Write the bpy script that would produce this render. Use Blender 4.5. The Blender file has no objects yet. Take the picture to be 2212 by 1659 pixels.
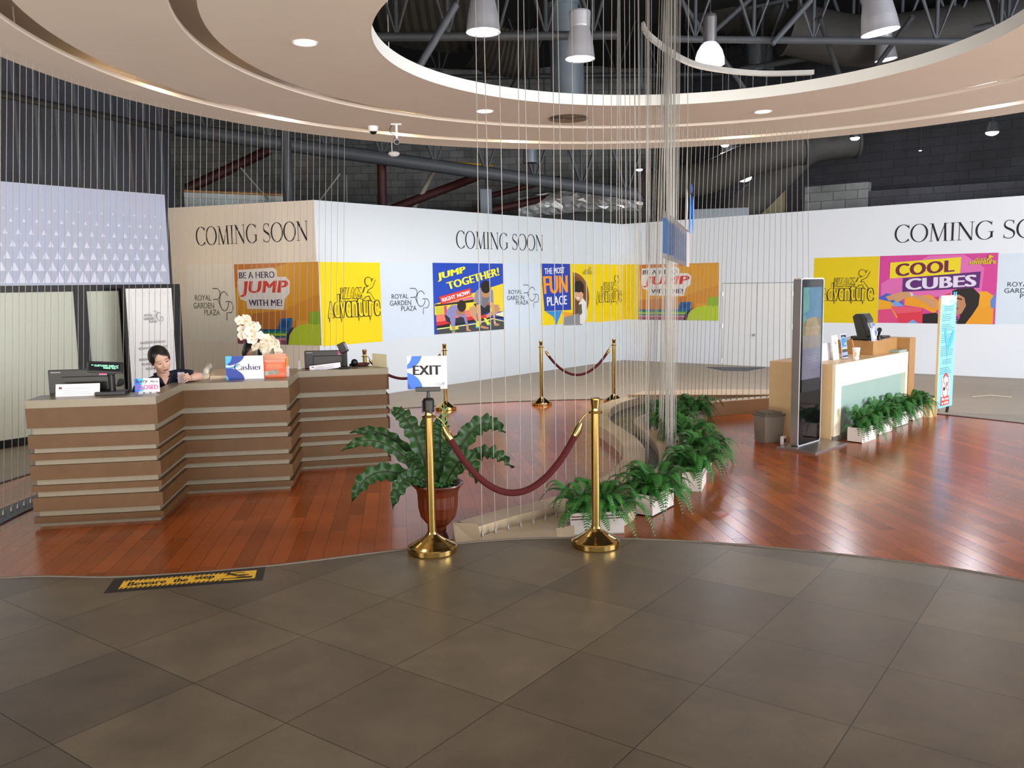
import bpy, bmesh, math, random
from math import pi, sin, cos, radians, atan2, hypot
from mathutils import Vector, Matrix
random.seed(7)
SC = bpy.context.scene
COL = SC.collection

# ------------------------------------------------------------------ camera
FPX, W, HH = 1860.0, 2212.0, 1659.0
EYE = Vector((0, 0, 1.84))
PITCH, ROLL = math.atan((829.5 - 612) / FPX), 0.015
_fw = Vector((0, cos(PITCH), -sin(PITCH)))
_up0 = Vector((0, sin(PITCH), cos(PITCH)))
_rt0 = Vector((1, 0, 0))
_rt = cos(ROLL) * _rt0 - sin(ROLL) * _up0
_up = sin(ROLL) * _rt0 + cos(ROLL) * _up0
cd = bpy.data.cameras.new('camera')
cd.sensor_width = 36.0
cd.lens = 36.0 * FPX / W
cam = bpy.data.objects.new('camera', cd)
COL.objects.link(cam)
cam.matrix_world = Matrix.Translation(EYE) @ Matrix((_rt, _up, -_fw)).transposed().to_4x4()
SC.camera = cam

# ------------------------------------------------------------------ world, exposure, daylight, added fill lights
SC.view_settings.view_transform = 'Standard'
SC.view_settings.look = 'None'
SC.view_settings.gamma = 1.0
SC.view_settings.exposure = 0.1
SC.view_settings.use_curve_mapping = False
wd = bpy.data.worlds.new('daylight')
SC.world = wd
wd.use_nodes = True
bg = wd.node_tree.nodes['Background']
bg.inputs[0].default_value = (0.80, 0.88, 1.0, 1)
bg.inputs[1].default_value = 0.55


def area_light(name, loc, target, sx, sy, power, col):
    l = bpy.data.lights.new(name, 'AREA')
    l.shape = 'RECTANGLE'
    l.size, l.size_y, l.energy, l.color = sx, sy, power, col
    o = bpy.data.objects.new(name, l)
    COL.objects.link(o)
    o.location = loc
    o.rotation_euler = (Vector(target) - Vector(loc)).to_track_quat('-Z', 'Y').to_euler()
    return o


# the glazed mall entrance to the right of and behind the photographer
area_light('entrance_daylight', (13.5, -4.5, 2.6), (1.5, 13, 1.6), 9.0, 3.6, 1150, (0.86, 0.93, 1.0))
area_light('ceiling_uplight_fill', (1.5, -4.5, 0.3), (1.5, -2.9, 4.3), 16.0, 5.0, 4700, (1.0, 0.93, 0.84))  # unseen fill added behind the camera, facing up to brighten the ceiling
area_light('left_hoarding_fill', (-9.5, -3.0, 2.6), (-4.6, 14.5, 1.6), 5.0, 3.4, 560, (1.0, 0.88, 0.74))  # added warm fill, out of view, that lifts the beige hoarding on the left
area_light('atrium_daylight', (13.0, 3.5, 3.4), (4.0, 8.5, 0), 6.0, 2.5, 1300, (0.95, 0.97, 1.0))

# lamp of the lit room beyond the glazing, shining along the beige hoarding
_l = bpy.data.lights.new('room_lamp', 'POINT')
_l.energy, _l.shadow_soft_size, _l.color = 30, 0.25, (1.0, 0.80, 0.55)
_o = bpy.data.objects.new('room_lamp', _l)
COL.objects.link(_o)
_o.location = (-5.75, 13.35, 2.35)

# ------------------------------------------------------------------ pixel rays -> world points


def ray(px, py):
    return _fw + (px - 1106.0) / FPX * _rt - (py - 829.5) / FPX * _up


def at(px, py, z=0.0):                       # the point of the horizontal plane z seen there
    d = ray(px, py)
    return EYE + d * ((z - EYE.z) / d.z)


def dep(px, py, y):                          # the point at distance y in front
    d = ray(px, py)
    return EYE + d * (y / d.y)


def onw(px, py, wall):                       # the point of a vertical wall
    A, B = wall
    d = ray(px, py)
    nx, ny = -(B[1] - A[1]), B[0] - A[0]
    return EYE + d * ((nx * A[0] + ny * A[1]) / (nx * d.x + ny * d.y))


# ------------------------------------------------------------------ materials
def lin(c):
    if isinstance(c, str):
        c = [int(c[i:i + 2], 16) / 255 for i in (0, 2, 4)]
    return tuple(x / 12.92 if x <= 0.04045 else ((x + 0.055) / 1.055) ** 2.4 for x in c)


_mats = {}


def mat(name, c, rough=0.5, metal=0.0, var=0.06, scale=6.0, bump=0.0, emit=0.0, trans=0.0, alpha=1.0, spec=0.5, coat=0.0, ior=1.45):
    if name in _mats:
        return _mats[name]
    m = bpy.data.materials.new(name)
    _mats[name] = m
    m.use_nodes = True
    nt = m.node_tree
    b = nt.nodes['Principled BSDF']
    col = lin(c)
    b.inputs['Roughness'].default_value = rough
    b.inputs['Metallic'].default_value = metal
    b.inputs['Specular IOR Level'].default_value = spec
    b.inputs['Transmission Weight'].default_value = trans
    b.inputs['Alpha'].default_value = alpha
    b.inputs['Coat Weight'].default_value = coat
    b.inputs['IOR'].default_value = ior
    tc = nt.nodes.new('ShaderNodeTexCoord')
    nz = nt.nodes.new('ShaderNodeTexNoise')
    nz.inputs['Scale'].default_value = scale
    nz.inputs['Detail'].default_value = 3
    nt.links.new(tc.outputs['Object'], nz.inputs['Vector'])
    mx = nt.nodes.new('ShaderNodeMix')
    mx.data_type = 'RGBA'
    mx.inputs[6].default_value = tuple(max(0, x * (1 - var)) for x in col) + (1,)
    mx.inputs[7].default_value = tuple(min(1, x * (1 + var)) for x in col) + (1,)
    nt.links.new(nz.outputs['Fac'], mx.inputs[0])
    nt.links.new(mx.outputs[2], b.inputs['Base Color'])
    if emit:
        nt.links.new(mx.outputs[2], b.inputs['Emission Color'])
        b.inputs['Emission Strength'].default_value = emit
    if bump:
        bp = nt.nodes.new('ShaderNodeBump')
        bp.inputs['Strength'].default_value = bump
        bp.inputs['Distance'].default_value = 0.01
        nt.links.new(nz.outputs['Fac'], bp.inputs['Height'])
        nt.links.new(bp.outputs['Normal'], b.inputs['Normal'])
    return m


def brick_mat(name, c1, c2, mortar, rot, bw, rh, msize, rough, var_scale, noise_mix=0.3, coords='pos', rough_var=0.0, offset=0.5, bump=0.25, loc=(0, 0, 0), spec=0.5):
    m = bpy.data.materials.new(name)
    m.use_nodes = True
    nt = m.node_tree
    N, L = nt.nodes, nt.links
    b = N['Principled BSDF']
    b.inputs['Roughness'].default_value = rough
    b.inputs['Specular IOR Level'].default_value = spec
    mp = N.new('ShaderNodeMapping')
    mp.inputs['Rotation'].default_value = rot
    mp.inputs['Location'].default_value = loc
    if coords == 'pos':
        g = N.new('ShaderNodeNewGeometry')
        L.new(g.outputs['Position'], mp.inputs['Vector'])
        src = g.outputs['Position']
    else:
        g = N.new('ShaderNodeTexCoord')
        L.new(g.outputs['Object'], mp.inputs['Vector'])
        src = g.outputs['Object']
    br = N.new('ShaderNodeTexBrick')
    br.offset = offset
    br.inputs['Color1'].default_value = lin(c1) + (1,)
    br.inputs['Color2'].default_value = lin(c2) + (1,)
    br.inputs['Mortar'].default_value = lin(mortar) + (1,)
    br.inputs['Scale'].default_value = 1.0
    br.inputs['Mortar Size'].default_value = msize
    br.inputs['Mortar Smooth'].default_value = 0.2
    br.inputs['Brick Width'].default_value = bw
    br.inputs['Row Height'].default_value = rh
    L.new(mp.outputs['Vector'], br.inputs['Vector'])
    nz = N.new('ShaderNodeTexNoise')
    nz.inputs['Scale'].default_value = var_scale
    nz.inputs['Detail'].default_value = 5
    nz.inputs['Roughness'].default_value = 0.6
    L.new(src, nz.inputs['Vector'])
    mr0 = N.new('ShaderNodeMapRange')
    mr0.clamp = False
    for k_, v_ in (('From Min', 0.3), ('From Max', 0.7), ('To Min', 1 - noise_mix), ('To Max', 1 + noise_mix)):
        mr0.inputs[k_].default_value = v_
    L.new(nz.outputs['Fac'], mr0.inputs['Value'])
    n2 = N.new('ShaderNodeTexNoise')
    n2.inputs['Scale'].default_value = var_scale * 45
    n2.inputs['Detail'].default_value = 2
    L.new(src, n2.inputs['Vector'])
    mr1 = N.new('ShaderNodeMapRange')
    for k_, v_ in (('From Min', 0.3), ('From Max', 0.7), ('To Min', 1 - noise_mix * 0.4), ('To Max', 1 + noise_mix * 0.4)):
        mr1.inputs[k_].default_value = v_
    L.new(n2.outputs['Fac'], mr1.inputs['Value'])
    mu = N.new('ShaderNodeMath')
    mu.operation = 'MULTIPLY'
    L.new(mr0.outputs['Result'], mu.inputs[0])
    L.new(mr1.outputs['Result'], mu.inputs[1])
    cr = N.new('ShaderNodeCombineColor')
    for k_ in (0, 1, 2):
        L.new(mu.outputs[0], cr.inputs[k_])
    mx = N.new('ShaderNodeMix')
    mx.data_type = 'RGBA'
    mx.blend_type = 'MULTIPLY'
    mx.inputs[0].default_value = 1.0
    L.new(br.outputs['Color'], mx.inputs[6])
    L.new(cr.outputs['Color'], mx.inputs[7])
    L.new(mx.outputs[2], b.inputs['Base Color'])
    if rough_var:
        mr = N.new('ShaderNodeMapRange')
        mr.inputs['To Min'].default_value = rough - rough_var
        mr.inputs['To Max'].default_value = rough + rough_var
        L.new(nz.outputs['Fac'], mr.inputs['Value'])
        L.new(mr.outputs['Result'], b.inputs['Roughness'])
    if bump:
        bp = N.new('ShaderNodeBump')
        bp.inputs['Strength'].default_value = bump
        bp.inputs['Distance'].default_value = 0.004
        bp.invert = True
        L.new(br.outputs['Fac'], bp.inputs['Height'])
        L.new(bp.outputs['Normal'], b.inputs['Normal'])
    return m


PLANK_A = atan2(0.86, -0.11)   # the boards run almost straight away from the photographer
_o = Vector((-0.551, 3.691, 0.14))
TILE_LOC = -(Matrix.Rotation(-radians(54.0), 3, 'Z') @ _o)
M = dict(
    wood=brick_mat('polished_merbau_planks', 'a85526', '88431b', '582910', (0, 0, -PLANK_A), 1.15, 0.115, 0.0018, 0.20, 1.3, 0.16, bump=0.10, rough_var=0.02, offset=0.37, spec=0.30),
    tile=brick_mat('grey_brown_stone_tiles', '6a5d4a', '594d3e', '2b251d', (0, 0, -radians(54.0)), 0.605, 0.605, 0.0025, 0.36, 3.2, 0.22, bump=0.25, rough_var=0.05, offset=0.0, loc=TILE_LOC),
    carpet=mat('beige_grey_concrete', 'a29482', 0.55, var=0.10, scale=3.0),
    blockwork=brick_mat('grey_concrete_blocks', '787a79', '666867', '464849', (radians(-90), 0, 0), 0.42, 0.2, 0.008, 0.9, 1.2, 0.35, coords='obj', bump=0.4),
    darkblock=brick_mat('dark_painted_blocks', '34353a', '2c2d31', '222327', (radians(-90), 0, 0), 0.42, 0.2, 0.008, 0.9, 0.7, 0.35, coords='obj', bump=0.4),
    whiteblock=brick_mat('white_painted_blocks', 'c8ccc8', 'b8bdba', '9a9d9a', (radians(-90), 0, 0), 0.42, 0.2, 0.006, 0.8, 1.2, 0.2, coords='obj', bump=0.3),
    hoard=mat('white_hoarding_paint', 'e2e7ef', 0.6, var=0.02, scale=1.5),
    hoardB=mat('cool_white_hoarding_paint', 'd3dbe1', 0.55, var=0.02, scale=1.5),
    hoardA=mat('warm_white_hoarding_paint', 'f0e4d6', 0.6, var=0.03, scale=1.0),
    lav=mat('lavender_grey_panel', 'b4bbd2', 0.5, var=0.03),
    lavtri=mat('pale_lavender_print', 'dde0f4', 0.5, var=0.02),
    plaster=mat('beige_plaster', 'eadfd2', 0.85, var=0.04, scale=1.6),
    fascia=mat('white_fascia_paint', 'f0efea', 0.7, var=0.02),
    roof=mat('dark_roof_sheet', '1c1c1e', 0.8, var=0.3, scale=2),
    insul=mat('foil_roof_insulation', '34332f', 0.6, var=0.4, scale=3, bump=0.4),
    steel=mat('grey_painted_steel', '4b4f55', 0.55, var=0.15),
    steelD=mat('dark_steel', '2e3033', 0.6, var=0.2),
    red=mat('oxide_red_steel', '3f1a19', 0.6, var=0.2),
    duct=mat('galvanised_duct', '6f7a84', 0.45, metal=0.3, var=0.2, scale=3),
    foil=mat('crumpled_foil', 'bfc1c3', 0.32, metal=0.45, var=0.2, scale=9, bump=1.0),
    corr=mat('charcoal_corrugated_sheet', '3e424a', 0.55, var=0.15, scale=2),
    black=mat('black_frame', '141317', 0.4, var=0.2),
    plastic=mat('black_plastic', '0b0b0d', 0.35, var=0.2, scale=20),
    plasticG=mat('grey_black_plastic', '1d1e22', 0.4, var=0.2, scale=20),
    cable=mat('steel_cable', '969189', 0.4, metal=0.35, var=0.1, scale=3),
    brass=mat('polished_brass', 'bd9d5c', 0.14, metal=1.0, var=0.08, scale=5),
    velvet=mat('crimson_velvet', '46080d', 0.9, var=0.2, scale=60, bump=0.2),
    stone=mat('cream_travertine', 'b9a68b', 0.38, var=0.14, scale=5),
    stoneD=mat('grey_slate_strip', '4d525a', 0.5, var=0.25, scale=9),
    slat=mat('brown_wood_cladding', '5c3e1f', 0.5, var=0.22, scale=9),
    cream=mat('cream_stone_laminate', '857b68', 0.32, var=0.10, scale=20),
    oak=mat('oak_laminate', 'a87d4c', 0.42, var=0.14, scale=9),
    oakL=mat('pale_oak_laminate', 'd9bb8c', 0.42, var=0.08, scale=9),
    ivory=mat('ivory_laminate', 'f3e6c8', 0.4, var=0.03),
    teal=mat('frosted_sea_green_glass', '93aba3', 0.25, var=0.05, scale=2),
    white=mat('white_print', 'f2f2f2', 0.5, var=0.02),
    paper=mat('white_paper', 'ece8ef', 0.6, var=0.02),
    ink=mat('dark_ink', '17161c', 0.6, var=0.05),
    grey=mat('grey_ink', '6d6b70', 0.6, var=0.05),
    yellow=mat('yellow_print', 'f2d400', 0.4, var=0.03),
    spun=mat('spun_aluminium', 'a9a9b0', 0.45, metal=0.35, var=0.06),
    silver=mat('brushed_aluminium', 'b9b7ba', 0.3, metal=0.9, var=0.08),
    binm=mat('grey_bin_plastic', '8b8278', 0.5, var=0.1),
    leaf=mat('fern_green', '2c6524', 0.5, var=0.45, scale=14),
    leafD=mat('deep_leaf_green', '23451c', 0.45, var=0.5, scale=12, coat=0.0),
    terra=mat('glazed_terracotta', '53220f', 0.3, var=0.35, scale=9),
    soil=mat('moss_soil', '27371a', 0.9, var=0.5, scale=30),
    petal=mat('white_petal', 'f3ead8', 0.5, var=0.05),
    lip=mat('yellow_petal_lip', 'd9b04a', 0.5, var=0.2),
    stem=mat('dark_green_stem', '3f4a2a', 0.5, var=0.2),
    skin=mat('warm_skin', 'cda490', 0.5, var=0.05, scale=18, spec=0.3),
    hair=mat('black_hair', '15100f', 0.35, var=0.3, scale=40),
    navy=mat('navy_cloth', '14182f', 0.8, var=0.25, scale=60),
    lips=mat('dark_rose_lips', '9a4a45', 0.4, var=0.1),
    brow=mat('dark_brow', '2a1c18', 0.7, var=0.2),
    blue=mat('blue_print', '1f66cf', 0.4, var=0.03),
    sky=mat('sky_blue_print', '41b0ee', 0.4, var=0.05),
    navyp=mat('deep_blue_print', '12379c', 0.4, var=0.05),
    pink=mat('magenta_print', 'cf3f93', 0.4, var=0.08),
    orange=mat('orange_print', 'e0572b', 0.4, var=0.05),
    redp=mat('red_print', 'd63a33', 0.4, var=0.05),
)


def water_mat():
    m = bpy.data.materials.new('dark_pond_water')
    m.use_nodes = True
    nt = m.node_tree
    b = nt.nodes['Principled BSDF']
    b.inputs['Base Color'].default_value = lin('20282a') + (1,)
    b.inputs['Roughness'].default_value = 0.08
    b.inputs['Specular IOR Level'].default_value = 0.3
    nz = nt.nodes.new('ShaderNodeTexNoise')
    nz.inputs['Scale'].default_value = 16
    nz.inputs['Detail'].default_value = 3
    bp = nt.nodes.new('ShaderNodeBump')
    bp.inputs['Strength'].default_value = 0.7
    bp.inputs['Distance'].default_value = 0.03
    g = nt.nodes.new('ShaderNodeNewGeometry')
    nt.links.new(g.outputs['Position'], nz.inputs['Vector'])
    nt.links.new(nz.outputs['Fac'], bp.inputs['Height'])
    nt.links.new(bp.outputs['Normal'], b.inputs['Normal'])
    return m


def glass_mat(name, c, rough, alpha):
    m = mat(name, c, rough, var=0.04, scale=1.3, alpha=alpha)
    return m


def emis(name, c, s):
    m = bpy.data.materials.new(name)
    m.use_nodes = True
    b = m.node_tree.nodes['Principled BSDF']
    b.inputs['Base Color'].default_value = (0.8, 0.8, 0.8, 1)
    b.inputs['Emission Color'].default_value = lin(c) + (1,)
    b.inputs['Emission Strength'].default_value = s
    return m


M['lamp_cool'] = emis('cool_lamp_glow', 'f4efff', 9.0)
M['lamp_warm'] = emis('warm_lamp_glow', 'ffe9cf', 5.0)
M['lamp_flare'] = emis('flare_lamp_glow', 'f4efff', 45.0)
M['led_green'] = emis('green_led', '35ffa0', 2.2)
M['water'] = water_mat()


def pc(hexc, rough=0.42):                    # a printed colour
    return mat('print_' + hexc, hexc, rough, var=0.04, scale=3)


# ------------------------------------------------------------------ object helpers
def tag(o, label=None, cat=None, group=None, kind=None):
    for k, v in (('label', label), ('category', cat), ('group', group), ('kind', kind)):
        if v:
            o[k] = v
    return o


def thing(name, label, cat, loc=(0, 0, 0), rz=0.0, group=None):
    o = bpy.data.objects.new(name, None)
    o.empty_display_size = 0.1
    COL.objects.link(o)
    o.location = loc
    o.rotation_euler = (0, 0, rz)
    return tag(o, label, cat, group)


def kids(o):
    return [c for c in bpy.data.objects if c.parent == o]


def dup(root, loc, rz=None, label=None, group=None, scale=None):
    r = root.copy()
    COL.objects.link(r)
    r.location = loc
    if rz is not None:
        r.rotation_euler = (0, 0, rz)
    if scale:
        r.scale = (scale,) * 3
    if label:
        r['label'] = label
    if group:
        r['group'] = group
    for ch in root.children:
        c = ch.copy()
        COL.objects.link(c)
        c.parent = r
        for g in ch.children:
            d = g.copy()
            COL.objects.link(d)
            d.parent = c
    return r


class MB:
    """collects shapes, then links them as ONE mesh object"""

    def __init__(s, mtx=None):
        s.v, s.f, s.mi, s.sm, s.mats = [], [], [], [], []
        s.m = mtx

    def add(s, verts, faces, m=0, smooth=False):
        o = len(s.v)
        if s.m is not None:
            verts = [s.m @ Vector(p) for p in verts]
        s.v += [Vector(p) for p in verts]
        s.f += [tuple(i + o for i in f) for f in faces]
        s.mi += [m] * len(faces)
        s.sm += [smooth] * len(faces)
        return s

    def box(s, x0, x1, y0, y1, z0, z1, m=0, rot=None, pivot=None, ch=0.0):
        if ch:
            bm = bmesh.new()
            bmesh.ops.create_cube(bm, size=1.0)
            for v in bm.verts:
                v.co = Vector(((x0 + x1) / 2 + v.co.x * (x1 - x0), (y0 + y1) / 2 + v.co.y * (y1 - y0), (z0 + z1) / 2 + v.co.z * (z1 - z0)))
            bmesh.ops.bevel(bm, geom=bm.edges[:], offset=ch, segments=2, affect='EDGES', profile=0.7)
            bm.verts.index_update()
            vs = [v.co.copy() for v in bm.verts]
            fs = [tuple(v.index for v in f.verts) for f in bm.faces]
            bm.free()
        else:
            vs = [Vector((x, y, z)) for z in (z0, z1) for x, y in ((x0, y0), (x1, y0), (x1, y1), (x0, y1))]
            fs = [(3, 2, 1, 0), (4, 5, 6, 7), (0, 1, 5, 4), (1, 2, 6, 5), (2, 3, 7, 6), (3, 0, 4, 7)]
        if rot is not None:
            pv = Vector(pivot or ((x0 + x1) / 2, (y0 + y1) / 2, (z0 + z1) / 2))
            vs = [pv + rot @ (p - pv) for p in vs]
        return s.add(vs, fs, m)

    def prism(s, poly, z0, z1, m=0):
        n = len(poly)
        if sum(poly[i][0] * poly[(i + 1) % n][1] - poly[(i + 1) % n][0] * poly[i][1] for i in range(n)) < 0:
            poly = poly[::-1]
        vs = [(p[0], p[1], z0) for p in poly] + [(p[0], p[1], z1) for p in poly]
        fs = [tuple(range(n))[::-1], tuple(range(n, 2 * n))] + [(i, (i + 1) % n, n + (i + 1) % n, n + i) for i in range(n)]
        return s.add(vs, fs, m)

    def ribbon(s, a, b, z0, z1, m=0):        # a solid between two plan lines of equal count
        n = len(a)
        vs = [(p[0], p[1], z0) for p in a] + [(p[0], p[1], z0) for p in b] + [(p[0], p[1], z1) for p in a] + [(p[0], p[1], z1) for p in b]
        fs = []
        for i in range(n - 1):
            fs += [(i, i + 1, n + i + 1, n + i)[::-1], (2 * n + i, 2 * n + i + 1, 3 * n + i + 1, 3 * n + i),
                   (i, i + 1, 2 * n + i + 1, 2 * n + i), (n + i, n + i + 1, 3 * n + i + 1, 3 * n + i)[::-1]]
        fs += [(0, n, 3 * n, 2 * n), (n - 1, 2 * n - 1, 4 * n - 1, 3 * n - 1)[::-1]]
        return s.add(vs, fs, m)

    def tube(s, pts, r, n=8, m=0, caps=True, flat=1.0):
        pts = [Vector(p) for p in pts]
        k = len(pts)
        rr = list(r) if isinstance(r, (list, tuple)) else [r] * k
        vs, fs = [], []
        t0 = (pts[1] - pts[0]).normalized()
        ref = Vector((0, 0, 1)) if abs(t0.z) < 0.9 else Vector((1, 0, 0))
        u = t0.cross(ref).normalized()
        for i, p in enumerate(pts):
            t = (pts[min(i + 1, k - 1)] - pts[max(i - 1, 0)])
            t = t.normalized() if t.length > 1e-9 else t0
            u = (u - t * u.dot(t))
            u = u.normalized() if u.length > 1e-6 else t.orthogonal().normalized()
            w = t.cross(u)
            for j in range(n):
                a = 2 * pi * j / n
                vs.append(p + (u * cos(a) + w * sin(a) * flat) * rr[i])
        for i in range(k - 1):
            for j in range(n):
                a, b = i * n + j, i * n + (j + 1) % n
                fs.append((a, b, b + n, a + n))
        s.add(vs, fs, m, True)
        if caps:
            s.add([vs[j] for j in range(n)], [tuple(range(n))[::-1]], m)
            s.add([vs[(k - 1) * n + j] for j in range(n)], [tuple(range(n))], m)
        return s

    def lathe(s, prof, n=24, c=(0, 0, 0), m=0, closed=False, smooth=True, sharp=True, a0=0.0, a1=2 * pi):
        c = Vector(c)
        full = abs(a1 - a0 - 2 * pi) < 1e-6
        segs = list(zip(prof[:-1], prof[1:]))
        if closed:
            segs.append((prof[-1], prof[0]))
        nn = n if full else n + 1
        for (r0, z0), (r1, z1) in segs:
            vs = []
            for j in range(nn):
                a = a0 + (a1 - a0) * j / n
                vs += [c + Vector((r0 * cos(a), r0 * sin(a), z0)), c + Vector((r1 * cos(a), r1 * sin(a), z1))]
            fs = []
            for j in range(n):
                p, q = 2 * j, 2 * ((j + 1) % nn)
                if r0 < 1e-6:
                    fs.append((p, q + 1, p + 1))
                elif r1 < 1e-6:
                    fs.append((p, q, p + 1))
                else:
                    fs.append((p, q, q + 1, p + 1))
            s.add(vs, fs, m, smooth)
        return s

    def ell(s, c, r, m=0, n=16, k=10, rot=None):
        c = Vector(c)
        r = Vector(r) if not isinstance(r, (int, float)) else Vector((r, r, r))
        vs = []
        for i in range(k + 1):
            ph = pi * i / k
            for j in range(n):
                a = 2 * pi * j / n
                p = Vector((sin(ph) * cos(a) * r.x, sin(ph) * sin(a) * r.y, cos(ph) * r.z))
                vs.append(c + (rot @ p if rot is not None else p))
        fs = []
        for i in range(k):
            for j in range(n):
                a, b = i * n + j, i * n + (j + 1) % n
                if i == 0:
                    fs.append((a, a + n, b + n))
                elif i == k - 1:
                    fs.append((a, a + n, b))
                else:
                    fs.append((a, a + n, b + n, b))
        return s.add(vs, fs, m, True)

    def build(s, name, mats, parent=None, world=False, weld=False):
        me = bpy.data.meshes.new(name)
        vs = s.v
        if parent is not None and world:
            r = parent
            while r.parent:
                r = r.parent
            mi = (Matrix.Translation(r.location) @ r.rotation_euler.to_matrix().to_4x4()).inverted()
            vs = [mi @ p for p in vs]
        me.from_pydata([tuple(p) for p in vs], [], s.f)
        ms = mats if isinstance(mats, (list, tuple)) else [mats]
        for x in ms:
            me.materials.append(M[x] if isinstance(x, str) else x)
        me.polygons.foreach_set('material_index', s.mi)
        me.polygons.foreach_set('use_smooth', s.sm)
        if weld:
            bm = bmesh.new()
            bm.from_mesh(me)
            bmesh.ops.remove_doubles(bm, verts=bm.verts, dist=1e-5)
            bmesh.ops.recalc_face_normals(bm, faces=bm.faces)
            bm.to_mesh(me)
            bm.free()
        me.update()
        o = bpy.data.objects.new(name, me)
        COL.objects.link(o)
        if parent is not None:
            o.parent = parent
        return o


def struct(name, mb, m):
    return tag(mb.build(name, m), kind='structure')


# ------------------------------------------------------------------ lettering
_tc, _tw = {}, {}


def text_geo(body, bold=0.0, spacing=1.0):
    key = (body, bold, spacing)
    if key in _tc:
        return _tc[key]
    cu = bpy.data.curves.new('lettering', 'FONT')
    cu.body, cu.size, cu.offset, cu.space_character = body, 1.0, 0.0, spacing * (1 + 0.9 * max(0, bold))
    cu.resolution_u = 3
    o = bpy.data.objects.new('lettering', cu)
    COL.objects.link(o)
    bpy.context.view_layer.update()
    me = o.evaluated_get(bpy.context.evaluated_depsgraph_get()).to_mesh()
    vs = [(v.co.x, v.co.y) for v in me.vertices]
    fs = [tuple(p.vertices) for p in me.polygons]
    o.to_mesh_clear()
    bpy.data.objects.remove(o)
    bpy.data.curves.remove(cu)
    if not vs:
        vs = [(0, 0), (1, 1)]
    x0, x1 = min(v[0] for v in vs), max(v[0] for v in vs)
    y0, y1 = min(v[1] for v in vs), max(v[1] for v in vs)
    vs = [((x - x0) / (x1 - x0), (y - y0) / max(1e-6, y1 - y0)) for x, y in vs]
    _tw[key] = max(0.2, x1 - x0)
    _tc[key] = (vs, fs)
    return vs, fs


def stroke_poly(pts, w):
    """2D line strip -> quads; w a width or a list"""
    n = len(pts)
    ws = w if isinstance(w, (list, tuple)) else [w] * n
    L, Rr = [], []
    for i, (x, y) in enumerate(pts):
        a, b = pts[max(i - 1, 0)], pts[min(i + 1, n - 1)]
        dx, dy = b[0] - a[0], b[1] - a[1]
        l = hypot(dx, dy) or 1
        nx, ny = -dy / l * ws[i] / 2, dx / l * ws[i] / 2
        L.append((x + nx, y + ny))
        Rr.append((x - nx, y - ny))
    vs = L + Rr
    return vs, [(i, n + i, n + i + 1, i + 1) for i in range(n - 1)]


def arc(cx, cy, rx, ry, a0, a1, n=20):
    return [(cx + rx * cos(radians(a0 + (a1 - a0) * i / n)), cy + ry * sin(radians(a0 + (a1 - a0) * i / n))) for i in range(n + 1)]


def nib(pts, thick, thin):                   # broad-nib pen: thick on verticals, thin on horizontals
    n = len(pts)
    out = []
    for i in range(n):
        a, b = pts[max(i - 1, 0)], pts[min(i + 1, n - 1)]
        dx, dy = b[0] - a[0], b[1] - a[1]
        l = hypot(dx, dy) or 1
        out.append(thin + (thick - thin) * abs(dy / l) ** 1.6)
    return out


def bez(p, n=14):
    out = []
    for k in range(0, len(p) - 3, 3):
        a, b, c, d = p[k:k + 4]
        for i in range(n + 1):
            t = i / n
            q = 1 - t
            out.append((q ** 3 * a[0] + 3 * q * q * t * b[0] + 3 * q * t * t * c[0] + t ** 3 * d[0], q ** 3 * a[1] + 3 * q * q * t * b[1] + 3 * q * t * t * c[1] + t ** 3 * d[1]))
    return out


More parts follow.
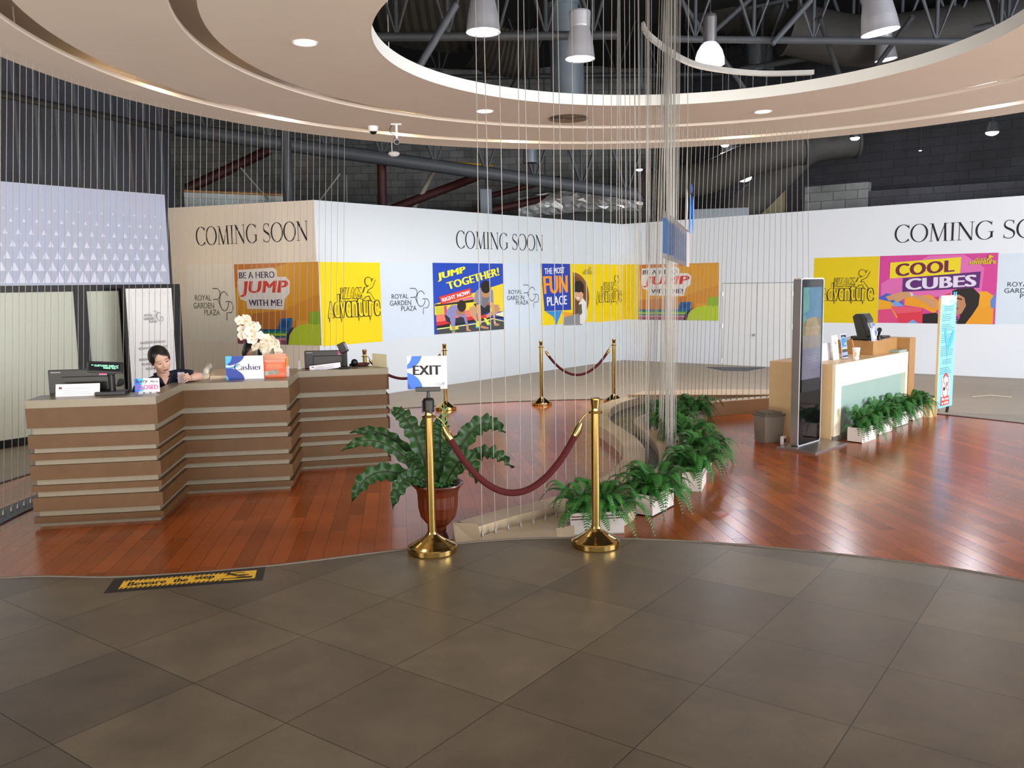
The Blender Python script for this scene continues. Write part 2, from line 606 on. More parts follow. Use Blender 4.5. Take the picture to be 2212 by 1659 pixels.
def serif_glyph(ch, T=0.105, t=0.032):
    S = []

    def bar(x0, y0, x1, y1, w):
        S.append(stroke_poly([(x0, y0), (x1, y1)], w))

    def ser(x, y, w=0.2):
        bar(x - w / 2, y, x + w / 2, y, 0.028)

    def pen(pts):
        S.append(stroke_poly(pts, nib(pts, T, t)))
    if ch == 'C':
        pen(arc(0.45, 0.5, 0.40, 0.5, 42, 318, 40)); bar(0.755, 0.99, 0.755, 0.76, 0.025); bar(0.755, 0.03, 0.755, 0.2, 0.02); w = 0.80
    elif ch == 'O':
        pen(arc(0.46, 0.5, 0.41, 0.5, 0, 360, 44)); w = 0.92
    elif ch == 'G':
        pen(arc(0.46, 0.5, 0.41, 0.5, 44, 318, 40)); bar(0.78, 0.42, 0.78, 0.1, T); bar(0.775, 0.99, 0.775, 0.76, 0.025); ser(0.76, 0.42, 0.26); w = 0.90
    elif ch == 'I':
        bar(0.16, 0, 0.16, 1, T); ser(0.16, 0.014, 0.27); ser(0.16, 0.986, 0.27); w = 0.32
    elif ch == 'N':
        bar(0.14, 0, 0.14, 1, t * 1.1); bar(0.76, 0, 0.76, 1, t * 1.1); bar(0.13, 0.98, 0.76, 0.0, T * 1.05)
        ser(0.14, 0.014, 0.22); ser(0.10, 0.986, 0.2); ser(0.76, 0.986, 0.22); w = 0.90
    elif ch == 'M':
        bar(0.13, 0, 0.18, 1, t * 1.1); bar(0.18, 0.98, 0.5, 0.0, T); bar(0.5, 0.0, 0.83, 0.98, t * 1.2); bar(0.86, 0, 0.82, 1, T)
        ser(0.13, 0.014, 0.22); ser(0.14, 0.986, 0.2); ser(0.87, 0.014, 0.24); ser(0.88, 0.986, 0.2); w = 1.02
    elif ch == 'S':
        p = bez([(0.50, 0.86), (0.42, 1.03), (0.08, 1.03), (0.08, 0.75), (0.08, 0.50), (0.54, 0.52), (0.54, 0.25), (0.54, -0.06), (0.12, -0.02), (0.06, 0.14)])
        S.append(stroke_poly(p, [t + (T * 1.1 - t) * math.exp(-((q[1] - 0.5) / 0.30) ** 2) for q in p]))
        bar(0.50, 0.98, 0.50, 0.78, 0.024); bar(0.065, 0.02, 0.065, 0.23, 0.024); w = 0.60
    elif ch == 'a':
        bar(0.36, 0.03, 0.36, 0.44, T); pen(arc(0.22, 0.43, 0.14, 0.14, 0, 170, 14)); pen(arc(0.21, 0.15, 0.15, 0.15, 60, 330, 20)); bar(0.36, 0.02, 0.46, 0.05, 0.03); w = 0.48
    elif ch == 's':
        p = bez([(0.31, 0.50), (0.26, 0.60), (0.06, 0.60), (0.06, 0.44), (0.06, 0.30), (0.34, 0.32), (0.34, 0.15), (0.34, -0.04), (0.08, -0.02), (0.05, 0.10)])
        S.append(stroke_poly(p, [t + (T - t) * math.exp(-((q[1] - 0.29) / 0.2) ** 2) for q in p])); w = 0.40
    elif ch == 'h':
        bar(0.12, 0, 0.12, 1.0, T); pen(arc(0.27, 0.36, 0.15, 0.2, 170, 20, 14)); bar(0.42, 0, 0.42, 0.40, T); ser(0.12, 0.014, 0.22); ser(0.42, 0.014, 0.22); ser(0.08, 0.98, 0.13); w = 0.56
    elif ch == 'i':
        bar(0.13, 0, 0.13, 0.56, T); ser(0.13, 0.014, 0.22); ser(0.09, 0.55, 0.13); S.append(([(0.13 + 0.065 * cos(a * pi / 6), 0.8 + 0.065 * sin(a * pi / 6)) for a in range(12)], [tuple(range(12))])); w = 0.28
    elif ch == 'e':
        pen(arc(0.23, 0.28, 0.18, 0.29, 5, 325, 30)); bar(0.06, 0.31, 0.42, 0.31, 0.035); w = 0.47
    elif ch == 'r':
        bar(0.13, 0, 0.13, 0.56, T); ser(0.13, 0.014, 0.22); ser(0.09, 0.55, 0.13); pen(arc(0.27, 0.40, 0.13, 0.15, 165, 55, 10)); w = 0.38
    else:
        w = 0.34
    return S, w


def serif_geo(body, T=0.105, t=0.032, gap=0.03):
    vs, fs, x = [], [], 0.0
    for ch in body:
        S, w = serif_glyph(ch, T, t)
        for v, f in S:
            o = len(vs)
            vs += [(x + p[0], p[1]) for p in v]
            fs += [tuple(i + o for i in q) for q in f]
        x += w + gap
    x0, x1 = min(v[0] for v in vs), max(v[0] for v in vs)
    return [((p[0] - x0) / (x1 - x0), p[1]) for p in vs], fs


class Art:
    """flat printed artwork on a plane: u to the right, v up, 0..1"""

    def __init__(s, root, O, U, V, N, w, h, step=0.0002, base=0.002):
        s.root, s.O, s.U, s.V, s.N, s.w, s.h = root, Vector(O), Vector(U), Vector(V), Vector(N), w, h
        s.parts, s.l, s.step, s.base = {}, 0, step, base

    def pt(s, p, l):
        return s.O + s.U * (p[0] * s.w) + s.V * (p[1] * s.h) + s.N * (s.base + s.step * l)

    def raw(s, vs, fs, m, part='picture'):
        s.l += 1
        mb, ms = s.parts.setdefault(part, (MB(), []))
        m = M[m] if isinstance(m, str) else m
        if m not in ms:
            ms.append(m)
        mb.add([s.pt(p, s.l) for p in vs], fs, ms.index(m))

    def poly(s, pts, m, part='picture'):
        s.raw(pts, [tuple(range(len(pts)))], m, part)

    def rect(s, x0, y0, x1, y1, m, part='picture'):
        s.poly([(x0, y0), (x1, y0), (x1, y1), (x0, y1)], m, part)

    def ell(s, cx, cy, rx, ry, m, part='picture', n=24):
        s.poly(arc(cx, cy, rx, ry, 0, 360 * (n - 1) / n, n - 1), m, part)

    def line(s, pts, w, m, part='lettering', asp=None):
        a = asp or s.w / s.h                  # widths are in units of v
        vs, fs = stroke_poly([(x * a, y) for x, y in pts], w)
        s.raw([(x / a, y) for x, y in vs], fs, m, part)

    def text(s, body, q, m, bold=0.0, part='lettering', shear=0.0, serif=False, spacing=1.0, T=0.105, t=0.032):
        """q = (x0, y0, x1, y1) or four corners bl, br, tr, tl"""
        vs, fs = serif_geo(body, T, t) if serif else text_geo(body, bold, spacing)
        if not isinstance(q[0], (tuple, list)):
            x0, y0, x1, y1 = q
            q = ((x0, y0), (x1, y0), (x1, y1), (x0, y1))
        out = []
        for a, b in vs:
            a2 = a + shear * (b - 0.5)
            out.append(tuple((1 - a2) * (1 - b) * q[0][k] + a2 * (1 - b) * q[1][k] + a2 * b * q[2][k] + (1 - a2) * b * q[3][k] for k in (0, 1)))
        s.raw(out, fs, m, part)
        if bold > 0.002 and not serif:       # heavier weights: the same outline again, shifted a little
            du = [(q[1][k] - q[0][k]) * bold / _tw[(body, bold, spacing)] for k in (0, 1)]
            for g in (-1.0, -0.5, 0.5, 1.0):
                s.l -= 0.9
                s.raw([(x + du[0] * g, y + du[1] * g) for x, y in out], fs, m, part)
            s.l += 0.6

    def done(s):
        return [mb.build(part, ms, s.root, world=True) for part, (mb, ms) in s.parts.items()]


def px_rect(wall, x0, x1, yt, yb):
    """a wall rectangle from pixel columns and the rows read at its middle"""
    xm = (x0 + x1) / 2
    a, b = onw(x0, (yt + yb) / 2, wall), onw(x1, (yt + yb) / 2, wall)
    zt, zb = onw(xm, yt, wall).z, onw(xm, yb, wall).z
    U = (b - a)
    U.z = 0
    w = U.length
    U.normalize()
    N = Vector((U.y, -U.x, 0))
    return Vector((a.x, a.y, zb)), U, Vector((0, 0, 1)), N, w, zt - zb


def wall_art(name, label, cat, wall, x0, x1, yt, yb, group=None, panel=None, thick=0.002):
    O, U, V, N, w, h = px_rect(wall, x0, x1, yt, yb)
    root = thing(name, label, cat, O + U * (w / 2), 0, group)
    a = Art(root, O, U, V, N, w, h, base=thick + 0.0015)
    if panel:
        mb = MB()
        vs = [O + U * (i * w) + V * (j * h) + N * k for k in (0.0005, thick) for i, j in ((0, 0), (1, 0), (1, 1), (0, 1))]
        mb.add(vs, [(3, 2, 1, 0), (4, 5, 6, 7), (0, 1, 5, 4), (1, 2, 6, 5), (2, 3, 7, 6), (3, 0, 4, 7)])
        mb.build('panel', panel, root, world=True)
    return a

# ------------------------------------------------------------------ the setting
CX0, CY0, ZC = 1.42, 7.0, 3.7                # the round ceiling and the round wood floor share this axis
PL, PK, PC = (-3.03, 13.6), (2.62, 20.35), at(2212, 817)[:2]
_d = Vector((PL[0] + 5.66, PL[1] - 15.0)).normalized()
PA = (PL[0] - _d.x * 4.6, PL[1] - _d.y * 4.6)
_d = Vector((PC[0] - PK[0], PC[1] - PK[1])).normalized()
PD = (PC[0] + _d.x * 5, PC[1] + _d.y * 5)
WA, WB, WC = (PA, PL), (PL, PK), (PK, PC)
HW = 3.17


def wall_slab(name, A, B, z0, z1, m, t=0.1, z0b=None, z1b=None):
    A, B = Vector(A[:2]), Vector(B[:2])
    d = (B - A).normalized()
    n = Vector((-d.y, d.x)) * t             # away from the photographer
    mb = MB()
    zz = ((z0, z1), (z0 if z0b is None else z0b, z1 if z1b is None else z1b))
    vs = []
    for k in (0, 1):
        for P, q in ((A, zz[0]), (B, zz[1]), (B + n, zz[1]), (A + n, zz[0])):
            vs.append((P.x, P.y, q[k]))
    mb.add(vs, [(3, 2, 1, 0), (4, 5, 6, 7), (0, 1, 5, 4), (1, 2, 6, 5), (2, 3, 7, 6), (3, 0, 4, 7)])
    return struct(name, mb, m)


# floors: concrete all round, the sunken round wood floor, the tiled landing one step up
mb = MB(); mb.box(-16, 20, -5, 27, -0.2, -0.006)
struct('floor', mb, 'carpet')
WCX, WCY, WR = 1.2, 7.25, 6.2
mb = MB(); mb.prism([(WCX + WR * cos(2 * pi * i / 96), WCY + WR * sin(2 * pi * i / 96)) for i in range(96)], -0.005, 0.0)
struct('floor', mb, 'wood')
mb = MB(); mb.lathe([(WR - 0.005, 0.0), (WR - 0.005, 0.007), (WR + 0.03, 0.007), (WR + 0.03, -0.006)], 96, (WCX, WCY, 0))
struct('trim_1', mb, mat('dark_edge_strip', '3a3230', 0.4))
edge = [at(x, y, 0.14) for x, y in ((0, 1249), (270, 1246), (570, 1224), (900, 1184), (1160, 1163), (1500, 1170), (1900, 1207), (2212, 1254))]
_l0 = edge[0] + (edge[0] - edge[1]).normalized() * 0
ex = [Vector((-8.0, 3.0)), Vector((-5.6, 4.1)), Vector((-4.2, 4.58))] + [p.to_2d() for p in edge] + [Vector((3.9, 3.75)), Vector((5.2, 2.3)), Vector((6.2, 0.0))]


def smooth2(p, n=6):
    out = []
    for i in range(len(p) - 1):
        a, b, c, d = p[max(i - 1, 0)], p[i], p[i + 1], p[min(i + 2, len(p) - 1)]
        for k in range(n):
            t = k / n
            out.append(0.5 * ((2 * b) + (c - a) * t + (2 * a - 5 * b + 4 * c - d) * t * t + (3 * b - a - 3 * c + d) * t ** 3))
    out.append(p[-1])
    return out


ex = smooth2([Vector(p) for p in ex], 6)
mb = MB(); mb.prism([(p.x, p.y) for p in ex] + [(6.2, -5), (-8, -5)], 0.0, 0.14)
struct('floor', mb, 'tile')
mb = MB(); mb.tube([(p.x, p.y, 0.139) for p in ex], 0.008, 6)
struct('trim_2', mb, mat('thin_metal_nosing', '6d665c', 0.5, metal=0.2))

# hoardings
wall_slab('wall_back_left', PA, PL, -0.01, 3.24, 'hoardA', z1b=HW)
wall_slab('wall_back', PL, PK, -0.01, HW, 'hoardB')
wb = wall_slab('wall_back_right', PK, PD, -0.01, HW, 'hoard', z1b=3.3)
FA, FB = Vector((-5.96, 10.05)), Vector((-4.66, 11.87))      # lavender hoarding over the glazing
fd = (FB - FA).normalized()
FA0 = FA - fd * 3.0
wall_slab('wall_left', FA0, FB, 1.90, 3.1, 'lav', t=0.15)
WF = ((FA.x, FA.y), (FB.x, FB.y))
wl = [o for o in COL.objects if o.name == 'wall_left'][0]
fn = Vector((fd.y, -fd.x, 0))
art = Art(None, (FA.x, FA.y, 0), (fd.x, fd.y, 0), (0, 0, 1), fn, 1, 1)
mb = MB()
L0 = (FB - FA).length
for r in range(8):
    zb = 1.93 + r * 0.155 - (0.0 if r == 0 else 0.012 * r)
    hgt, wid = [0.135, 0.108, 0.092, 0.078, 0.062, 0.045, 0.03, 0.0][r], [0.125, 0.1, 0.085, 0.07, 0.058, 0.044, 0.03, 0.0][r]
    if not hgt:
        continue
    k = -16
    while True:
        x = (k + (0.5 if r % 2 else 0)) * 0.148
        k += 1
        if x > L0 - 0.08:
            break
        vs = [art.pt(p, 0) for p in ((x - wid / 2, zb), (x + wid / 2, zb), (x, zb + hgt))]
        mb.add(vs, [(0, 1, 2)])
tag(mb.build('triangle_print', 'lavtri', wl), 'pale triangle pattern')

# glazing under it: black frame, frosted panes
g = tag(bpy.data.objects.new('window_1', None), kind='structure')
COL.objects.link(g)
g.location = (FA.x, FA.y, 0)


def glz(x0, x1, z0, z1, y0=0.0, y1=0.06):
    vs = []
    for z in (z0, z1):
        for x, y in ((x0, y0), (x1, y0), (x1, y1), (x0, y1)):
            p = fd * x
            vs.append((p.x - fn.x * y, p.y - fn.y * y, z))
    return vs, [(3, 2, 1, 0), (4, 5, 6, 7), (0, 1, 5, 4), (1, 2, 6, 5), (2, 3, 7, 6), (3, 0, 4, 7)]


xs = [(onw(px, 700, WF) - Vector((FA.x, FA.y, 0))).to_2d().dot(fd) for px in (165, 192, 262, 283)]
fr = MB()
for a in ((-3, L0 + 0.15, 1.82, 1.90), (-3, L0 + 0.15, 0.0, 0.09), (xs[0], xs[1], 0.09, 1.82), (xs[2], xs[3], 0.09, 1.82), (L0 + 0.06, L0 + 0.15, 0.09, 1.82), (-1.55, -1.45, 0.09, 1.82)):
    fr.add(*glz(*a))
fr.build('window_frame', 'black', g)
frost = mat('frosted_film_pane', 'c6cabb', 0.35, var=0.10, scale=0.9)
for a, b in ((-1.45, xs[0]), (xs[1], xs[2]), (xs[3], L0 + 0.06), (-3, -1.55)):
    p = MB(); p.add(*glz(a, b, 0.09, 1.82, 0.02, 0.04))
    p.build('pane', frost, g)

# double door flush in the right-hand hoarding
dr = tag(bpy.data.objects.new('door_1', None), kind='structure')
COL.objects.link(dr)
O, U, V, N, w, h = px_rect(WC, 1560, 1712, 612, 797)
dr.location = O
a = Art(dr, O, U, V, N, w, h, base=0.001)
dm = mat('white_door_leaf', 'e6e8ea', 0.5, var=0.02)
for i, (x0, x1) in enumerate(((0.0, 0.495), (0.505, 1.0))):
    mbd = MB()
    vs = [O + U * (u * w) + V * (v * h) + N * k for k in (-0.02, 0.006) for u, v in ((x0, 0), (x1, 0), (x1, 1), (x0, 1))]
    mbd.add(vs, [(3, 2, 1, 0), (4, 5, 6, 7), (0, 1, 5, 4), (1, 2, 6, 5), (2, 3, 7, 6), (3, 0, 4, 7)])
    lf = mbd.build('door_leaf', dm, dr, world=True)
    for v in (0.08, 0.5, 0.88):
        hb = MB()
        c = O + U * ((0.004 if i == 0 else 0.996) * w) + V * (v * h) + N * 0.01
        hb.box(c.x - 0.012, c.x + 0.012, c.y - 0.012, c.y + 0.012, c.z - 0.05, c.z + 0.05)
        hb.build('hinge', 'white', lf, world=True)
c = O + U * (0.475 * w) + V * (0.40 * h) + N * 0.03
hb = MB(); hb.ell(c, 0.028); hb.build('door_handle', 'silver', dr, world=True)
gap = mat('shadow_gap', '8e9096', 0.8)
a.l = 6
a.rect(-0.006, 0, 0.002, 1.006, gap, 'door_gap'); a.rect(0.998, 0, 1.006, 1.006, gap, 'door_gap'); a.rect(-0.006, 1.0, 1.006, 1.008, gap, 'door_gap')
a.rect(0.494, 0, 0.506, 1, gap, 'door_gap')
a.done()

# the round suspended ceiling: fascia, three bands and two grooves
mb = MB()
for G in ([(2.45, 3.80), (2.45, ZC), (3.62, ZC), (3.62, 3.74), (2.60, 3.74), (2.60, 3.80)], [(3.80, 3.735), (3.80, ZC), (4.76, ZC), (4.76, 3.735)],
          [(4.96, 3.735), (4.96, ZC), (5.47, ZC), (5.47, 3.80), (5.43, 3.80), (5.43, 3.735)], [(3.40, 3.735), (3.40, 3.97), (5.46, 3.97), (5.46, 3.80), (5.43, 3.80), (5.43, 3.94), (3.43, 3.94), (3.43, 3.735)]):
    mb.lathe(G, 160, (CX0, CY0, 0), closed=True)
for k in range(12):                          # hangers carrying the middle band and the outer rim
    a_ = 2 * pi * k / 12 + 0.06
    for r in (3.95, 4.6, 5.1):
        c = (CX0 + r * cos(a_), CY0 + r * sin(a_))
        mb.tube([(c[0], c[1], 3.73), (c[0], c[1], 3.95)], 0.007, 5)
cl = tag(mb.build('ceiling', ['plaster']), kind='structure')
mb = MB(); mb.lathe([(2.449, 3.81), (2.449, ZC - 0.001), (2.452, ZC - 0.001), (2.452, 3.81)], 160, (CX0, CY0, 0), closed=True)
mb.build('fascia', 'fascia', cl)

# roof and the walls behind the hoardings
mb = MB()
nx, ny = 60, 30
vs = [(-16 + 36 * i / nx, 1 + 27 * j / ny, 7.8 + 0.05 * sin(i * 0.9) + 0.03 * (i % 2)) for j in range(ny + 1) for i in range(nx + 1)]
mb.add(vs, [(j * (nx + 1) + i, (j + 1) * (nx + 1) + i, (j + 1) * (nx + 1) + i + 1, j * (nx + 1) + i + 1) for j in range(ny) for i in range(nx)], 0, True)
struct('ceiling', mb, 'roof')
mb = MB(); mb.box(-16, 6, 25.0, 25.2, -0.01, 8.2)
struct('wall_far', mb, 'blockwork')
BW = (Vector((PK[0] + 3.2, PK[1] + 2.9)), Vector((PD[0] + 3.0, PD[1] + 2.4)))
BW = (BW[0] - (BW[1] - BW[0]).normalized() * 2.2, BW[1])
wall_slab('wall_right', BW[0], BW[1], -0.01, 8.2, 'darkblock', 0.2)
_a, _b = dep(398, 430, 17.2), dep(613, 430, 18.2)
wall_slab('wall_far_left', _a, _b, -0.01, 3.72, 'whiteblock', 0.2)
mb = MB(); mb.tube([(_a.x, _a.y, 3.73), (_b.x, _b.y, 3.73)], 0.03, 6)
struct('trim_6', mb, 'oak')
wall_slab('wall_far_right', dep(1738, 430, 20.3), dep(1875, 430, 19.4), -0.01, 3.95, 'blockwork', 0.2)
wall_slab('wall_far_right', dep(1877, 430, 19.4), dep(2330, 430, 17.2), -0.01, 3.75, 'darkblock', 0.2)
mb = MB(); mb.box(-16.2, -16, -5, 25.2, -0.01, 8.2); struct('wall_far_left', mb, 'darkblock')

# corrugated metal wall over the glazing
A, B = Vector((-8.4, 9.2)), Vector((-5.85, 15.3))
d = (B - A).normalized(); n = Vector((d.y, -d.x)); Lc = (B - A).length
mb = MB()
pts = []
k = int(Lc / 0.34)
for i in range(k):
    for t, o in ((0, 0), (0.24, 0), (0.27, 0.03), (0.31, 0.03)):
        pts.append(A + d * (i * 0.34 + t) + n * o)
pts.append(B)
for z0, z1 in ((0.0, 4.55), (4.55, 8.2)):
    vs = [(p.x, p.y, z) for z in (z0, z1) for p in pts]
    m_ = len(pts)
    mb.add(vs, [(i, i + 1, m_ + i + 1, m_ + i) for i in range(m_ - 1)])
struct('wall_left', mb, 'corr')
mb = MB()
for z in (4.55, 6.4):
    p, q = A + n * 0.06, B + n * 0.06
    mb.tube([(p.x, p.y, z), (q.x, q.y, z)], 0.05, 6)
struct('trim_3', mb, 'steelD')

# ------------------------------------------------------------------ overhead: lamps, rails, ducts, steel
def cable(name, label, group, base, top, r=0.0033, fit=True, m='cable', bow=0.0):
    base, top = Vector(base), Vector(top)
    o = thing(name, label, 'cable', base, 0, group)
    mb = MB()
    d = top - base
    mb.tube([(0, 0, 0), d * 0.5 + Vector((bow, 0, 0)), d], r, 5)
    mb.build('strand', m, o)
    if fit:
        mb = MB(); mb.lathe([(0.0, 0.0), (0.013, 0.0), (0.012, 0.006), (0.006, 0.034), (0.0, 0.036)], 8)
        mb.build('ferrule', m, o)
    return o


def polyat(path, t):
    n = len(path) - 1
    x = min(max(t * n, 0), n - 1e-6)
    i = int(x)
    f = x - i
    return Vector(path[i]) * (1 - f) + Vector(path[i + 1]) * f


def resample(path, step):
    path = smooth2([Vector(p) for p in path], 8)
    out, acc = [path[0]], 0
    for a, b in zip(path[:-1], path[1:]):
        l = (b - a).length
        while acc + l >= step:
            t = (step - acc) / l
            a = a + (b - a) * t
            out.append(a)
            l = (b - a).length
            acc = 0
        acc += l
    return out


# curtain behind the cashier counter
for i in range(55):
    a = radians(181.5 - i * 0.94)
    aj = a + random.choice((0, 0, 0, 0.006, -0.006)) * random.uniform(0.3, 1)
    cable('steel_cable', 'thin steel cable of the curved curtain hanging behind the cashier counter', 'cables of the curtain behind the cashier counter',
          (CX0 + 5.62 * cos(aj), CY0 + 5.62 * sin(aj), 0.012), (CX0 + 5.30 * cos(a), CY0 + 5.30 * sin(a), ZC + 0.002), 0.0025)
mb = MB()
n_ = 40
mb.ribbon([(CX0 + 5.50 * cos(radians(196 - i * 1.75)), CY0 + 5.50 * sin(radians(196 - i * 1.75))) for i in range(n_)],
          [(CX0 + 5.76 * cos(radians(196 - i * 1.75)), CY0 + 5.76 * sin(radians(196 - i * 1.75))) for i in range(n_)], -0.004, 0.012)
struct('trim_4', mb, 'stoneD')
# curtain over the far kerb on the right
RT = [at(1475, 272, ZC) + Vector((0.03, 0.13, 0)), at(1600, 278, ZC), at(1745, 278, ZC)]
RB = [Vector((2.2, 11.45, 0.19)), Vector((2.57, 11.67, 0.19)), Vector((3.03, 11.84, 0.19)), Vector((3.64, 12.07, 0.19)), Vector((4.25, 12.22, 0.19))]
for i in range(27):
    t = i / 26
    cable('steel_cable', 'thin steel cable of the curtain rising from the far stone kerb', 'cables of the curtain over the far kerb', polyat(RB, t), polyat(RT, t) + Vector((0, 0, -0.001)), 0.0031)
# cables along the pond's near bank and the clustered ones on its far bank
NB = [(-0.226, 5.89), (0.04, 6.11), (0.30, 6.32), (0.76, 6.84), (1.04, 7.42), (1.26, 8.02), (1.38, 8.6)]
for p in resample(NB, 0.118):
    j = random.uniform(-0.05, 0.05)
    cable('steel_cable', 'steel cable rising from the shelf along the near pond bank', 'cables along the near pond bank', (p.x, p.y, 0.08), (p.x + j, p.y + random.uniform(-0.05, 0.1), 5.2), 0.0029)
FBK = [(1.50, 7.95), (1.57, 8.45), (1.62, 8.9), (1.67, 9.35), (1.66, 9.8), (1.58, 10.2)]
for k, p in enumerate(resample(FBK, 0.052)):
    p = p + Vector((random.uniform(-0.05, 0.05), 0))
    cable('steel_cable', 'steel cable in the dense cluster rising from the far pond bank', 'clustered cables on the far pond bank', (p.x, p.y, 0.14), (p.x + random.uniform(-0.02, 0.02), min(p.y, 9.2) + random.uniform(-0.1, 0.1), 5.2), 0.0029)


def rail(label, path, z, drop, n):
    o = thing('cable_rail', label, 'rail', (path[0][0], path[0][1], z))
    pts = resample(path, 0.1)
    mb = MB(); mb.ribbon([(p.x, p.y) for p in pts], [(p.x + 0.02, p.y - 0.07) for p in pts], z, z + 0.06)
    mb.build('track', mat('white_track', 'a9a7a2', 0.5), o, world=True)
    for k in range(n):
        p = pts[int(k * (len(pts) - 1) / max(1, n - 1))]
        mb = MB(); mb.tube([(p.x, p.y, z + 0.03), (p.x, p.y, z + drop)], 0.006, 5)
        mb.build('hanger_rod', 'steel', o, world=True)
    return o


rail('white curved cable track high above the near pond bank', NB, 5.2, 2.2, 5)
rail('white curved cable track high above the far pond bank', [(1.5, 7.9), (1.57, 8.45), (1.66, 9.0), (1.68, 9.5)], 5.2, 2.2, 4)
rail('white curved track with hanging rods seen through the round ceiling opening', [at(x, y, 4.6).to_2d() for x, y in ((1385, 62), (1405, 90), (1475, 137), (1540, 155), (1640, 165), (1755, 163))], 4.6, -0.6, 22)


def high_bay(label, px, py, w, tilt=0.0, clear=False, dia=0.42, hang=2.4, power=40, col=(1, 0.97, 1)):
    d = ray(px, py)
    p = EYE + d * (FPX * dia / w)
    o = thing('high_bay_lamp', label, 'pendant lamp', p, 0, 'high bay lamps over the lobby')
    R = dia / 2
    mb = MB()
    if clear:
        mb.lathe([(R, 0.0), (R * 0.97, 0.10), (R * 0.84, 0.19), (R * 0.6, 0.27), (R * 0.45, 0.30), (R * 0.43, 0.29), (R * 0.58, 0.26), (R * 0.81, 0.185), (R * 0.94, 0.10), (R * 0.97, 0.0)], 28, closed=True)
        mb.build('dome', glass_mat('clear_prismatic_dome', 'e6e8e4', 0.25, 0.45), o)
        mb = MB(); mb.lathe([(0.0, 0.30), (R * 0.45, 0.30), (R * 0.45, 0.64), (R * 0.40, 0.68), (0, 0.68)], 24)
        mb.build('housing', 'silver', o)
        mb = MB(); mb.lathe([(0, 0.04), (R * 0.72, 0.04), (R * 0.72, 0.11), (0, 0.13)], 20)
        mb.build('bulb', 'lamp_cool', o)
    else:
        mb.lathe([(R, 0.0), (R * 0.95, 0.06), (R * 0.90, 0.16), (R * 0.78, 0.30), (R * 0.66, 0.42), (R * 0.62, 0.42), (R * 0.74, 0.30), (R * 0.87, 0.15), (R * 0.93, 0.01)], 28, closed=True)
        mb.build('reflector', 'spun', o)
        mb = MB(); mb.lathe([(0, 0.40), (R * 0.66, 0.42), (R * 0.68, 0.44), (R * 0.72, 0.62), (R * 0.70, 0.64), (0, 0.64)], 24)
        mb.build('housing', 'spun', o)
        mb = MB(); mb.lathe([(0, 0.012), (R * 0.93, 0.012), (R * 0.93, 0.02), (0, 0.02)], 24)
        mb.build('lens', 'lamp_cool', o)
    mb = MB(); mb.tube([(0, 0, 0.63), (0, 0, 7.74 - p.z)], 0.008, 6); mb.tube([(0, 0, 0.62), (0.0, 0, 0.72)], 0.025, 8)
    mb.build('suspension_rod', 'steelD', o)
    o.rotation_euler = (0, tilt, 0)
    if power:
        l = bpy.data.lights.new('high_bay_light', 'SPOT')
        l.energy, l.spot_size, l.spot_blend, l.shadow_soft_size, l.color = power, radians(150), 0.8, 0.18, col
        lo = bpy.data.objects.new('high_bay_light', l)
        COL.objects.link(lo)
        lo.location = p - Vector((0, 0, 0.03))
    return o


high_bay('silver bell lamp, leftmost in the round ceiling opening', 1044, 70, 75, power=500)
high_bay('silver bell lamp, second from the left in the opening', 1253, 128, 65, power=500)
high_bay('clear domed pendant lamp on a silver cylinder housing', 1533, 140, 64, clear=True, power=500)
high_bay('large tilted silver bell lamp at the right of the opening', 1902, 70, 80, tilt=-0.16, power=550)
high_bay('small distant silver bell lamp below the tilted one', 1914, 130, 47, tilt=-0.12, power=250)
high_bay('dark dome lamp hanging below the ceiling rim on the right', 1575, 331, 38, clear=False, power=0, hang=1.6)
high_bay('pale pendant lamp at the far right under the rim', 2168, 310, 40, power=0, hang=1.6)


def flood(label, px, py, w, y, name='spot_lamp', power=0):
    p = dep(px, py, y)
    r = w * y / FPX / 2
    o = thing(name, label, 'spot lamp', p, 0, 'small far spot lamps')
    mb = MB(); mb.lathe([(r, 0), (r * 1.05, 0.02), (r * 0.7, r * 1.6), (0, r * 1.7)], 14)
    mb.build('housing', 'steelD', o)
    mb = MB(); mb.ell((0, 0, 0), (r * 0.95, r * 0.95, r * 0.5), n=12, k=8)
    mb.build('lens', 'lamp_flare' if power else 'lamp_cool', o)
    if power:
        l = bpy.data.lights.new('spot_lamp_beam', 'SPOT')
        l.energy, l.spot_size, l.spot_blend, l.shadow_soft_size, l.color = power, radians(75), 0.5, 0.12, (0.98, 0.96, 1)
        lo = bpy.data.objects.new('spot_lamp_beam', l)
        COL.objects.link(lo)
        lo.location = p + (Vector((2.5, 6.5, 0)) - p).normalized() * (r * 1.3)
        lo.rotation_euler = (Vector((2.5, 6.5, 0)) - p).to_track_quat('-Z', 'Y').to_euler()
    mb = MB(); mb.tube([(0, 0, r * 1.5), (0, 0, 7.74 - p.z)], 0.01, 5)
    mb.build('drop_rod', 'steelD', o)


flood('small glowing lamp left of the blue hanging sign', 1381, 366, 15, 21)
flood('small glowing lamp beside the dark dome lamp', 1566, 313, 18, 20, power=60)
flood('tiny flat glowing lamp above the brightest flare', 1592, 364, 16, 21.9)
flood('brightest round lamp flaring before the grey duct', 1607, 384, 34, 21.6, power=260)
flood('small violet-white lamp under the rim at right', 1847, 298, 20, 19, power=80)
flood('small violet-white lamp at the far right edge', 2143, 286, 26, 17, power=80)
flood('pinpoint lamp against the black wall at right', 1988, 325, 6, 20)


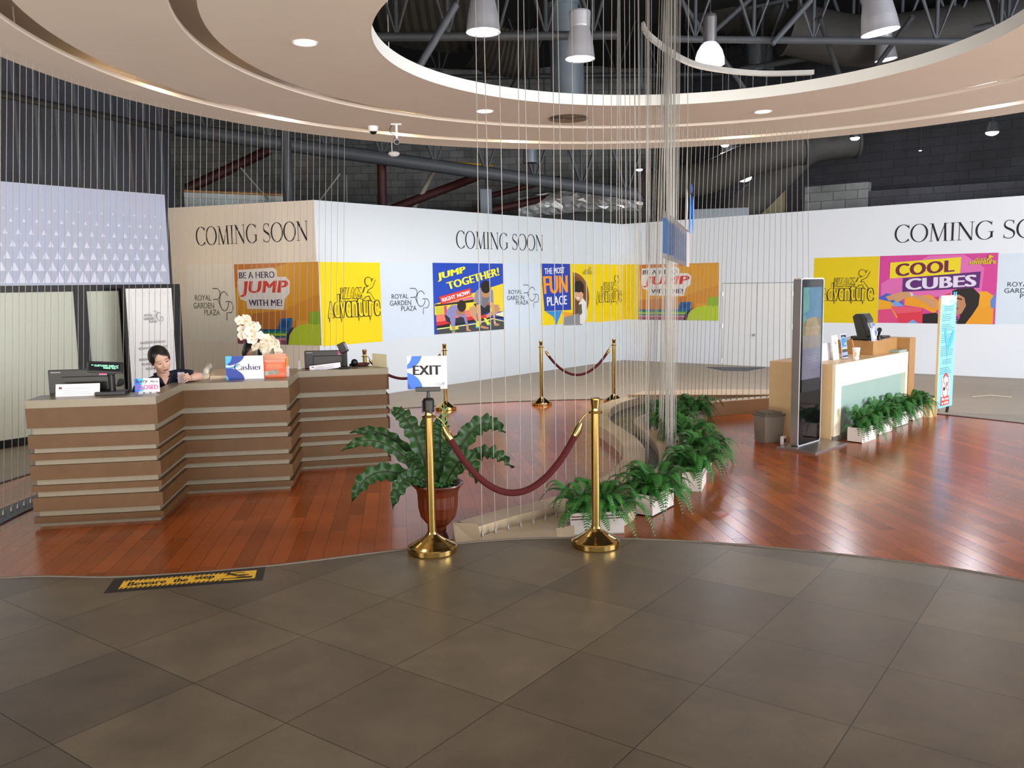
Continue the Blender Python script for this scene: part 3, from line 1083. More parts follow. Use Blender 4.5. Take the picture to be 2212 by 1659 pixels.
def downlight(label, px, py):
    p = at(px, py, ZC)
    o = thing('downlight', label, 'ceiling light', p, 0, 'recessed downlights in the round ceiling')
    mb = MB(); mb.lathe([(0.085, -0.001), (0.10, -0.001), (0.10, -0.007), (0.085, -0.004)], 28, closed=True); mb.build('trim_ring', 'white', o)
    mb = MB(); mb.lathe([(0, -0.004), (0.085, -0.004), (0.085, -0.001), (0, -0.001)], 24); mb.build('diffuser', 'lamp_warm', o)
    l = bpy.data.lights.new('downlight_beam', 'SPOT')
    l.energy, l.spot_size, l.spot_blend, l.shadow_soft_size, l.color = 45, radians(120), 0.7, 0.08, (1, 0.86, 0.7)
    lo = bpy.data.objects.new('downlight_beam', l)
    COL.objects.link(lo)
    lo.location = p - Vector((0, 0, 0.02))


downlight('round recessed downlight at upper left of the inner ceiling ring', 659, 92)
downlight('round recessed downlight below the left bell lamp', 1047, 240)
downlight('round recessed downlight right of the cable cluster', 1648, 241)

for k, (px, py, lab) in enumerate(((315, 180, 'warm lamp in the outer ceiling groove, leftmost one'), (585, 248, 'white lamp in the outer ceiling groove above the beige hoarding'),
                              (838, 286, 'warm lamp in the outer ceiling groove by the bullet camera'), (1100, 304, 'warm lamp in the outer ceiling groove right of the camera'),
                              (1595, 296, 'warm lamp in the outer ceiling groove over the far kerb'), (2180, 227, 'white lamp in the outer ceiling groove at right edge'))):
    q = at(px, py, 3.78)
    ang = atan2(q.y - CY0, q.x - CX0)
    warm = k not in (1, 5)
    o = thing('groove_lamp', lab, 'cove light', (CX0 + 4.87 * cos(ang), CY0 + 4.87 * sin(ang), 3.84), ang, 'lamps in the outer ceiling groove')
    mb = MB(); mb.lathe([(0, -0.035), (0.06, -0.035), (0.065, 0.0), (0, 0.0)], 16); mb.build('bulb', emis('groove_glow_%d' % k, 'ffe3b8' if warm else 'f3ecff', 30.0), o)
    mb = MB(); mb.lathe([(0.065, 0.003), (0.075, 0.003), (0.072, -0.03), (0.065, -0.03)], 16, closed=True); mb.tube([(0, 0, 0), (0, 0, 0.105)], 0.012, 6); mb.build('holder', 'white', o)
    l = bpy.data.lights.new('groove_light', 'POINT')
    l.energy, l.shadow_soft_size, l.color = 3.0, 0.05, (1, 0.82, 0.55) if warm else (0.95, 0.92, 1)
    lo = bpy.data.objects.new('groove_light', l)
    COL.objects.link(lo)
    lo.location = (CX0 + 4.87 * cos(ang), CY0 + 4.87 * sin(ang), 3.79)

# round air diffuser, cameras, wireless dome
o = thing('air_vent', 'round brown ringed air vent flush in the inner ceiling ring', 'air vent', at(1228, 255, ZC))
for k in range(5):
    r = 0.05 + k * 0.036
    mb = MB(); mb.lathe([(r, -0.002), (r + 0.03, -0.014), (r + 0.032, -0.011), (r + 0.004, 0.0)], 32, closed=True)
    mb.build('ring', mat('brown_vent', '7d6a5a', 0.5), o)
mb = MB(); mb.lathe([(0, -0.003), (0.22, -0.003), (0.22, 0), (0, 0)], 32); mb.build('backing', mat('vent_dark', '4a3e36', 0.7), o)

o = thing('dome_camera', 'white dome security camera beside a groove lamp', 'security camera', at(806, 273, ZC))
mb = MB(); mb.lathe([(0, 0), (0.06, 0), (0.06, -0.02), (0.052, -0.06), (0.0, -0.06)], 20); mb.build('housing', 'white', o)
mb = MB(); mb.ell((0, 0, -0.06), (0.042, 0.042, 0.035), n=16, k=8); mb.build('lens_dome', 'plastic', o)
o = thing('bullet_camera', 'small bullet security camera on a drop bracket under the ceiling', 'security camera', at(856, 268, ZC))
mb = MB(); mb.box(-0.06, 0.06, -0.03, 0.03, -0.012, 0); mb.tube([(0, 0, -0.01), (0, 0, -0.17)], 0.014, 8); mb.build('bracket', 'white', o)
mb = MB(); mb.tube([(-0.02, 0.05, -0.17), (0.01, -0.08, -0.215)], 0.034, 12); mb.build('camera_body', 'silver', o)
mb = MB(); mb.tube([(-0.05, 0, -0.01), (-0.08, 0, -0.06), (-0.07, 0, -0.09), (-0.02, 0.02, -0.14)], 0.005, 5); mb.build('cord', 'plastic', o)
mb = MB(); mb.tube([(0.0104, -0.081, -0.2155), (0.012, -0.086, -0.217)], 0.026, 12); mb.build('lens', 'plastic', o)
p = dep(851, 331, 13.7)
o = thing('wireless_access_point', 'white dome wireless unit hanging before the grey truss pipe', 'wireless unit', p)
mb = MB(); mb.lathe([(0, -0.05), (0.05, -0.045), (0.085, -0.02), (0.09, 0.0), (0.07, 0.02), (0, 0.025)], 20); mb.build('dome', 'white', o)
mb = MB(); mb.tube([(-0.03, 0, 0.02), (-0.03, 0, 7.74 - p.z)], 0.008, 6); mb.build('stem', 'white', o)


def truss(label, b0, b1, h, nweb, rb=0.07, rw=0.035, m='steel', zig=1):
    b0, b1 = Vector(b0), Vector(b1)
    o = thing('roof_truss', label, 'roof truss', b0, 0, 'steel trusses under the roof')
    mb = MB(); mb.tube([b0, b1], rb, 8); mb.build('bottom_chord', m, o, world=True)
    up = Vector((0, 0, h))
    mb = MB(); mb.tube([b0 + up, b1 + up], rb * 0.8, 8); mb.build('top_chord', m, o, world=True)
    for k in range(nweb):
        a, b = b0.lerp(b1, k / nweb), b0.lerp(b1, (k + 0.5) / nweb)
        c = b0.lerp(b1, (k + 1) / nweb)
        mb = MB(); mb.tube([a + up, b, c + up], rw, 6); mb.build('web_brace', m, o, world=True)
        mb = MB(); mb.tube([b, b + up], rw * 0.8, 6); mb.build('web_post', m, o, world=True)
    return o


truss('grey truss with a thick bottom pipe above the white hoarding', dep(380, 278, 17.0), dep(1400, 424, 20.5), 1.5, 9, 0.14, 0.045)
truss('dark truss crossing the left of the round opening', dep(800, 80, 13.5), dep(1330, 76, 14.5), 1.3, 5, 0.07, 0.05, 'steelD')
truss('steel truss crossing the right of the round opening', dep(1440, 84, 15.5), dep(2230, 92, 14.5), 1.4, 6, 0.06, 0.04)
truss('low far truss behind the opening centre', dep(900, 168, 20), dep(1560, 160, 21), 1.4, 7, 0.06, 0.035, 'steelD')
truss('far truss above the right hoarding seen in the opening', dep(1600, 150, 20), dep(2240, 40, 17), 1.3, 6, 0.07, 0.045)


def beam(label, a, b, r, m, cat='steel brace', name='steel_brace', group='loose steel braces and pipes'):
    a, b = Vector(a), Vector(b)
    o = thing(name, label, cat, a, 0, group)
    mb = MB(); mb.tube([a, b], r, 8); mb.build('tube', m, o, world=True)


beam('dark red brace slanting up above the lower white block wall', dep(405, 408, 19), dep(580, 325, 20), 0.11, 'red')
beam('dark red brace slanting up above the white hoarding', dep(845, 452, 20), dep(1030, 382, 21.5), 0.10, 'red')
beam('dark red upright pipe behind the white hoarding', Vector((dep(822, 455, 19).x, 19, 0)), dep(824, 340, 19), 0.10, 'red')
beam('dark red low brace beside the foil duct', dep(1010, 465, 21.5), dep(1290, 405, 23), 0.09, 'red')
beam('dark red short brace above the foil duct', dep(1050, 425, 22), dep(1210, 385, 23), 0.07, 'red')
beam('pale slanting pipe below the thick truss pipe', dep(893, 450, 20.5), dep(940, 368, 20.5), 0.06, mat('pale_pipe', '8a8579', 0.6))
beam('yellow gas pipe behind the truss posts', dep(895, 344, 19.5), dep(1066, 358, 20), 0.025, mat('yellow_pipe', 'b08a1c', 0.5))
beam('thin pale rod crossing left above the brick wall', dep(520, 363, 18), dep(578, 430, 18), 0.02, mat('pale_rod', '8f8d84', 0.6))
beam('thin pale rod leaning right of the grey column', dep(690, 434, 19), dep(735, 375, 19), 0.02, mat('pale_rod', '8f8d84', 0.6))
beam('upright thin white pipe left of the red upright', dep(749, 440, 20), dep(748, 378, 20), 0.025, mat('pale_rod', '8f8d84', 0.6))
beam('long dark brace from upper left to the opening centre', dep(905, 145, 13.0), dep(985, 10, 13.2), 0.055, 'steel')
beam('dark strut slanting to the centre of the opening', dep(1105, 195, 17), dep(1205, 0, 17.5), 0.06, 'steelD')
beam('slanting strut right of the tilted lamp', dep(1815, 170, 16), dep(1770, 38, 15), 0.05, 'steelD')
beam('pale strut slanting left of the tilted lamp', dep(1668, 95, 15), dep(1752, 0, 15), 0.05, 'steel')
beam('strut rising to the right of the opening', dep(1888, 150, 17), dep(1972, 35, 16), 0.045, 'steel')
beam('strut crossing behind the clear dome lamp', dep(1607, 190, 18), dep(1470, 0, 17), 0.05, 'steel')
beam('slanting strut above the clear dome lamp', dep(1540, 70, 17), dep(1640, -20, 17), 0.05, 'steel')
for px, y, w, yt, lab in ((626, 17.6, 22, 280, 'grey round column rising behind the beige hoarding'), (2118, 21, 26, 120, 'dark round column behind the right hoarding')):
    p = dep(px, 500, y)
    o = thing('column', lab, 'column', (p.x, p.y, 0))
    mb = MB(); mb.tube([(0, 0, 0), (0, 0, 7.4)], w * y / FPX / 2, 16); mb.build('shaft', 'steel', o)
    mb = MB(); mb.tube([(0, 0, 0), (0, 0, 0.03)], w * y / FPX / 2 * 1.5, 16); mb.build('base_plate', 'steel', o)


def duct(label, pts, r, m, n=20, ribs=0):
    pts = [Vector(p) for p in pts]
    o = thing('air_duct', label, 'air duct', pts[0], 0, 'air ducts under the roof')
    P3 = []
    for i in range(len(pts) - 1):
        a, b, c, d = pts[max(i - 1, 0)], pts[i], pts[i + 1], pts[min(i + 2, len(pts) - 1)]
        for k in range(8):
            t = k / 8
            P3.append(0.5 * ((2 * b) + (c - a) * t + (2 * a - 5 * b + 4 * c - d) * t * t + (3 * b - a - 3 * c + d) * t ** 3))
    P3.append(pts[-1])
    rr = [r * (1 + (0.03 if ribs and i % 2 else 0)) for i in range(len(P3))]
    mb = MB(); mb.tube(P3, rr, n)
    if ribs:
        rnd = random.Random(3)
        for v in mb.v:
            v += Vector((rnd.uniform(-1, 1), rnd.uniform(-1, 1), rnd.uniform(-1, 1))) * 0.045
        mb.sm = [False] * len(mb.sm)
    mb.build('duct_run', m, o, world=True)
    for q in (P3[len(P3) // 4], P3[3 * len(P3) // 4]):
        mb = MB(); mb.tube([q + Vector((0, 0, r * 0.9)), Vector((q.x, q.y, 7.79))], 0.012, 5); mb.build('hanger_rod', 'steelD', o, world=True)
    for q, q2 in ((P3[0], P3[1]), (P3[-1], P3[-2])):
        d = (q2 - q).normalized()
        mb = MB(); mb.tube([q, q + d * 0.06], r * 1.08, n); mb.build('collar', m, o, world=True)


duct('blue-grey upright round duct behind the second bell lamp', [dep(1226, 212, 16.5), dep(1224, 120, 16.5), dep(1215, 10, 16.5)], 0.31, 'duct')
duct('dim upright round duct right of the clear dome lamp', [dep(1643, 155, 20), dep(1642, 90, 20)], 0.27, 'duct')
duct('crumpled silver foil duct above the hoarding corner', [dep(1120, 455, 22.5), dep(1200, 438, 22.5), dep(1290, 432, 22.5), dep(1385, 430, 22.5)], 0.26, 'foil', ribs=1)
dg = mat('grey_fabric_duct', '3a3937', 0.8, var=0.15)
duct('large grey duct elbow bending down behind the right cables', [dep(1850, 305, 20), dep(1750, 320, 20), dep(1690, 370, 20), dep(1640, 420, 20), dep(1600, 460, 20), dep(1585, 520, 20)], 0.36, dg)
duct('grey duct branch running left behind the right cables', [dep(1735, 318, 19.2), dep(1620, 345, 19.2), dep(1520, 385, 19.6), dep(1400, 400, 20.5)], 0.36, dg)
duct('short grey duct stub under the rim in the middle', [dep(1145, 352, 19), dep(1145, 318, 19), dep(1145, 290, 19)], 0.15, 'duct')
duct('wide dark duct running across the upper right roof', [dep(1700, 60, 18), dep(1900, 90, 18), dep(2240, 30, 18)], 0.5, mat('dim_duct', '3c3a38', 0.7))
p = dep(1050, 436, 20)
o = thing('junction_box', 'grey upright metal box hanging left of the foil duct', 'metal box', p)
mb = MB(); mb.box(-0.13, 0.13, -0.12, 0.12, -0.3, 0.28, ch=0.01); mb.build('box_body', 'duct', o)
mb = MB(); mb.box(-0.11, 0.11, -0.128, -0.12, -0.28, 0.26); mb.build('cover', 'duct', o)
mb = MB(); mb.tube([(0, 0, 0.27), (0, 0, 7.74 - p.z)], 0.012, 6); mb.build('drop_rod', 'steelD', o)
p = dep(1655, 470, 21.0)
mb = MB(); mb.box(p.x - 0.45, p.x + 0.45, p.y, p.y + 0.3, 0, 4.1)
struct('wall_beige_pier', mb, mat('beige_pier', '7d7558', 0.7, var=0.2))
mb = MB(); a, b = onw(1498, 470, WC), onw(1618, 468, WC)
mb.add([(a.x, a.y + 0.02, 3.1), (b.x, b.y + 0.02, 3.1), (b.x, b.y + 0.02, 3.36), (a.x, a.y + 0.02, 3.4), (a.x, a.y + 0.06, 3.1), (b.x, b.y + 0.06, 3.1), (b.x, b.y + 0.06, 3.36), (a.x, a.y + 0.06, 3.4)],
       [(0, 1, 2, 3), (7, 6, 5, 4), (0, 4, 5, 1), (3, 2, 6, 7), (0, 3, 7, 4), (1, 5, 6, 2)])
struct('trim_5', mb, mat('blue_grey_foil_strip', '9aa6b2', 0.35, var=0.15, scale=4))

# billowing ribbed insulation sheets inside the roof
for (c0, c1, c2, c3) in (((840, 95), (1085, 105), (1060, -40), (800, -50)), ((985, 130), (1165, 158), (1165, 60), (1050, 40)), ((1480, 60), (1700, 70), (1700, -30), (1480, -40))):
    fa, ne = (21.0, 19.6) if c0[0] > 1400 else (18, 14.8)
    q = [dep(*c0, fa), dep(*c1, fa), dep(*c2, ne), dep(*c3, ne)]
    mb = MB()
    nu, nv = 26, 12
    vs = []
    for j in range(nv + 1):
        for i in range(nu + 1):
            u, v = i / nu, j / nv
            p = q[0] * (1 - u) * (1 - v) + q[1] * u * (1 - v) + q[2] * u * v + q[3] * (1 - u) * v
            vs.append(p + Vector((0, 0, -0.35 * sin(pi * v) - 0.12 * sin(pi * u) + 0.025 * (i % 2))))
    mb.add(vs, [(j * (nu + 1) + i, j * (nu + 1) + i + 1, (j + 1) * (nu + 1) + i + 1, (j + 1) * (nu + 1) + i) for j in range(nv) for i in range(nu)])
    struct('ceiling', mb, 'insul')

# the hanging blue sign seen from its edge and back
p = at(1462, 520, 2.4)
S0 = dep(1434, 557, 8.5)
S1 = dep(1486, 576, 7.5)
o = thing('hanging_sign', 'clear acrylic hanging sign with blue strip lettering, seen from behind', 'sign', S0)
U = (S1 - S0); U.z = 0; w = U.length; U.normalize()
N = Vector((U.y, -U.x, 0))
acr = glass_mat('clear_acrylic', 'c4bcbc', 0.2, 0.78)
mb = MB()
zt0, zt1 = dep(1438, 456, 8.5).z, dep(1486, 500, 7.5).z
z0 = S0.z
vs = []
for k in (-0.012, 0.012):
    for (x, z) in ((0, z0), (w, S1.z), (w, zt1), (0, zt0)):
        vs.append(S0.xy.to_3d() + U * x + N * k + Vector((0, 0, z)))
mb.add(vs, [(3, 2, 1, 0), (4, 5, 6, 7), (0, 1, 5, 4), (1, 2, 6, 5), (2, 3, 7, 6), (3, 0, 4, 7)])
mb.build('panel', acr, o, world=True)
bs = mat('blue_strip', '4f8fe0', 0.35, var=0.1)
for k in range(11):
    x = 0.10 * w + k * 0.083 * w
    t = x / w
    za, zb = z0 * (1 - t) + S1.z * t + 0.035, zt0 * (1 - t) + zt1 * t - 0.045
    c = S0.xy.to_3d() + U * x
    mb = MB()
    if k < 5:
        mb.tube([c + N * 0.02 + Vector((0, 0, za + 0.02)), c + N * 0.02 + Vector((0, 0, (za + zb) / 2)), c + N * 0.02 + Vector((0, 0, zb))], 0.014, 6)
    else:
        mb.box(c.x - 0.012, c.x + 0.012, c.y - 0.03, c.y + 0.03, za, zb)
    mb.build('letter_strip', bs, o, world=True)
for (px, yt, yb, wid, m_) in ((1482, 408, 496, 13, acr), (1490, 420, 504, 9, bs), (1497, 424, 504, 8, bs), (1494, 397, 418, 7, M['blue'])):
    a, b = dep(px, yb, 7.5), dep(px + (2 if wid > 8 else 0), yt, 7.5)
    r_ = wid * 7.5 / FPX / 2
    mb = MB(); mb.tube([a, a.lerp(b, 0.3), a.lerp(b, 0.6), a.lerp(b, 0.9), b], [r_ * 0.5, r_, r_ * 1.1, r_ * 0.7, r_ * 0.3], 10, flat=0.4)
    mb.build('leaf_emblem', m_, o, world=True)
for px, yt, d_ in ((1440, 458, 8.45), (1484, 415, 7.5)):
    a = dep(px, yt, d_)
    mb = MB(); mb.tube([a, Vector((a.x, a.y, 7.74))], 0.003, 5); mb.build('hanging_wire', 'cable', o, world=True)

# ------------------------------------------------------------------ cashier counter (zigzag in plan)
CP = [Vector(p) for p in ((-3.74, 6.55), (-2.79, 6.70), (-2.91, 7.57), (-2.01, 7.71), (-2.12, 8.54), (-1.26, 8.75))]
CT = 1.0


def offset_line(pts, ds):
    """offset each segment away from the photographer / to the left by its own distance"""
    segs = []
    for i in range(len(pts) - 1):
        a, b = pts[i], pts[i + 1]
        d = (b - a).normalized()
        n = Vector((-d.y, d.x))
        segs.append((a + n * ds[i], d))
    out = [segs[0][0]]
    for (p, d), (q, e) in zip(segs[:-1], segs[1:]):
        cr = d.x * e.y - d.y * e.x
        t = ((q.x - p.x) * e.y - (q.y - p.y) * e.x) / cr
        out.append(p + d * t)
    p, d = segs[-1]
    out.append(p + d * (pts[-1] - pts[-2]).length)
    return out


cnt = thing('cashier_counter', 'zigzag cashier counter clad in brown wood bands with cream gaps', 'counter', (CP[1].x, CP[1].y, 0))
back = offset_line(CP, [0.34, 0.13, 0.34, 0.13, 0.34])
core_f = offset_line(CP, [0.035] * 5)
core_f[0] += (CP[1] - CP[0]).normalized() * 0.03
core_f[-1] -= (CP[5] - CP[4]).normalized() * 0.03
mb = MB(); mb.ribbon(core_f, offset_line(CP, [0.30, 0.11, 0.30, 0.11, 0.30]), 0.0, CT - 0.05); mb.build('body', 'cream', cnt, world=True)
topf = offset_line(CP, [0.008] * 5)
mb = MB(); mb.ribbon(topf, back, CT - 0.062, CT); mb.build('countertop', 'cream', cnt, world=True)
bands = [(0.783, 0.938), (0.622, 0.728), (0.531, 0.583), (0.376, 0.488), (0.281, 0.33), (0.127, 0.235), (0.032, 0.081)]
for z0, z1 in bands:
    mb = MB(); mb.ribbon(offset_line(CP, [0.0] * 5), offset_line(CP, [0.05] * 5), z0, z1)
    e = (CP[5] - CP[4]).normalized(); nn = Vector((-e.y, e.x))
    mb.ribbon([CP[5] - e * 0.02, CP[5] - e * 0.02 + nn * 0.33], [CP[5], CP[5] + nn * 0.33], z0, z1)
    mb.build('cladding_band', 'slat', cnt, world=True)
# raised cream end panel on the right end
e = (CP[5] - CP[4]).normalized(); nn = Vector((-e.y, e.x))
mb = MB(); q = CP[5] - e * 0.02
mb.ribbon([q - e * 0.115 + nn * 0.27, q + nn * 0.05 + e * 0.012], [q - e * 0.115 + nn * 0.29, q + nn * 0.07 + e * 0.012], CT, CT + 0.135)
mb.build('end_panel', mat('glossy_cream_panel', 'd9cfae', 0.1, var=0.05), cnt, world=True)

d1 = (CP[1] - CP[0]).normalized()
A1 = atan2(d1.y, d1.x)


def local(p, rz):
    return Matrix.Translation(p) @ Matrix.Rotation(rz, 4, 'Z')


def on_top(px, py, z=CT):
    return at(px, py, z)


def monitor(label, px, py, w, h, rz):
    p = on_top(px, py)
    o = thing('monitor', label, 'computer monitor', p, rz, 'monitors seen from behind')
    mb = MB(); mb.box(-w / 2, w / 2, 0, 0.035, 0.0, h, ch=0.006); mb.build('casing', 'plastic', o)
    mb = MB(); mb.box(-w * 0.30, w * 0.42, -0.02, 0.0, 0.02, h * 0.72, ch=0.006); mb.build('back_hump', 'plastic', o)
    mb = MB(); mb.box(-w / 2 + 0.012, w / 2 - 0.012, 0.035, 0.037, 0.03, h - 0.012); mb.build('screen', mat('dark_screen', '0b0c10', 0.1), o)
    mb = MB(); mb.box(-0.10, 0.10, 0.0, 0.14, 0.0, 0.012, ch=0.004); mb.build('stand', 'plastic', o)
    a = Art(o, (-w / 2, 0, 0), (1, 0, 0), (0, 0, 1), (0, -1, 0), w, h)
    a.text('lenovo', (0.05, 0.88, 0.19, 0.94), mat('silver_logo', 'c9c9cc', 0.4), 0.02)
    a.root = o
    root_loc = o.matrix_world
    for part, (mb, ms) in a.parts.items():
        mb.build(part, ms, o)
    sx = 0.40 if px < 400 else 0.39
    mb = MB(); mb.box(w * 0.28, w * 0.46, -0.0035, 0.0, h * 0.77, h * 0.97); mb.build('sticker', 'pink', o)
    mb = MB(); mb.box(w * 0.28, w * 0.46, -0.0035, 0.0, h * 0.755, h * 0.77); mb.build('sticker_edge', 'white', o)
    return o


m1 = monitor('black monitor at the left end of the zigzag counter, back turned', 178, 851, 0.50, 0.20, A1)
m2 = monitor('black monitor at the right end of the zigzag counter, back turned', 705, 796, 0.43, 0.185, A1)


def sheet(label, px, py, w, h, rz, tilt, name='paper_sheet', roll=0.0, cat='paper'):
    p = on_top(px, py)
    o = thing(name, label, cat, p, rz)
    R = Matrix.Rotation(tilt, 4, 'X') @ Matrix.Rotation(roll, 4, 'Y')
    mb = MB(R); mb.box(-w / 2, w / 2, -0.001, 0.001, 0.0, h); mb.build('sheet', 'paper', o)
    mb = MB(R)
    for k, (x0, x1) in enumerate(((-0.30, 0.28), (-0.36, -0.05), (-0.32, 0.25), (-0.36, 0.3))):
        zz = h * (0.62 - 0.15 * k)
        mb.add([(x0 * w, -0.0018, zz), (x1 * w, -0.0018, zz), (x1 * w, -0.0018, zz + 0.004), (x0 * w, -0.0018, zz + 0.004)], [(0, 1, 2, 3)])
    mb.build('print_lines', mat('pale_grey_print', 'b3aeba', 0.6), o)
    mb = MB(R); mb.box(-w * 0.43, -w * 0.36, -0.0022, -0.001, h * 0.6, h * 0.78); mb.build('seal', mat('brown_seal', '7c4a40', 0.6), o)
    return o


sheet('white notice sheet leaning on the left monitor', 168, 856, 0.33, 0.10, A1, -0.25)
sheet('white notice sheet leaning on the right monitor', 703, 798, 0.31, 0.055, A1, -0.3, roll=-0.1)

# customer display on a post
p = on_top(243, 852)
o = thing('customer_display', 'small black customer display with green digits on a post', 'display', p, A1)
mb = MB(); mb.box(-0.115, 0.115, -0.07, 0.07, 0, 0.03, ch=0.006); mb.build('base', 'plasticG', o)
mb = MB(); mb.tube([(0, 0, 0.03), (0, 0, 0.17)], 0.014, 10); mb.tube([(-0.028, 0, 0.168), (0.028, 0, 0.168)], 0.016, 10); mb.build('post', 'plasticG', o)
R = Matrix.Translation((-0.04, 0, 0.22)) @ Matrix.Rotation(radians(4), 4, 'Y') @ Matrix.Rotation(-0.2, 4, 'X')
mb = MB(R); mb.box(-0.135, 0.135, -0.02, 0.02, -0.045, 0.045, ch=0.008); mb.build('head', 'plastic', o)
mb = MB(R); mb.box(-0.115, 0.115, -0.0215, -0.0195, -0.028, 0.03); mb.build('screen', mat('dark_screen', '0b0c10', 0.1), o)
mb = MB(R)
for body, x0, x1, z0, z1 in (('** CUSTOMER DISPLAY', -0.10, 0.105, 0.003, 0.018), ('THANK YOU **', -0.01, 0.105, -0.014, 0.001)):
    vs, fs = text_geo(body, 0.02)
    mb.add([(x0 + v[0] * (x1 - x0), -0.0225, z0 + v[1] * (z1 - z0)) for v in vs], fs)
mb.build('lettering', 'led_green', o)
p = on_top(262, 838)
o = thing('barcode_scanner', 'black handheld scanner lying behind the customer display', 'scanner', p, A1)
mb = MB(); mb.tube([(-0.02, 0.03, 0.03), (0.0, 0.0, 0.05), (0.01, -0.03, 0.055)], [0.022, 0.032, 0.03], 12); mb.build('head', 'plastic', o)
mb = MB(); mb.tube([(-0.02, 0.03, 0.03), (-0.05, 0.08, 0.02), (-0.06, 0.12, 0.018)], [0.02, 0.016, 0.018], 10); mb.build('handle', 'plastic', o)

# sorry we're closed stand
p = on_top(319, 850)
o = thing('closed_sign', "small blue and white stand reading Sorry We're CLOSED", 'sign', p, A1)
w, h = 0.19, 0.112
mb = MB(); mb.box(-w / 2, w / 2, -0.003, 0.003, 0.012, 0.012 + h); mb.build('panel', 'paper', o)
mb = MB()
for x in (-0.05, 0.0, 0.05):
    mb.box(x - 0.02, x + 0.02, -0.03, 0.02, 0, 0.004); mb.box(x - 0.016, x + 0.016, -0.012, -0.004, 0.0, 0.022)
mb.build('acrylic_foot', glass_mat('clear_holder', 'e8ecef', 0.1, 0.5), o)
a = Art(o, (-w / 2, -0.003, 0.012), (1, 0, 0), (0, 0, 1), (0, -1, 0), w, h, base=0.0006, step=0.0004)
a.poly([(0, 0), (0.28, 0), (0.40, 0.25), (0.30, 0.5), (0.36, 1), (0, 1)], 'sky')
a.poly([(0, 0), (0.2, 0), (0.24, 0.6), (0.1, 1), (0, 1)], 'blue')
a.text('Sorry', (0.05, 0.62, 0.53, 0.93), 'ink', 0.02, shear=0.12)
a.text("...We're", (0.56, 0.68, 0.95, 0.86), 'ink', 0.01)
a.text('CLOSED', (0.08, 0.20, 0.94, 0.52), 'pink', 0.03)
for part, (mb, ms) in a.parts.items():
    mb.build(part, ms, o)

# telephone with its coiled cord hanging over the front
A2 = atan2((CP[3] - CP[2]).y, (CP[3] - CP[2]).x)
p = on_top(472, 817)
o = thing('telephone', 'cream desk telephone with its cord looping down the counter front', 'telephone', p, A2)
mb = MB()
vs = [(-0.06, -0.09, 0), (0.12, -0.09, 0), (0.12, 0.09, 0), (-0.06, 0.09, 0), (-0.06, -0.09, 0.03), (0.12, -0.09, 0.03), (0.12, 0.09, 0.075), (-0.06, 0.09, 0.075)]
mb.add(vs, [(3, 2, 1, 0), (4, 5, 6, 7), (0, 1, 5, 4), (1, 2, 6, 5), (2, 3, 7, 6), (3, 0, 4, 7)])
mb.build('body', mat('cream_phone', 'd8c3a8', 0.4), o)
mb = MB(); mb.tube([(-0.095, -0.11, 0.05), (-0.095, -0.08, 0.075), (-0.095, 0.0, 0.095), (-0.095, 0.08, 0.11), (-0.095, 0.11, 0.095)], [0.026, 0.03, 0.022, 0.03, 0.026], 12); mb.build('handset', mat('pale_phone', 'ddd6cc', 0.35), o)
mb = MB(); mb.box(-0.125, -0.065, -0.10, 0.1, 0, 0.05, ch=0.008); mb.build('cradle', mat('cream_phone', 'd8c3a8', 0.4), o)
mb = MB()
for i in range(3):
    for j in range(4):
        y = -0.06 + j * 0.032
        z = 0.03 + (y + 0.09) / 0.18 * 0.045
        mb.box(-0.03 + i * 0.03, -0.012 + i * 0.03, y, y + 0.018, z, z + 0.006)
mb.build('keypad', mat('phone_keys', '9a8c80', 0.5), o)
mb = MB()
cord = []
for i in range(181):
    t = i / 180
    x = -0.135 + 0.085 * t
    s_ = 2 * t - 1
    z = 0.025 - 0.30 * (1 - abs(s_) ** 2.6)
    y = -0.105 - 0.055 * min(1, (1 - abs(s_)) * 9)
    cord.append((x + 0.006 * cos(i * 1.9), y + 0.006 * sin(i * 1.9), z))
mb.tube(cord, 0.0045, 5); mb.build('cord', mat('pale_phone', 'ddd6cc', 0.35), o)

# cashier sign, orange donation box, card holder
p = on_top(530, 819)
o = thing('cashier_sign', 'blue and white upright sign reading Cashier', 'sign', p, A2)
w, h = 0.335, 0.215
mb = MB(); mb.box(-w / 2, w / 2, -0.002, 0.004, 0, h); mb.box(-w / 2, w / 2, 0.004, 0.1, 0, 0.004); mb.build('panel', 'paper', o)
a = Art(o, (-w / 2, -0.002, 0), (1, 0, 0), (0, 0, 1), (0, -1, 0), w, h, base=0.0006, step=0.0004)
a.poly([(0, 0.62)] + arc(0.0, 1.0, 0.18, 0.40, -90, 0, 12)[1:] + [(0, 1)], 'sky')
a.poly(arc(0.0, 1.05, 0.50, 0.46, -80, -6, 16) + [(0.46, 1), (0.17, 1)] + arc(0.0, 1.0, 0.17, 0.34, 0, -80, 10), 'navyp')
a.poly([(0, 0.56)] + arc(0, 0.60, 0.35, 0.35, -10, 10, 4) + [(0.24, 0.5), (0.30, 0.2), (0, 0.44)], mat('pale_blue_print', '7fc4f2', 0.4))
a.poly([(0, 0)] + arc(0.0, 0.0, 0.48, 0.50, 0, 90, 18), 'navyp')
a.poly([(0, 0), (0.07, 0.0), (0.03, 0.14), (0, 0.2)], 'sky')
a.text('Cashier', (0.22, 0.40, 0.94, 0.66), mat('dark_blue_ink', '20205c', 0.5), serif=True, T=0.14, t=0.05)
for part, (mb, ms) in a.parts.items():
    mb.build(part, ms, o)
p = on_top(594, 816)
o = thing('donation_box', 'orange and clear acrylic collection box with coins', 'box', p, A2)
w, h, dd = 0.20, 0.17, 0.12
oc = glass_mat('clear_orange_acrylic', 'e0663c', 0.15, 0.75)
mb = MB()
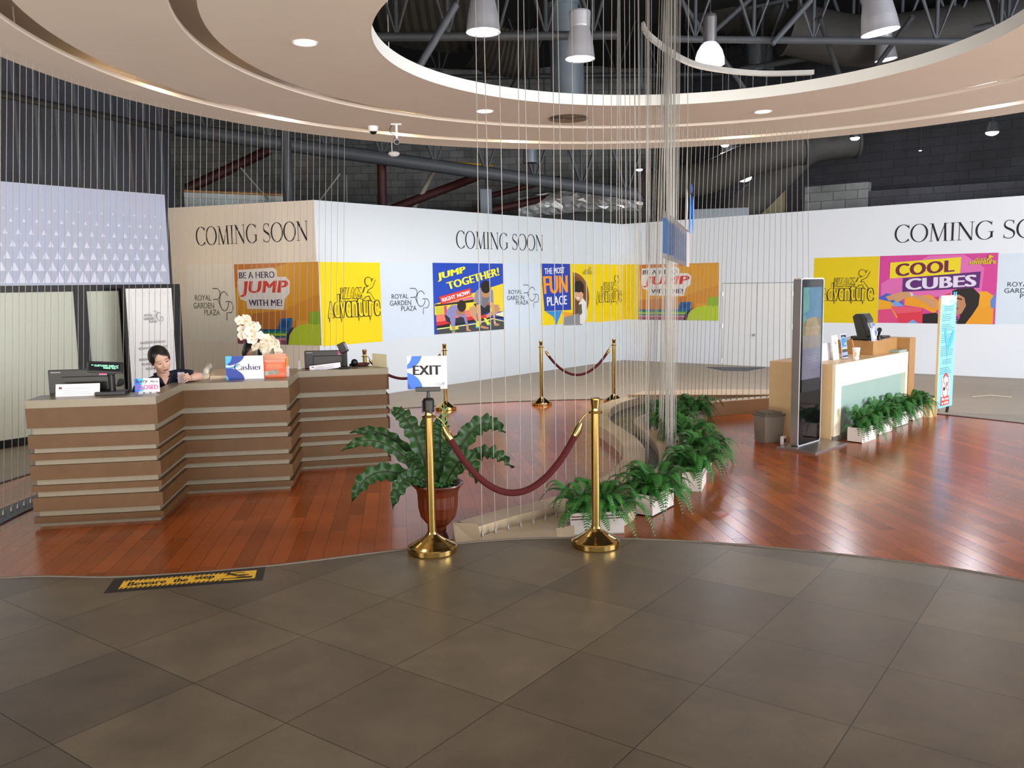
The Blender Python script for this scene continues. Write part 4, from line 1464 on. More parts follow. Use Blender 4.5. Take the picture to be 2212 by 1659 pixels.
for a_ in ((-w / 2, w / 2, 0, 0.003, 0, h), (-w / 2, w / 2, dd - 0.003, dd, 0, h + 0.04), (-w / 2, -w / 2 + 0.003, 0, dd, 0, h), (w / 2 - 0.003, w / 2, 0, dd, 0, h), (-w / 2, w / 2, 0, dd, 0, 0.003)):
    mb.box(*a_)
mb.build('walls', oc, o)
mb = MB(); mb.add([(-w / 2, 0, h - 0.03), (w / 2, 0, h - 0.03), (w / 2, dd, h + 0.04), (-w / 2, dd, h + 0.04), (-w / 2, 0, h - 0.026), (w / 2, 0, h - 0.026), (w / 2, dd, h + 0.044), (-w / 2, dd, h + 0.044)], [(3, 2, 1, 0), (4, 5, 6, 7), (0, 1, 5, 4), (1, 2, 6, 5), (2, 3, 7, 6), (3, 0, 4, 7)])
mb.build('lid', mat('pale_orange_lid', 'f0b294', 0.2), o)
mb = MB(); mb.box(-w * 0.49, w * 0.49, -0.003, -0.001, 0.045, h - 0.03); mb.build('label_card', 'orange', o)
mb = MB()
for k in range(4):
    mb.box(-w * 0.38, w * 0.36, -0.0045, -0.0031, h - 0.045 - k * 0.012, h - 0.041 - k * 0.012)
mb.build('print_lines', mat('pale_orange_print', 'f3a883', 0.5), o)
mb = MB(); mb.box(-w * 0.26, w * 0.18, -0.0045, -0.0031, 0.03, 0.075); mb.build('photo_card', mat('mottled_card', '8f8a80', 0.5, var=0.8, scale=120), o)
mb = MB(); mb.box(-w * 0.46, -w * 0.28, -0.0045, -0.0031, 0.025, 0.065); mb.build('photo_card', mat('grey_card', 'a9b0a8', 0.5), o)
mb = MB()
for k in range(16):
    mb.lathe([(0, 0), (0.011, 0), (0.011, 0.002), (0, 0.002)], 10, (random.uniform(-0.08, 0.08), random.uniform(0.015, 0.1), 0.004 + 0.002 * (k % 3)))
mb.build('coins', 'silver', o)
p = on_top(620, 814)
o = thing('card_holder', 'slim clear holder with orange card beside the collection box', 'holder', p, A2)
mb = MB(); mb.box(-0.02, 0.02, 0, 0.05, 0, 0.10); mb.build('holder_body', glass_mat('clear_holder', 'e8ecef', 0.1, 0.5), o)
mb = MB(); mb.box(-0.012, 0.012, 0.02, 0.024, 0.005, 0.19); mb.build('card', mat('amber_card', 'd99a3c', 0.5), o)
p = on_top(647, 798)
o = thing('clip_stand', 'tiny clear clip stand at the left of the right monitor', 'stand', p, A2)
mb = MB(); mb.box(-0.02, 0.02, -0.01, 0.01, 0, 0.025, ch=0.003); mb.box(-0.005, 0.005, -0.004, 0.004, 0.025, 0.09); mb.build('clip_body', glass_mat('clear_holder', 'e8ecef', 0.1, 0.5), o)

# scanner on a stand, round puck
p = on_top(744, 796)
o = thing('barcode_scanner', 'black barcode scanner tilted on an upright stand', 'scanner', p, A1 - 0.3)
mb = MB(); mb.box(-0.045, 0.05, -0.05, 0.05, 0, 0.02, ch=0.005); mb.build('foot', 'plastic', o)
mb = MB(); mb.box(-0.02, 0.02, -0.012, 0.012, 0.02, 0.165, ch=0.004); mb.build('post', 'plastic', o)
R = Matrix.Translation((-0.005, 0, 0.205)) @ Matrix.Rotation(radians(-25), 4, 'Y')
mb = MB(R); mb.box(-0.035, 0.035, -0.04, 0.04, -0.045, 0.06, ch=0.008); mb.build('scan_head', 'plastic', o)
mb = MB(R); mb.box(0.0351, 0.037, -0.03, 0.03, -0.03, 0.045); mb.build('scan_window', mat('grey_scan_glass', '8a909a', 0.15), o)
p = on_top(766, 792)
o = thing('barcode_scanner', 'small black handheld device behind the scanner stand', 'scanner', p, A1)
mb = MB(); mb.ell((0, 0, 0.045), (0.036, 0.03, 0.036)); mb.tube([(0, 0, 0.035), (-0.05, 0.03, 0.014)], [0.02, 0.012], 8); mb.build('head', 'plastic', o)
mb = MB(); mb.lathe([(0, 0), (0.04, 0), (0.03, 0.012), (0, 0.014)], 16); mb.build('foot', 'plastic', o)
p = on_top(782, 790)
o = thing('round_tray', 'round brown tray on the right end of the zigzag counter', 'tray', p)
mb = MB(); mb.lathe([(0, 0.012), (0.06, 0.012), (0.075, 0.016), (0.08, 0.028), (0.085, 0.028), (0.08, 0.012), (0.06, 0.0), (0, 0.0)], 28); mb.build('dish', mat('brown_lacquer', '5e3b34', 0.25), o)

# orchid in a tall glass
p = Vector((-2.46, 7.83, CT))
vs_ = at(552, 812, CT)
p = Vector((vs_.x - 0.02, vs_.y + 0.11, CT))
o = thing('orchid_vase', 'white orchid sprays in a glass behind the Cashier sign', 'flowers', p)
mb = MB(); mb.lathe([(0.024, 0), (0.024, 0.10), (0.019, 0.34), (0.017, 0.34), (0.021, 0.10), (0.021, 0.006), (0, 0.006), (0, 0)], 20)
mb.build('vase', glass_mat('dim_vase_glass', 'a9ada0', 0.1, 0.18), o)


def plane_pt(px, py):
    q = dep(px, py, p.y)
    return q - p


stems = [[(0, 0, 0.02), (0.0, 0, 0.2), (-0.02, 0.0, 0.36), tuple(plane_pt(537, 700)), tuple(plane_pt(522, 690))],
         [(0.01, 0, 0.02), (0.02, 0, 0.2), tuple(plane_pt(556, 740)), tuple(plane_pt(548, 715)), tuple(plane_pt(531, 712))],
         [(0.02, 0, 0.02), (0.05, 0, 0.14), tuple(plane_pt(592, 768)), tuple(plane_pt(588, 745)), tuple(plane_pt(580, 737)), tuple(plane_pt(572, 742))]]
for s_ in stems:
    mb = MB(); mb.tube(s_, 0.0045, 6); mb.build('stem', 'stem', o)
fl = [(519, 692, 10), (533, 692, 13), (541, 703, 12), (551, 706, 12), (523, 712, 10), (544, 714, 13), (526, 724, 11), (537, 722, 11), (547, 724, 12), (563, 724, 9), (546, 733, 11), (577, 732, 11), (570, 741, 9), (553, 748, 10),
      (568, 748, 12), (578, 755, 9), (590, 735, 11), (595, 742, 11), (600, 760, 10), (582, 747, 9), (575, 762, 8)]
for px, py, sz in fl:
    c = plane_pt(px, py) + Vector((0, random.uniform(-0.03, 0.01), 0))
    R = sz / 100 * 0.52
    rot = Matrix.Rotation(random.uniform(-0.7, 0.7), 3, 'Z') @ Matrix.Rotation(random.uniform(-0.5, 0.4), 3, 'X') @ Matrix.Rotation(random.uniform(-0.5, 0.5), 3, 'Y')
    mb = MB()
    for k in range(5):
        an = pi / 2 + k * 2 * pi / 5
        wd_ = 0.62 if k in (1, 4) else 0.4
        ring = []
        for i in range(7):
            t = i / 6
            ww = wd_ * R * sin(pi * min(1, 0.12 + t * 0.88)) ** 0.7
            ring.append((t * R, ww, 0.15 * R * t * t - 0.05 * R))
        vv = []
        for t, ww, bend in ring:
            for s2 in (-1, 0, 1):
                x = t * cos(an) - s2 * ww * sin(an)
                z = t * sin(an) + s2 * ww * cos(an)
                vv.append(c + rot @ Vector((x, -bend + (0.1 * R if s2 else 0), z)))
        mb.add(vv, [(3 * i + j, 3 * i + j + 1, 3 * i + j + 4, 3 * i + j + 3) for i in range(6) for j in (0, 1)], 0, True)
    mb.ell(c + rot @ Vector((0, -0.012, -0.006)), (R * 0.10, R * 0.16, R * 0.12), 1, 8, 6)
    mb.build('flower', ['petal', 'lip'], o)

# tall white notice board in a black frame in front of the glazing end
NA, NB_ = onw(278, 720, ((FA.x + 0.25, FA.y - 0.2), (FB.x + 0.22, FB.y - 0.2))), onw(376, 720, ((FA.x + 0.25, FA.y - 0.2), (FB.x + 0.22, FB.y - 0.2)))
U = (NB_ - NA); U.z = 0; w = U.length; U.normalize(); N = Vector((U.y, -U.x, 0))
o = thing('notice_board', 'tall white RENOVATION IN PROGRESS notice board in black frame', 'notice board', NA.xy.to_3d() + U * (w / 2))
zt = 1.845


def slab(mb, u0, u1, z0, z1, k0, k1, m=0):
    vs = [NA.xy.to_3d() + U * u + N * k + Vector((0, 0, z)) for z in (z0, z1) for u, k in ((u0, k1), (u1, k1), (u1, k0), (u0, k0))]
    mb.add(vs, [(3, 2, 1, 0), (4, 5, 6, 7), (0, 1, 5, 4), (1, 2, 6, 5), (2, 3, 7, 6), (3, 0, 4, 7)], m)


mb = MB()
slab(mb, -0.03, w + 0.05, 0.0, zt + 0.03, -0.05, -0.012)
mb.build('frame', 'black', o, world=True)
mb = MB(); slab(mb, 0, w, 0.05, zt, -0.012, 0.0); mb.build('panel', 'white', o, world=True)
mb = MB(); slab(mb, -0.1, w + 0.1, 0.0, 0.025, -0.2, 0.1); mb.build('foot', 'black', o, world=True)
a = Art(o, NA.xy.to_3d() + Vector((0, 0, 0.05)), U, Vector((0, 0, 1)), N, w, zt - 0.05, base=0.001)
gl = mat('pale_grey_line', 'c4c2ca', 0.5)
for q in ([(0.09, 0.02), (0.09, 0.945), (0.91, 0.945), (0.91, 0.02)],):
    a.line(q, 0.0025, gl, 'border')
for k in range(8):
    u = 0.045 + k * 0.115
    a.line([(u, 0.955), (u + 0.05, 0.99), (u + 0.10, 0.955)], 0.0018, gl, 'border')
for s2 in (0.035, 0.96):
    for k in range(22):
        v = 0.94 - k * 0.042
        a.line([(s2 - 0.02, v), (s2 + 0.025, v - 0.02), (s2 - 0.02, v - 0.04)], 0.0015, gl, 'border')
a.text('\u0e02\u0e2d\u0e2d\u0e20\u0e31\u0e22\u0e43\u0e19\u0e04\u0e27\u0e32\u0e21\u0e44\u0e21\u0e48\u0e2a\u0e30\u0e14\u0e27\u0e01', (0.22, 0.60, 0.78, 0.625), 'grey')
a.text('\u0e2d\u0e22\u0e39\u0e48\u0e43\u0e19\u0e23\u0e30\u0e2b\u0e27\u0e48\u0e32\u0e07\u0e1b\u0e23\u0e31\u0e1a\u0e1b\u0e23\u0e38\u0e07\u0e1e\u0e37\u0e49\u0e19\u0e17\u0e35\u0e48', (0.18, 0.555, 0.82, 0.585), 'grey')
a.line([(0.2, 0.525), (0.84, 0.525)], 0.002, gl, 'border')
a.text('RENOVATION IN PROGRESS', (0.18, 0.48, 0.84, 0.497), 'grey', 0.01)
a.text('WE APOLOGIZE FOR THE', (0.22, 0.445, 0.78, 0.462), 'grey', 0.01)
a.text('INCONVENIENCE', (0.31, 0.41, 0.69, 0.427), 'grey', 0.01)


def rgp_logo(a, u0, v0, u1, v1, m, wgt=0.022):
    """the shopping centre's mark: three stacked words and the linked letters R, G, P"""
    asp = (u1 - u0) * a.w / ((v1 - v0) * a.h)

    def P(x, y):
        return (u0 + (u1 - u0) * (x - 150) / 710, v0 + (v1 - v0) * (935 - y) / 460)

    def T(s, x0, y0, x1, y1):
        p, q = P(x0, y1), P(x1, y0)
        a.text(s, (p[0], p[1], q[0], q[1]), m, 0.004)
    T('ROYAL', 185, 567, 480, 650); T('GARDEN', 150, 680, 525, 765); T('PLAZA', 345, 780, 620, 862)
    wv = wgt * (v1 - v0)
    R_ = [(510, 475), (585, 475)] + [(x, y) for x, y in arc(585, 553, 56, 78, -90, 90, 14)] + [(515, 632)]
    a.line([P(*q) for q in R_], wv, m)
    a.line([P(*q) for q in ((600, 632), (622, 690), (645, 745))], wv, m)
    a.line([P(*q) for q in arc(708, 660, 78, 136, -32, -360 + 8, 40)], wv, m)
    a.line([P(*q) for q in [(735, 665), (805, 665)] + arc(805, 745, 54, 80, -90, 90, 14) + [(745, 825), (745, 935)]], wv, m)


rgp_logo(a, 0.33, 0.735, 0.76, 0.835, 'grey', 0.028)
a.done()

# ------------------------------------------------------------------ pond: winding stone banks, water, shelf
LB = smooth2([Vector(p) for p in ((-0.33, 5.98), (-0.02, 6.30), (0.25, 6.52), (0.66, 6.97), (0.92, 7.45), (1.12, 8.0), (1.235, 8.6), (1.25, 9.2), (1.19, 9.8), (1.12, 10.3), (1.12, 10.9), (1.28, 11.7), (1.55, 12.3), (1.87, 12.75))], 6)
RBK = smooth2([Vector(p) for p in ((1.02, 6.95), (1.22, 7.30), (1.40, 7.7), (1.50, 8.1), (1.57, 8.55), (1.61, 8.95), (1.62, 9.4), (1.60, 9.85), (1.57, 10.25), (1.62, 10.6), (1.80, 10.95), (2.05, 11.25), (2.35, 11.5), (2.75, 11.72), (3.15, 11.88), (3.64, 12.07), (4.3, 12.25))], 6)


def sides(path, w):
    L, R_ = [], []
    for i, p in enumerate(path):
        d = (path[min(i + 1, len(path) - 1)] - path[max(i - 1, 0)]).normalized()
        n = Vector((-d.y, d.x))
        L.append(p + n * w / 2)
        R_.append(p - n * w / 2)
    return L, R_


o = thing('pond_bank', 'winding cream stone bank on the near side of the pond', 'pond edge', (LB[0].x, LB[0].y, 0))
L, R_ = sides(LB, 0.21)
mb = MB(); mb.ribbon(L, R_, 0.0, 0.14); mb.build('kerb', 'stone', o, world=True)
e0 = at(980, 1130, 0.13)
mb = MB()
vs = [(-0.44, 6.0, 0), (-0.36, 5.55, 0), (-0.2, 5.62, 0), (-0.24, 5.94, 0), (-0.44, 6.0, 0.15), (-0.38, 5.58, 0.05), (-0.2, 5.64, 0.055), (-0.26, 5.94, 0.15)]
mb.add(vs, [(3, 2, 1, 0), (4, 5, 6, 7), (0, 1, 5, 4), (1, 2, 6, 5), (2, 3, 7, 6), (3, 0, 4, 7)])
mb.build('end_block', 'stone', o, world=True)
sh = [(-0.30, 5.55)] + [tuple(p) for p in smooth2([Vector(p) for p in ((-0.22, 5.90), (0.04, 6.22), (0.34, 6.44), (0.74, 6.85), (1.01, 7.35))], 5)] + [(1.0, 6.75), (0.92, 6.5), (0.8, 6.3), (0.62, 6.2), (0.30, 6.05), (0.3, 5.6)]
mb = MB(); mb.prism(sh, 0.0, 0.08); mb.build('shelf', 'stone', o, world=True)
o = thing('pond_bank', 'far curving cream stone bank behind the ferns, carrying cables', 'pond edge', (RBK[0].x, RBK[0].y, 0))
k_ = next(i for i, p in enumerate(RBK) if p.y > 10.9)
L2, R2 = sides(RBK, 0.2)
mb = MB(); mb.ribbon(L2[:k_ + 1], R2[:k_ + 1], 0.0, 0.14); mb.build('kerb', 'stone', o, world=True)
mb = MB(); mb.ribbon(L2[k_:], R2[k_:], 0.0, 0.19); mb.build('kerb', 'stone', o, world=True)
o = thing('stone_deck', 'flat stone deck along the back of the pond', 'deck', (2.6, 12.7, 0))
mb = MB(); mb.prism([(1.72, 12.62), (2.3, 12.52), (3.15, 12.42), (4.5, 12.35), (4.5, 12.95), (3.1, 13.2), (2.0, 13.08)], 0.0, 0.17); mb.build('deck_block', 'stone', o, world=True)
mb = MB(); mb.ribbon([(1.70, 12.60), (2.3, 12.50), (3.15, 12.40), (4.5, 12.33)], [(1.70, 12.66), (2.3, 12.56), (3.15, 12.46), (4.5, 12.39)], 0.17, 0.18); mb.build('edge_strip', 'oak', o, world=True)
wa = sides(LB, 0.2)[1]
wpoly = [(p.x, p.y) for p in wa if p.y > 7.2] + [(1.75, 12.62), (2.3, 12.5), (3.2, 12.42), (4.3, 12.35)] + [(p.x, p.y) for p in reversed(L2) if p.y > 7.35]
mb = MB(); mb.add([(x, y, 0.035) for x, y in wpoly], [tuple(range(len(wpoly)))])
tag(mb.build('pond_water', 'water'), 'dark rippling water between the two pond banks', 'water', None, 'stuff')

# ------------------------------------------------------------------ potted ferns in white boxes
def fern_mesh(seed, n=64, reach=0.42, rise=0.34, wall=1.0):
    rnd = random.Random(seed)
    mb = MB()
    for f in range(n):
        a = rnd.uniform(0, 2 * pi)
        L_ = reach * rnd.uniform(0.6, 1.15)
        up = rise * rnd.uniform(0.35, 1.0)
        droop = rnd.uniform(0.10, 0.5)
        base = Vector((rnd.uniform(-0.10, 0.10), rnd.uniform(-0.05, 0.05), 0.14))
        side = Vector((-sin(a), cos(a), 0))
        prev = None
        N_ = 30
        pts = []
        for i in range(N_ + 1):
            t = i / N_
            x = L_ * (t * (1.05 - 0.25 * t))
            z = up * (2.1 * t - 1.35 * t * t) - droop * t ** 3 * 0.55
            pts.append(base + Vector((cos(a) * x, sin(a) * x, z)) + side * (0.03 * sin(3 * t + f)))
        mb.tube(pts[::6], [0.003, 0.0026, 0.0022, 0.0018, 0.0014, 0.001][:len(pts[::6])], 4, caps=False)
        for i in range(3, N_ + 1):
            t = i / N_
            p = pts[i]
            d = (pts[i] - pts[i - 1]).normalized()
            ll = 0.058 * sin(pi * min(0.98, 0.10 + 0.86 * t)) ** 0.8 * (L_ / 0.42)
            nrm = d.cross(side).normalized()
            for s_ in (-1, 1):
                tip = p + (side * s_ * 0.92 + d * 0.45).normalized() * ll - nrm * 0.2 * ll
                w_ = d * 0.0055
                mid = p.lerp(tip, 0.45)
                mb.add([p - w_ * 0.5, mid - w_, tip, mid + w_ * 1.2, p + w_ * 0.6], [(0, 1, 2, 3, 4)], 0)
    if wall < 1:                             # grown against a wall on its far side
        mb.v = [Vector((p.x, p.y if p.y < 0.05 else 0.05 + (p.y - 0.05) * wall, p.z + (0.25 * (p.y - 0.05) if p.y > 0.05 else 0))) for p in mb.v]
    return mb


def make_fern(seed, label, loc, rz, wall=1.0):
    o = thing('potted_fern', label, 'potted fern', loc, rz, 'ferns in white boxes')
    mb = MB()
    l, w, h = 0.40, 0.17, 0.17
    for a_ in ((-l / 2, l / 2, -w / 2, -w / 2 + 0.008, 0, h), (-l / 2, l / 2, w / 2 - 0.008, w / 2, 0, h), (-l / 2, -l / 2 + 0.008, -w / 2 + 0.008, w / 2 - 0.008, 0, h),
               (l / 2 - 0.008, l / 2, -w / 2 + 0.008, w / 2 - 0.008, 0, h), (-l / 2, l / 2, -w / 2, w / 2, 0, 0.01)):
        mb.box(*a_)
    mb.build('planter_box', mat('white_planter_paint', 'e6ddd6', 0.35, var=0.03), o)
    mb = MB(); mb.box(-l / 2 + 0.008, l / 2 - 0.008, -w / 2 + 0.008, w / 2 - 0.008, 0.1, 0.145); mb.build('soil', 'soil', o)
    mb = MB()
    for s_ in (-1, 1):
        for z in (0.118, 0.138):
            y = s_ * w / 2
            mb.box(-l / 2 + 0.005, l / 2 - 0.005, min(y, y + s_ * 0.0015), max(y, y + s_ * 0.0015), z, z + 0.009)
    mb.build('stripe', mat('brown_stripe', '5a443c', 0.5), o)
    fern_mesh(seed, wall=wall).build('foliage', 'leaf', o)
    return o


ang_b = atan2(0.39, 0.27)
F1 = make_fern(3, 'fern in white box right behind the front right brass post', (0.60, 6.22, 0.0), 0.12)
F2 = make_fern(5, 'second fern', (1.13, 6.80, 0.0), ang_b)
F2['label'] = 'fern in white striped box second from the tiled landing'
F3 = make_fern(8, 'third fern', (1.63, 7.60, 0.0), 1.25)
F3['label'] = 'fern in white box third from the tiled landing, largest spread'
dup(F1, (1.86, 8.35, 0), 1.4, 'fern fourth along the far pond bank')
dup(F2, (1.90, 9.15, 0), 1.5, 'fern fifth along the far pond bank')
dup(F3, (1.86, 10.0, 0), 1.5, 'fern sixth along the far pond bank, behind the cables')
dup(F2, (2.33, 11.02, 0), 0.75, 'fern by the far kerb, last behind the cable cluster')
dup(F1, (1.92, 10.62, 0), 1.0, 'dark fern just before the far kerb, seen between cables')
F4 = make_fern(11, 'first fern of the right counter row, next to the screen stand', (3.99, 9.70, 0.0), 0.80, 0.22)
F5 = make_fern(14, 'second fern from the screen stand along the right counter', (4.39, 10.19, 0.0), 0.80, 0.22)
dup(F4, (4.81, 10.68, 0), 0.80, 'third fern from the screen stand along the right counter')
dup(F5, (5.25, 11.19, 0), 0.80, 'last fern of the right counter row, beside the blue board')

# ------------------------------------------------------------------ bird's nest fern in a fluted urn
up = dep(938, 1120, 5.98)
o = thing('urn_plant', "large bird's nest fern in a fluted terracotta urn", 'potted plant', (up.x + 0.03, 5.98, 0.0))
mb = MB()
prof = [(0, 0), (0.115, 0), (0.12, 0.02), (0.08, 0.045), (0.058, 0.09), (0.062, 0.13), (0.10, 0.16), (0.14, 0.205), (0.157, 0.28), (0.16, 0.36), (0.168, 0.40), (0.19, 0.425), (0.205, 0.437), (0.202, 0.446), (0.178, 0.44), (0.155, 0.42), (0.148, 0.38), (0.0, 0.38)]
n_ = 72
for (r0, z0), (r1, z1) in zip(prof[:-1], prof[1:]):
    vs = []
    for j in range(n_):
        a_ = 2 * pi * j / n_
        for r, z in ((r0, z0), (r1, z1)):
            fl_ = 1 - 0.08 * (0.5 + 0.5 * cos(a_ * 18)) * (1 if 0.15 < z < 0.395 and r > 0.13 else 0)
            vs.append((0.9 * r * fl_ * cos(a_), 0.9 * r * fl_ * sin(a_), z))
    mb.add(vs, [(2 * j, 2 * ((j + 1) % n_), 2 * ((j + 1) % n_) + 1, 2 * j + 1) for j in range(n_)], 0, True)
mb.build('urn', 'terra', o)
mb = MB(); mb.ell((0, 0, 0.375), (0.138, 0.138, 0.05), n=20, k=8)
for k in range(60):
    a_, r = random.uniform(0, 2 * pi), random.uniform(0.05, 0.13)
    c = Vector((r * cos(a_), r * sin(a_), 0.41 + random.uniform(0, 0.04)))
    d = Vector((random.uniform(-1, 1), random.uniform(-1, 1), random.uniform(0.2, 1))).normalized() * 0.035
    s_ = d.orthogonal().normalized() * 0.012
    mb.add([c, c + d * 0.5 + s_, c + d, c + d * 0.5 - s_], [(0, 1, 2, 3)], 1)
mb.build('moss', ['soil', 'leaf'], o)


def big_leaf(name_parent, tip, apex, width, seed, twist=0.0):
    """arching strap leaf with wavy edges from the crown to tip via a high point"""
    rnd = random.Random(seed)
    b = Vector((0.03 * (1 if tip.x > 0 else -1), random.uniform(-0.03, 0.03), 0.38))
    N_ = 56
    ctr = []
    for i in range(N_ + 1):
        t = i / N_
        q = (1 - t)
        ctr.append(b * q * q + apex * 2 * q * t + tip * t * t)
    vv = []
    view = Vector((0.1, -1, 0.35)).normalized()
    for i, c in enumerate(ctr):
        t = i / N_
        d = (ctr[min(i + 1, N_)] - ctr[max(i - 1, 0)]).normalized()
        s_ = d.cross(view)
        s_ = s_.normalized() if s_.length > 0.15 else Vector((1, 0, 0))
        nn_ = s_.cross(d).normalized()
        s_ = (s_ * cos(twist) + nn_ * sin(twist)).normalized()
        nn_ = s_.cross(d).normalized()
        wv = width * (0.25 + 0.75 * sin(pi * min(1, t * 0.97 + 0.02)) ** 0.6) * (1 if t < 0.8 else 1 - ((t - 0.8) / 0.2) ** 2 * 0.9)
        for k, u in enumerate((-1, -0.55, 0, 0.55, 1)):
            wave = 0.026 * sin(t * 62 + (0 if u < 0 else 1.7) + seed) * abs(u) ** 2 * (0.3 + t)
            rip = 1 + 0.16 * sin(t * 45 + seed + u) * abs(u)
            vv.append(c + s_ * (u * wv / 2 * rip) + nn_ * (wave + 0.028 * (abs(u) - 0.3) * (width / 0.12)))
    mb = MB()
    mb.add(vv, [(5 * i + k, 5 * i + k + 1, 5 * i + k + 6, 5 * i + k + 5) for i in range(N_) for k in range(4)], 0, True)
    lf = mb.build('leaf', 'leafD', name_parent)
    mb = MB(); mb.tube([c + view * 0.003 for c in ctr[::4]], [0.006 * (1 - i / 16) for i in range(len(ctr[::4]))], 5)
    mb.build('midrib', mat('dark_midrib', '2a2b16', 0.4), lf)


Q = o.location.copy()


def lp(px, py, dy=0.0):
    return dep(px, py, Q.y + dy) - Q


for k, (tx, ty, ax, ay, wd_, dy, tw) in enumerate((
        (738, 975, 830, 900, 0.085, -0.05, 0.2), (757, 935, 860, 905, 0.085, 0.12, 0.2), (760, 1085, 800, 965, 0.12, -0.22, 0.1), (848, 1101, 870, 985, 0.11, -0.30, 0.0),
        (846, 890, 890, 880, 0.12, 0.15, 0.0), (1090, 935, 1020, 860, 0.13, 0.15, 0.1), (1106, 1012, 1040, 925, 0.10, 0.0, 0.3), (1028, 1045, 1010, 930, 0.13, -0.2, 0.1),
        (955, 905, 945, 920, 0.13, 0.2, 0.0), (920, 905, 915, 930, 0.11, 0.22, 0.0), (985, 960, 975, 930, 0.11, 0.1, 0.0), (1060, 905, 985, 925, 0.10, 0.28, 0.2), (880, 1000, 880, 960, 0.10, -0.15, 0.4))):
    big_leaf(o, lp(tx, ty, dy), lp(ax, ay, dy * 0.6), wd_, k * 1.3 + 1, tw)
mb = MB()
for k in range(9):
    z = 0.62 + k * 0.04
    mb.tube([(0.05, 0.1, z), (0.05 + 0.03, 0.1, z + 0.03)], 0.006, 4); mb.tube([(0.05, 0.1, z), (0.05 - 0.02, 0.1, z + 0.03)], 0.006, 4)
mb.tube([(0.03, 0.08, 0.38), (0.05, 0.1, 0.62), (0.05, 0.1, 1.0)], 0.004, 5); mb.build('grassy_sprig', mat('pale_sprig', '6f8f5a', 0.5), o)

# ------------------------------------------------------------------ brass rope posts
def post_parts(o, hgt=0.97):
    mb = MB(); mb.lathe([(0, 0), (0.155, 0), (0.158, 0.006), (0.158, 0.036), (0.152, 0.042), (0.13, 0.052), (0.085, 0.078), (0.05, 0.103), (0.034, 0.118), (0.030, 0.13), (0, 0.13)], 48); mb.build('base', 'brass', o)
    mb = MB(); mb.lathe([(0.0265, 0.12), (0.0265, 0.89), (0, 0.89)], 28); mb.build('pole', 'brass', o)
    mb = MB(); mb.lathe([(0.0268, 0.868), (0.046, 0.872), (0.048, 0.876), (0.046, 0.880), (0.0268, 0.884)], 32); mb.build('collar', 'brass', o)
    mb = MB(); mb.lathe([(0.025, 0.885), (0.024, 0.90), (0.027, 0.925), (0.031, 0.957), (0.031, 0.965), (0.026, 0.970), (0, 0.970)], 28); mb.build('finial', 'brass', o)
    return o


PP = [at(934, 1191, 0.14), at(1287, 1178, 0.14), at(963, 884), at(1170, 874), at(1327, 866)]
PP[4].z = 0
PP[4] = dep(1326, 866, 13.2); PP[4].z = 0
s_ = dep(787, 755, 11.75); PP.append(Vector((s_.x, s_.y, 0)))
labs = ['brass rope post at front left carrying the EXIT sign', 'brass rope post at front right on the tiled landing', 'brass rope post in the back, partly behind the EXIT sign',
        'brass rope post in the back, left of the pond', 'brass rope post in the back, standing at the pond bank', 'brass rope post in the back, half hidden by the zigzag counter']
first = post_parts(thing('rope_post', labs[0], 'rope post', PP[0], 0, 'brass rope posts'))
posts = [first] + [dup(first, PP[i], 0, labs[i]) for i in range(1, 6)]


def rope(label, A, B, sag, r, zc=0.876, hook_from=0.05):
    A, B = Vector((A.x, A.y, A.z + zc)), Vector((B.x, B.y, B.z + zc))
    d = (B - A).normalized()
    a, b = A + d * hook_from, B - d * hook_from
    o = thing('velvet_rope', label, 'rope barrier', (A + B) / 2, 0, 'red velvet ropes')
    P3 = []
    for i in range(49):
        t = i / 48
        s2 = 4 * t * (1 - t)
        P3.append(a.lerp(b, t) + Vector((0, 0, -sag * (s2 ** 0.92) - 0.02)))
    mb = MB(); mb.tube(P3[2:-2], r, 14); mb.build('rope_core', 'velvet', o, world=True)
    for q, sgn in ((P3[:4], 1), (P3[::-1][:4], -1)):
        mb = MB(); mb.tube(q[1:4], [r * 0.75, r * 1.12, r * 1.12], 14); c = mb.build('end_cap', 'brass', o, world=True)
        e = A if sgn == 1 else B
        hk = []
        for i in range(13):
            an = pi * i / 12
            hk.append(e + (q[1] - e) * (i / 12) + d * sgn * 0.012 + Vector((0, 0, 0.022 * sin(an))))
        mb = MB(); mb.tube(hk, 0.005, 6); mb.build('hook', 'brass', c, world=True)
    return o


rope('red velvet rope slung between the two front posts', PP[0], PP[1], 0.49, 0.0215, hook_from=0.075)
rope('red velvet rope between the two back posts by the pond', PP[3], PP[4], 0.42, 0.02)
rope('red velvet rope between the back posts near the counter', PP[5], PP[2], 0.34, 0.02)

# exit sign clamped on the front left post
P = PP[0] + Vector((0, 0, 0.0))
o = thing('exit_sign', 'white and blue EXIT sign clamped on top of the front left post', 'sign', P + Vector((0, 0, 0.945)))
cz = 0.945
mb = MB(); mb.lathe([(0.032, -0.035), (0.036, -0.03), (0.036, 0.035), (0.03, 0.046), (0.012, 0.05), (0, 0.05), ], 20); mb.build('clamp_cap', 'plastic', o)
for k in range(3):
    a_ = k * 2.1 - 1.2
    mb = MB(); mb.box(0.033, 0.042, -0.009, 0.009, -0.045, 0.03, rot=Matrix.Rotation(a_, 3, 'Z'), pivot=(0, 0, 0)); mb.build('clamp_tab', 'plastic', o)
mb = MB(); mb.tube([(0, 0, 0.045), (0, 0, 0.095)], [0.012, 0.008], 10); mb.build('stem', 'plastic', o)
mb = MB(); mb.box(-0.078, 0.078, -0.016, 0.016, 0.09, 0.118, ch=0.004); mb.build('clamp_bar', 'plastic', o)
w, h = 0.248, 0.207
x0 = -w / 2 - 0.003
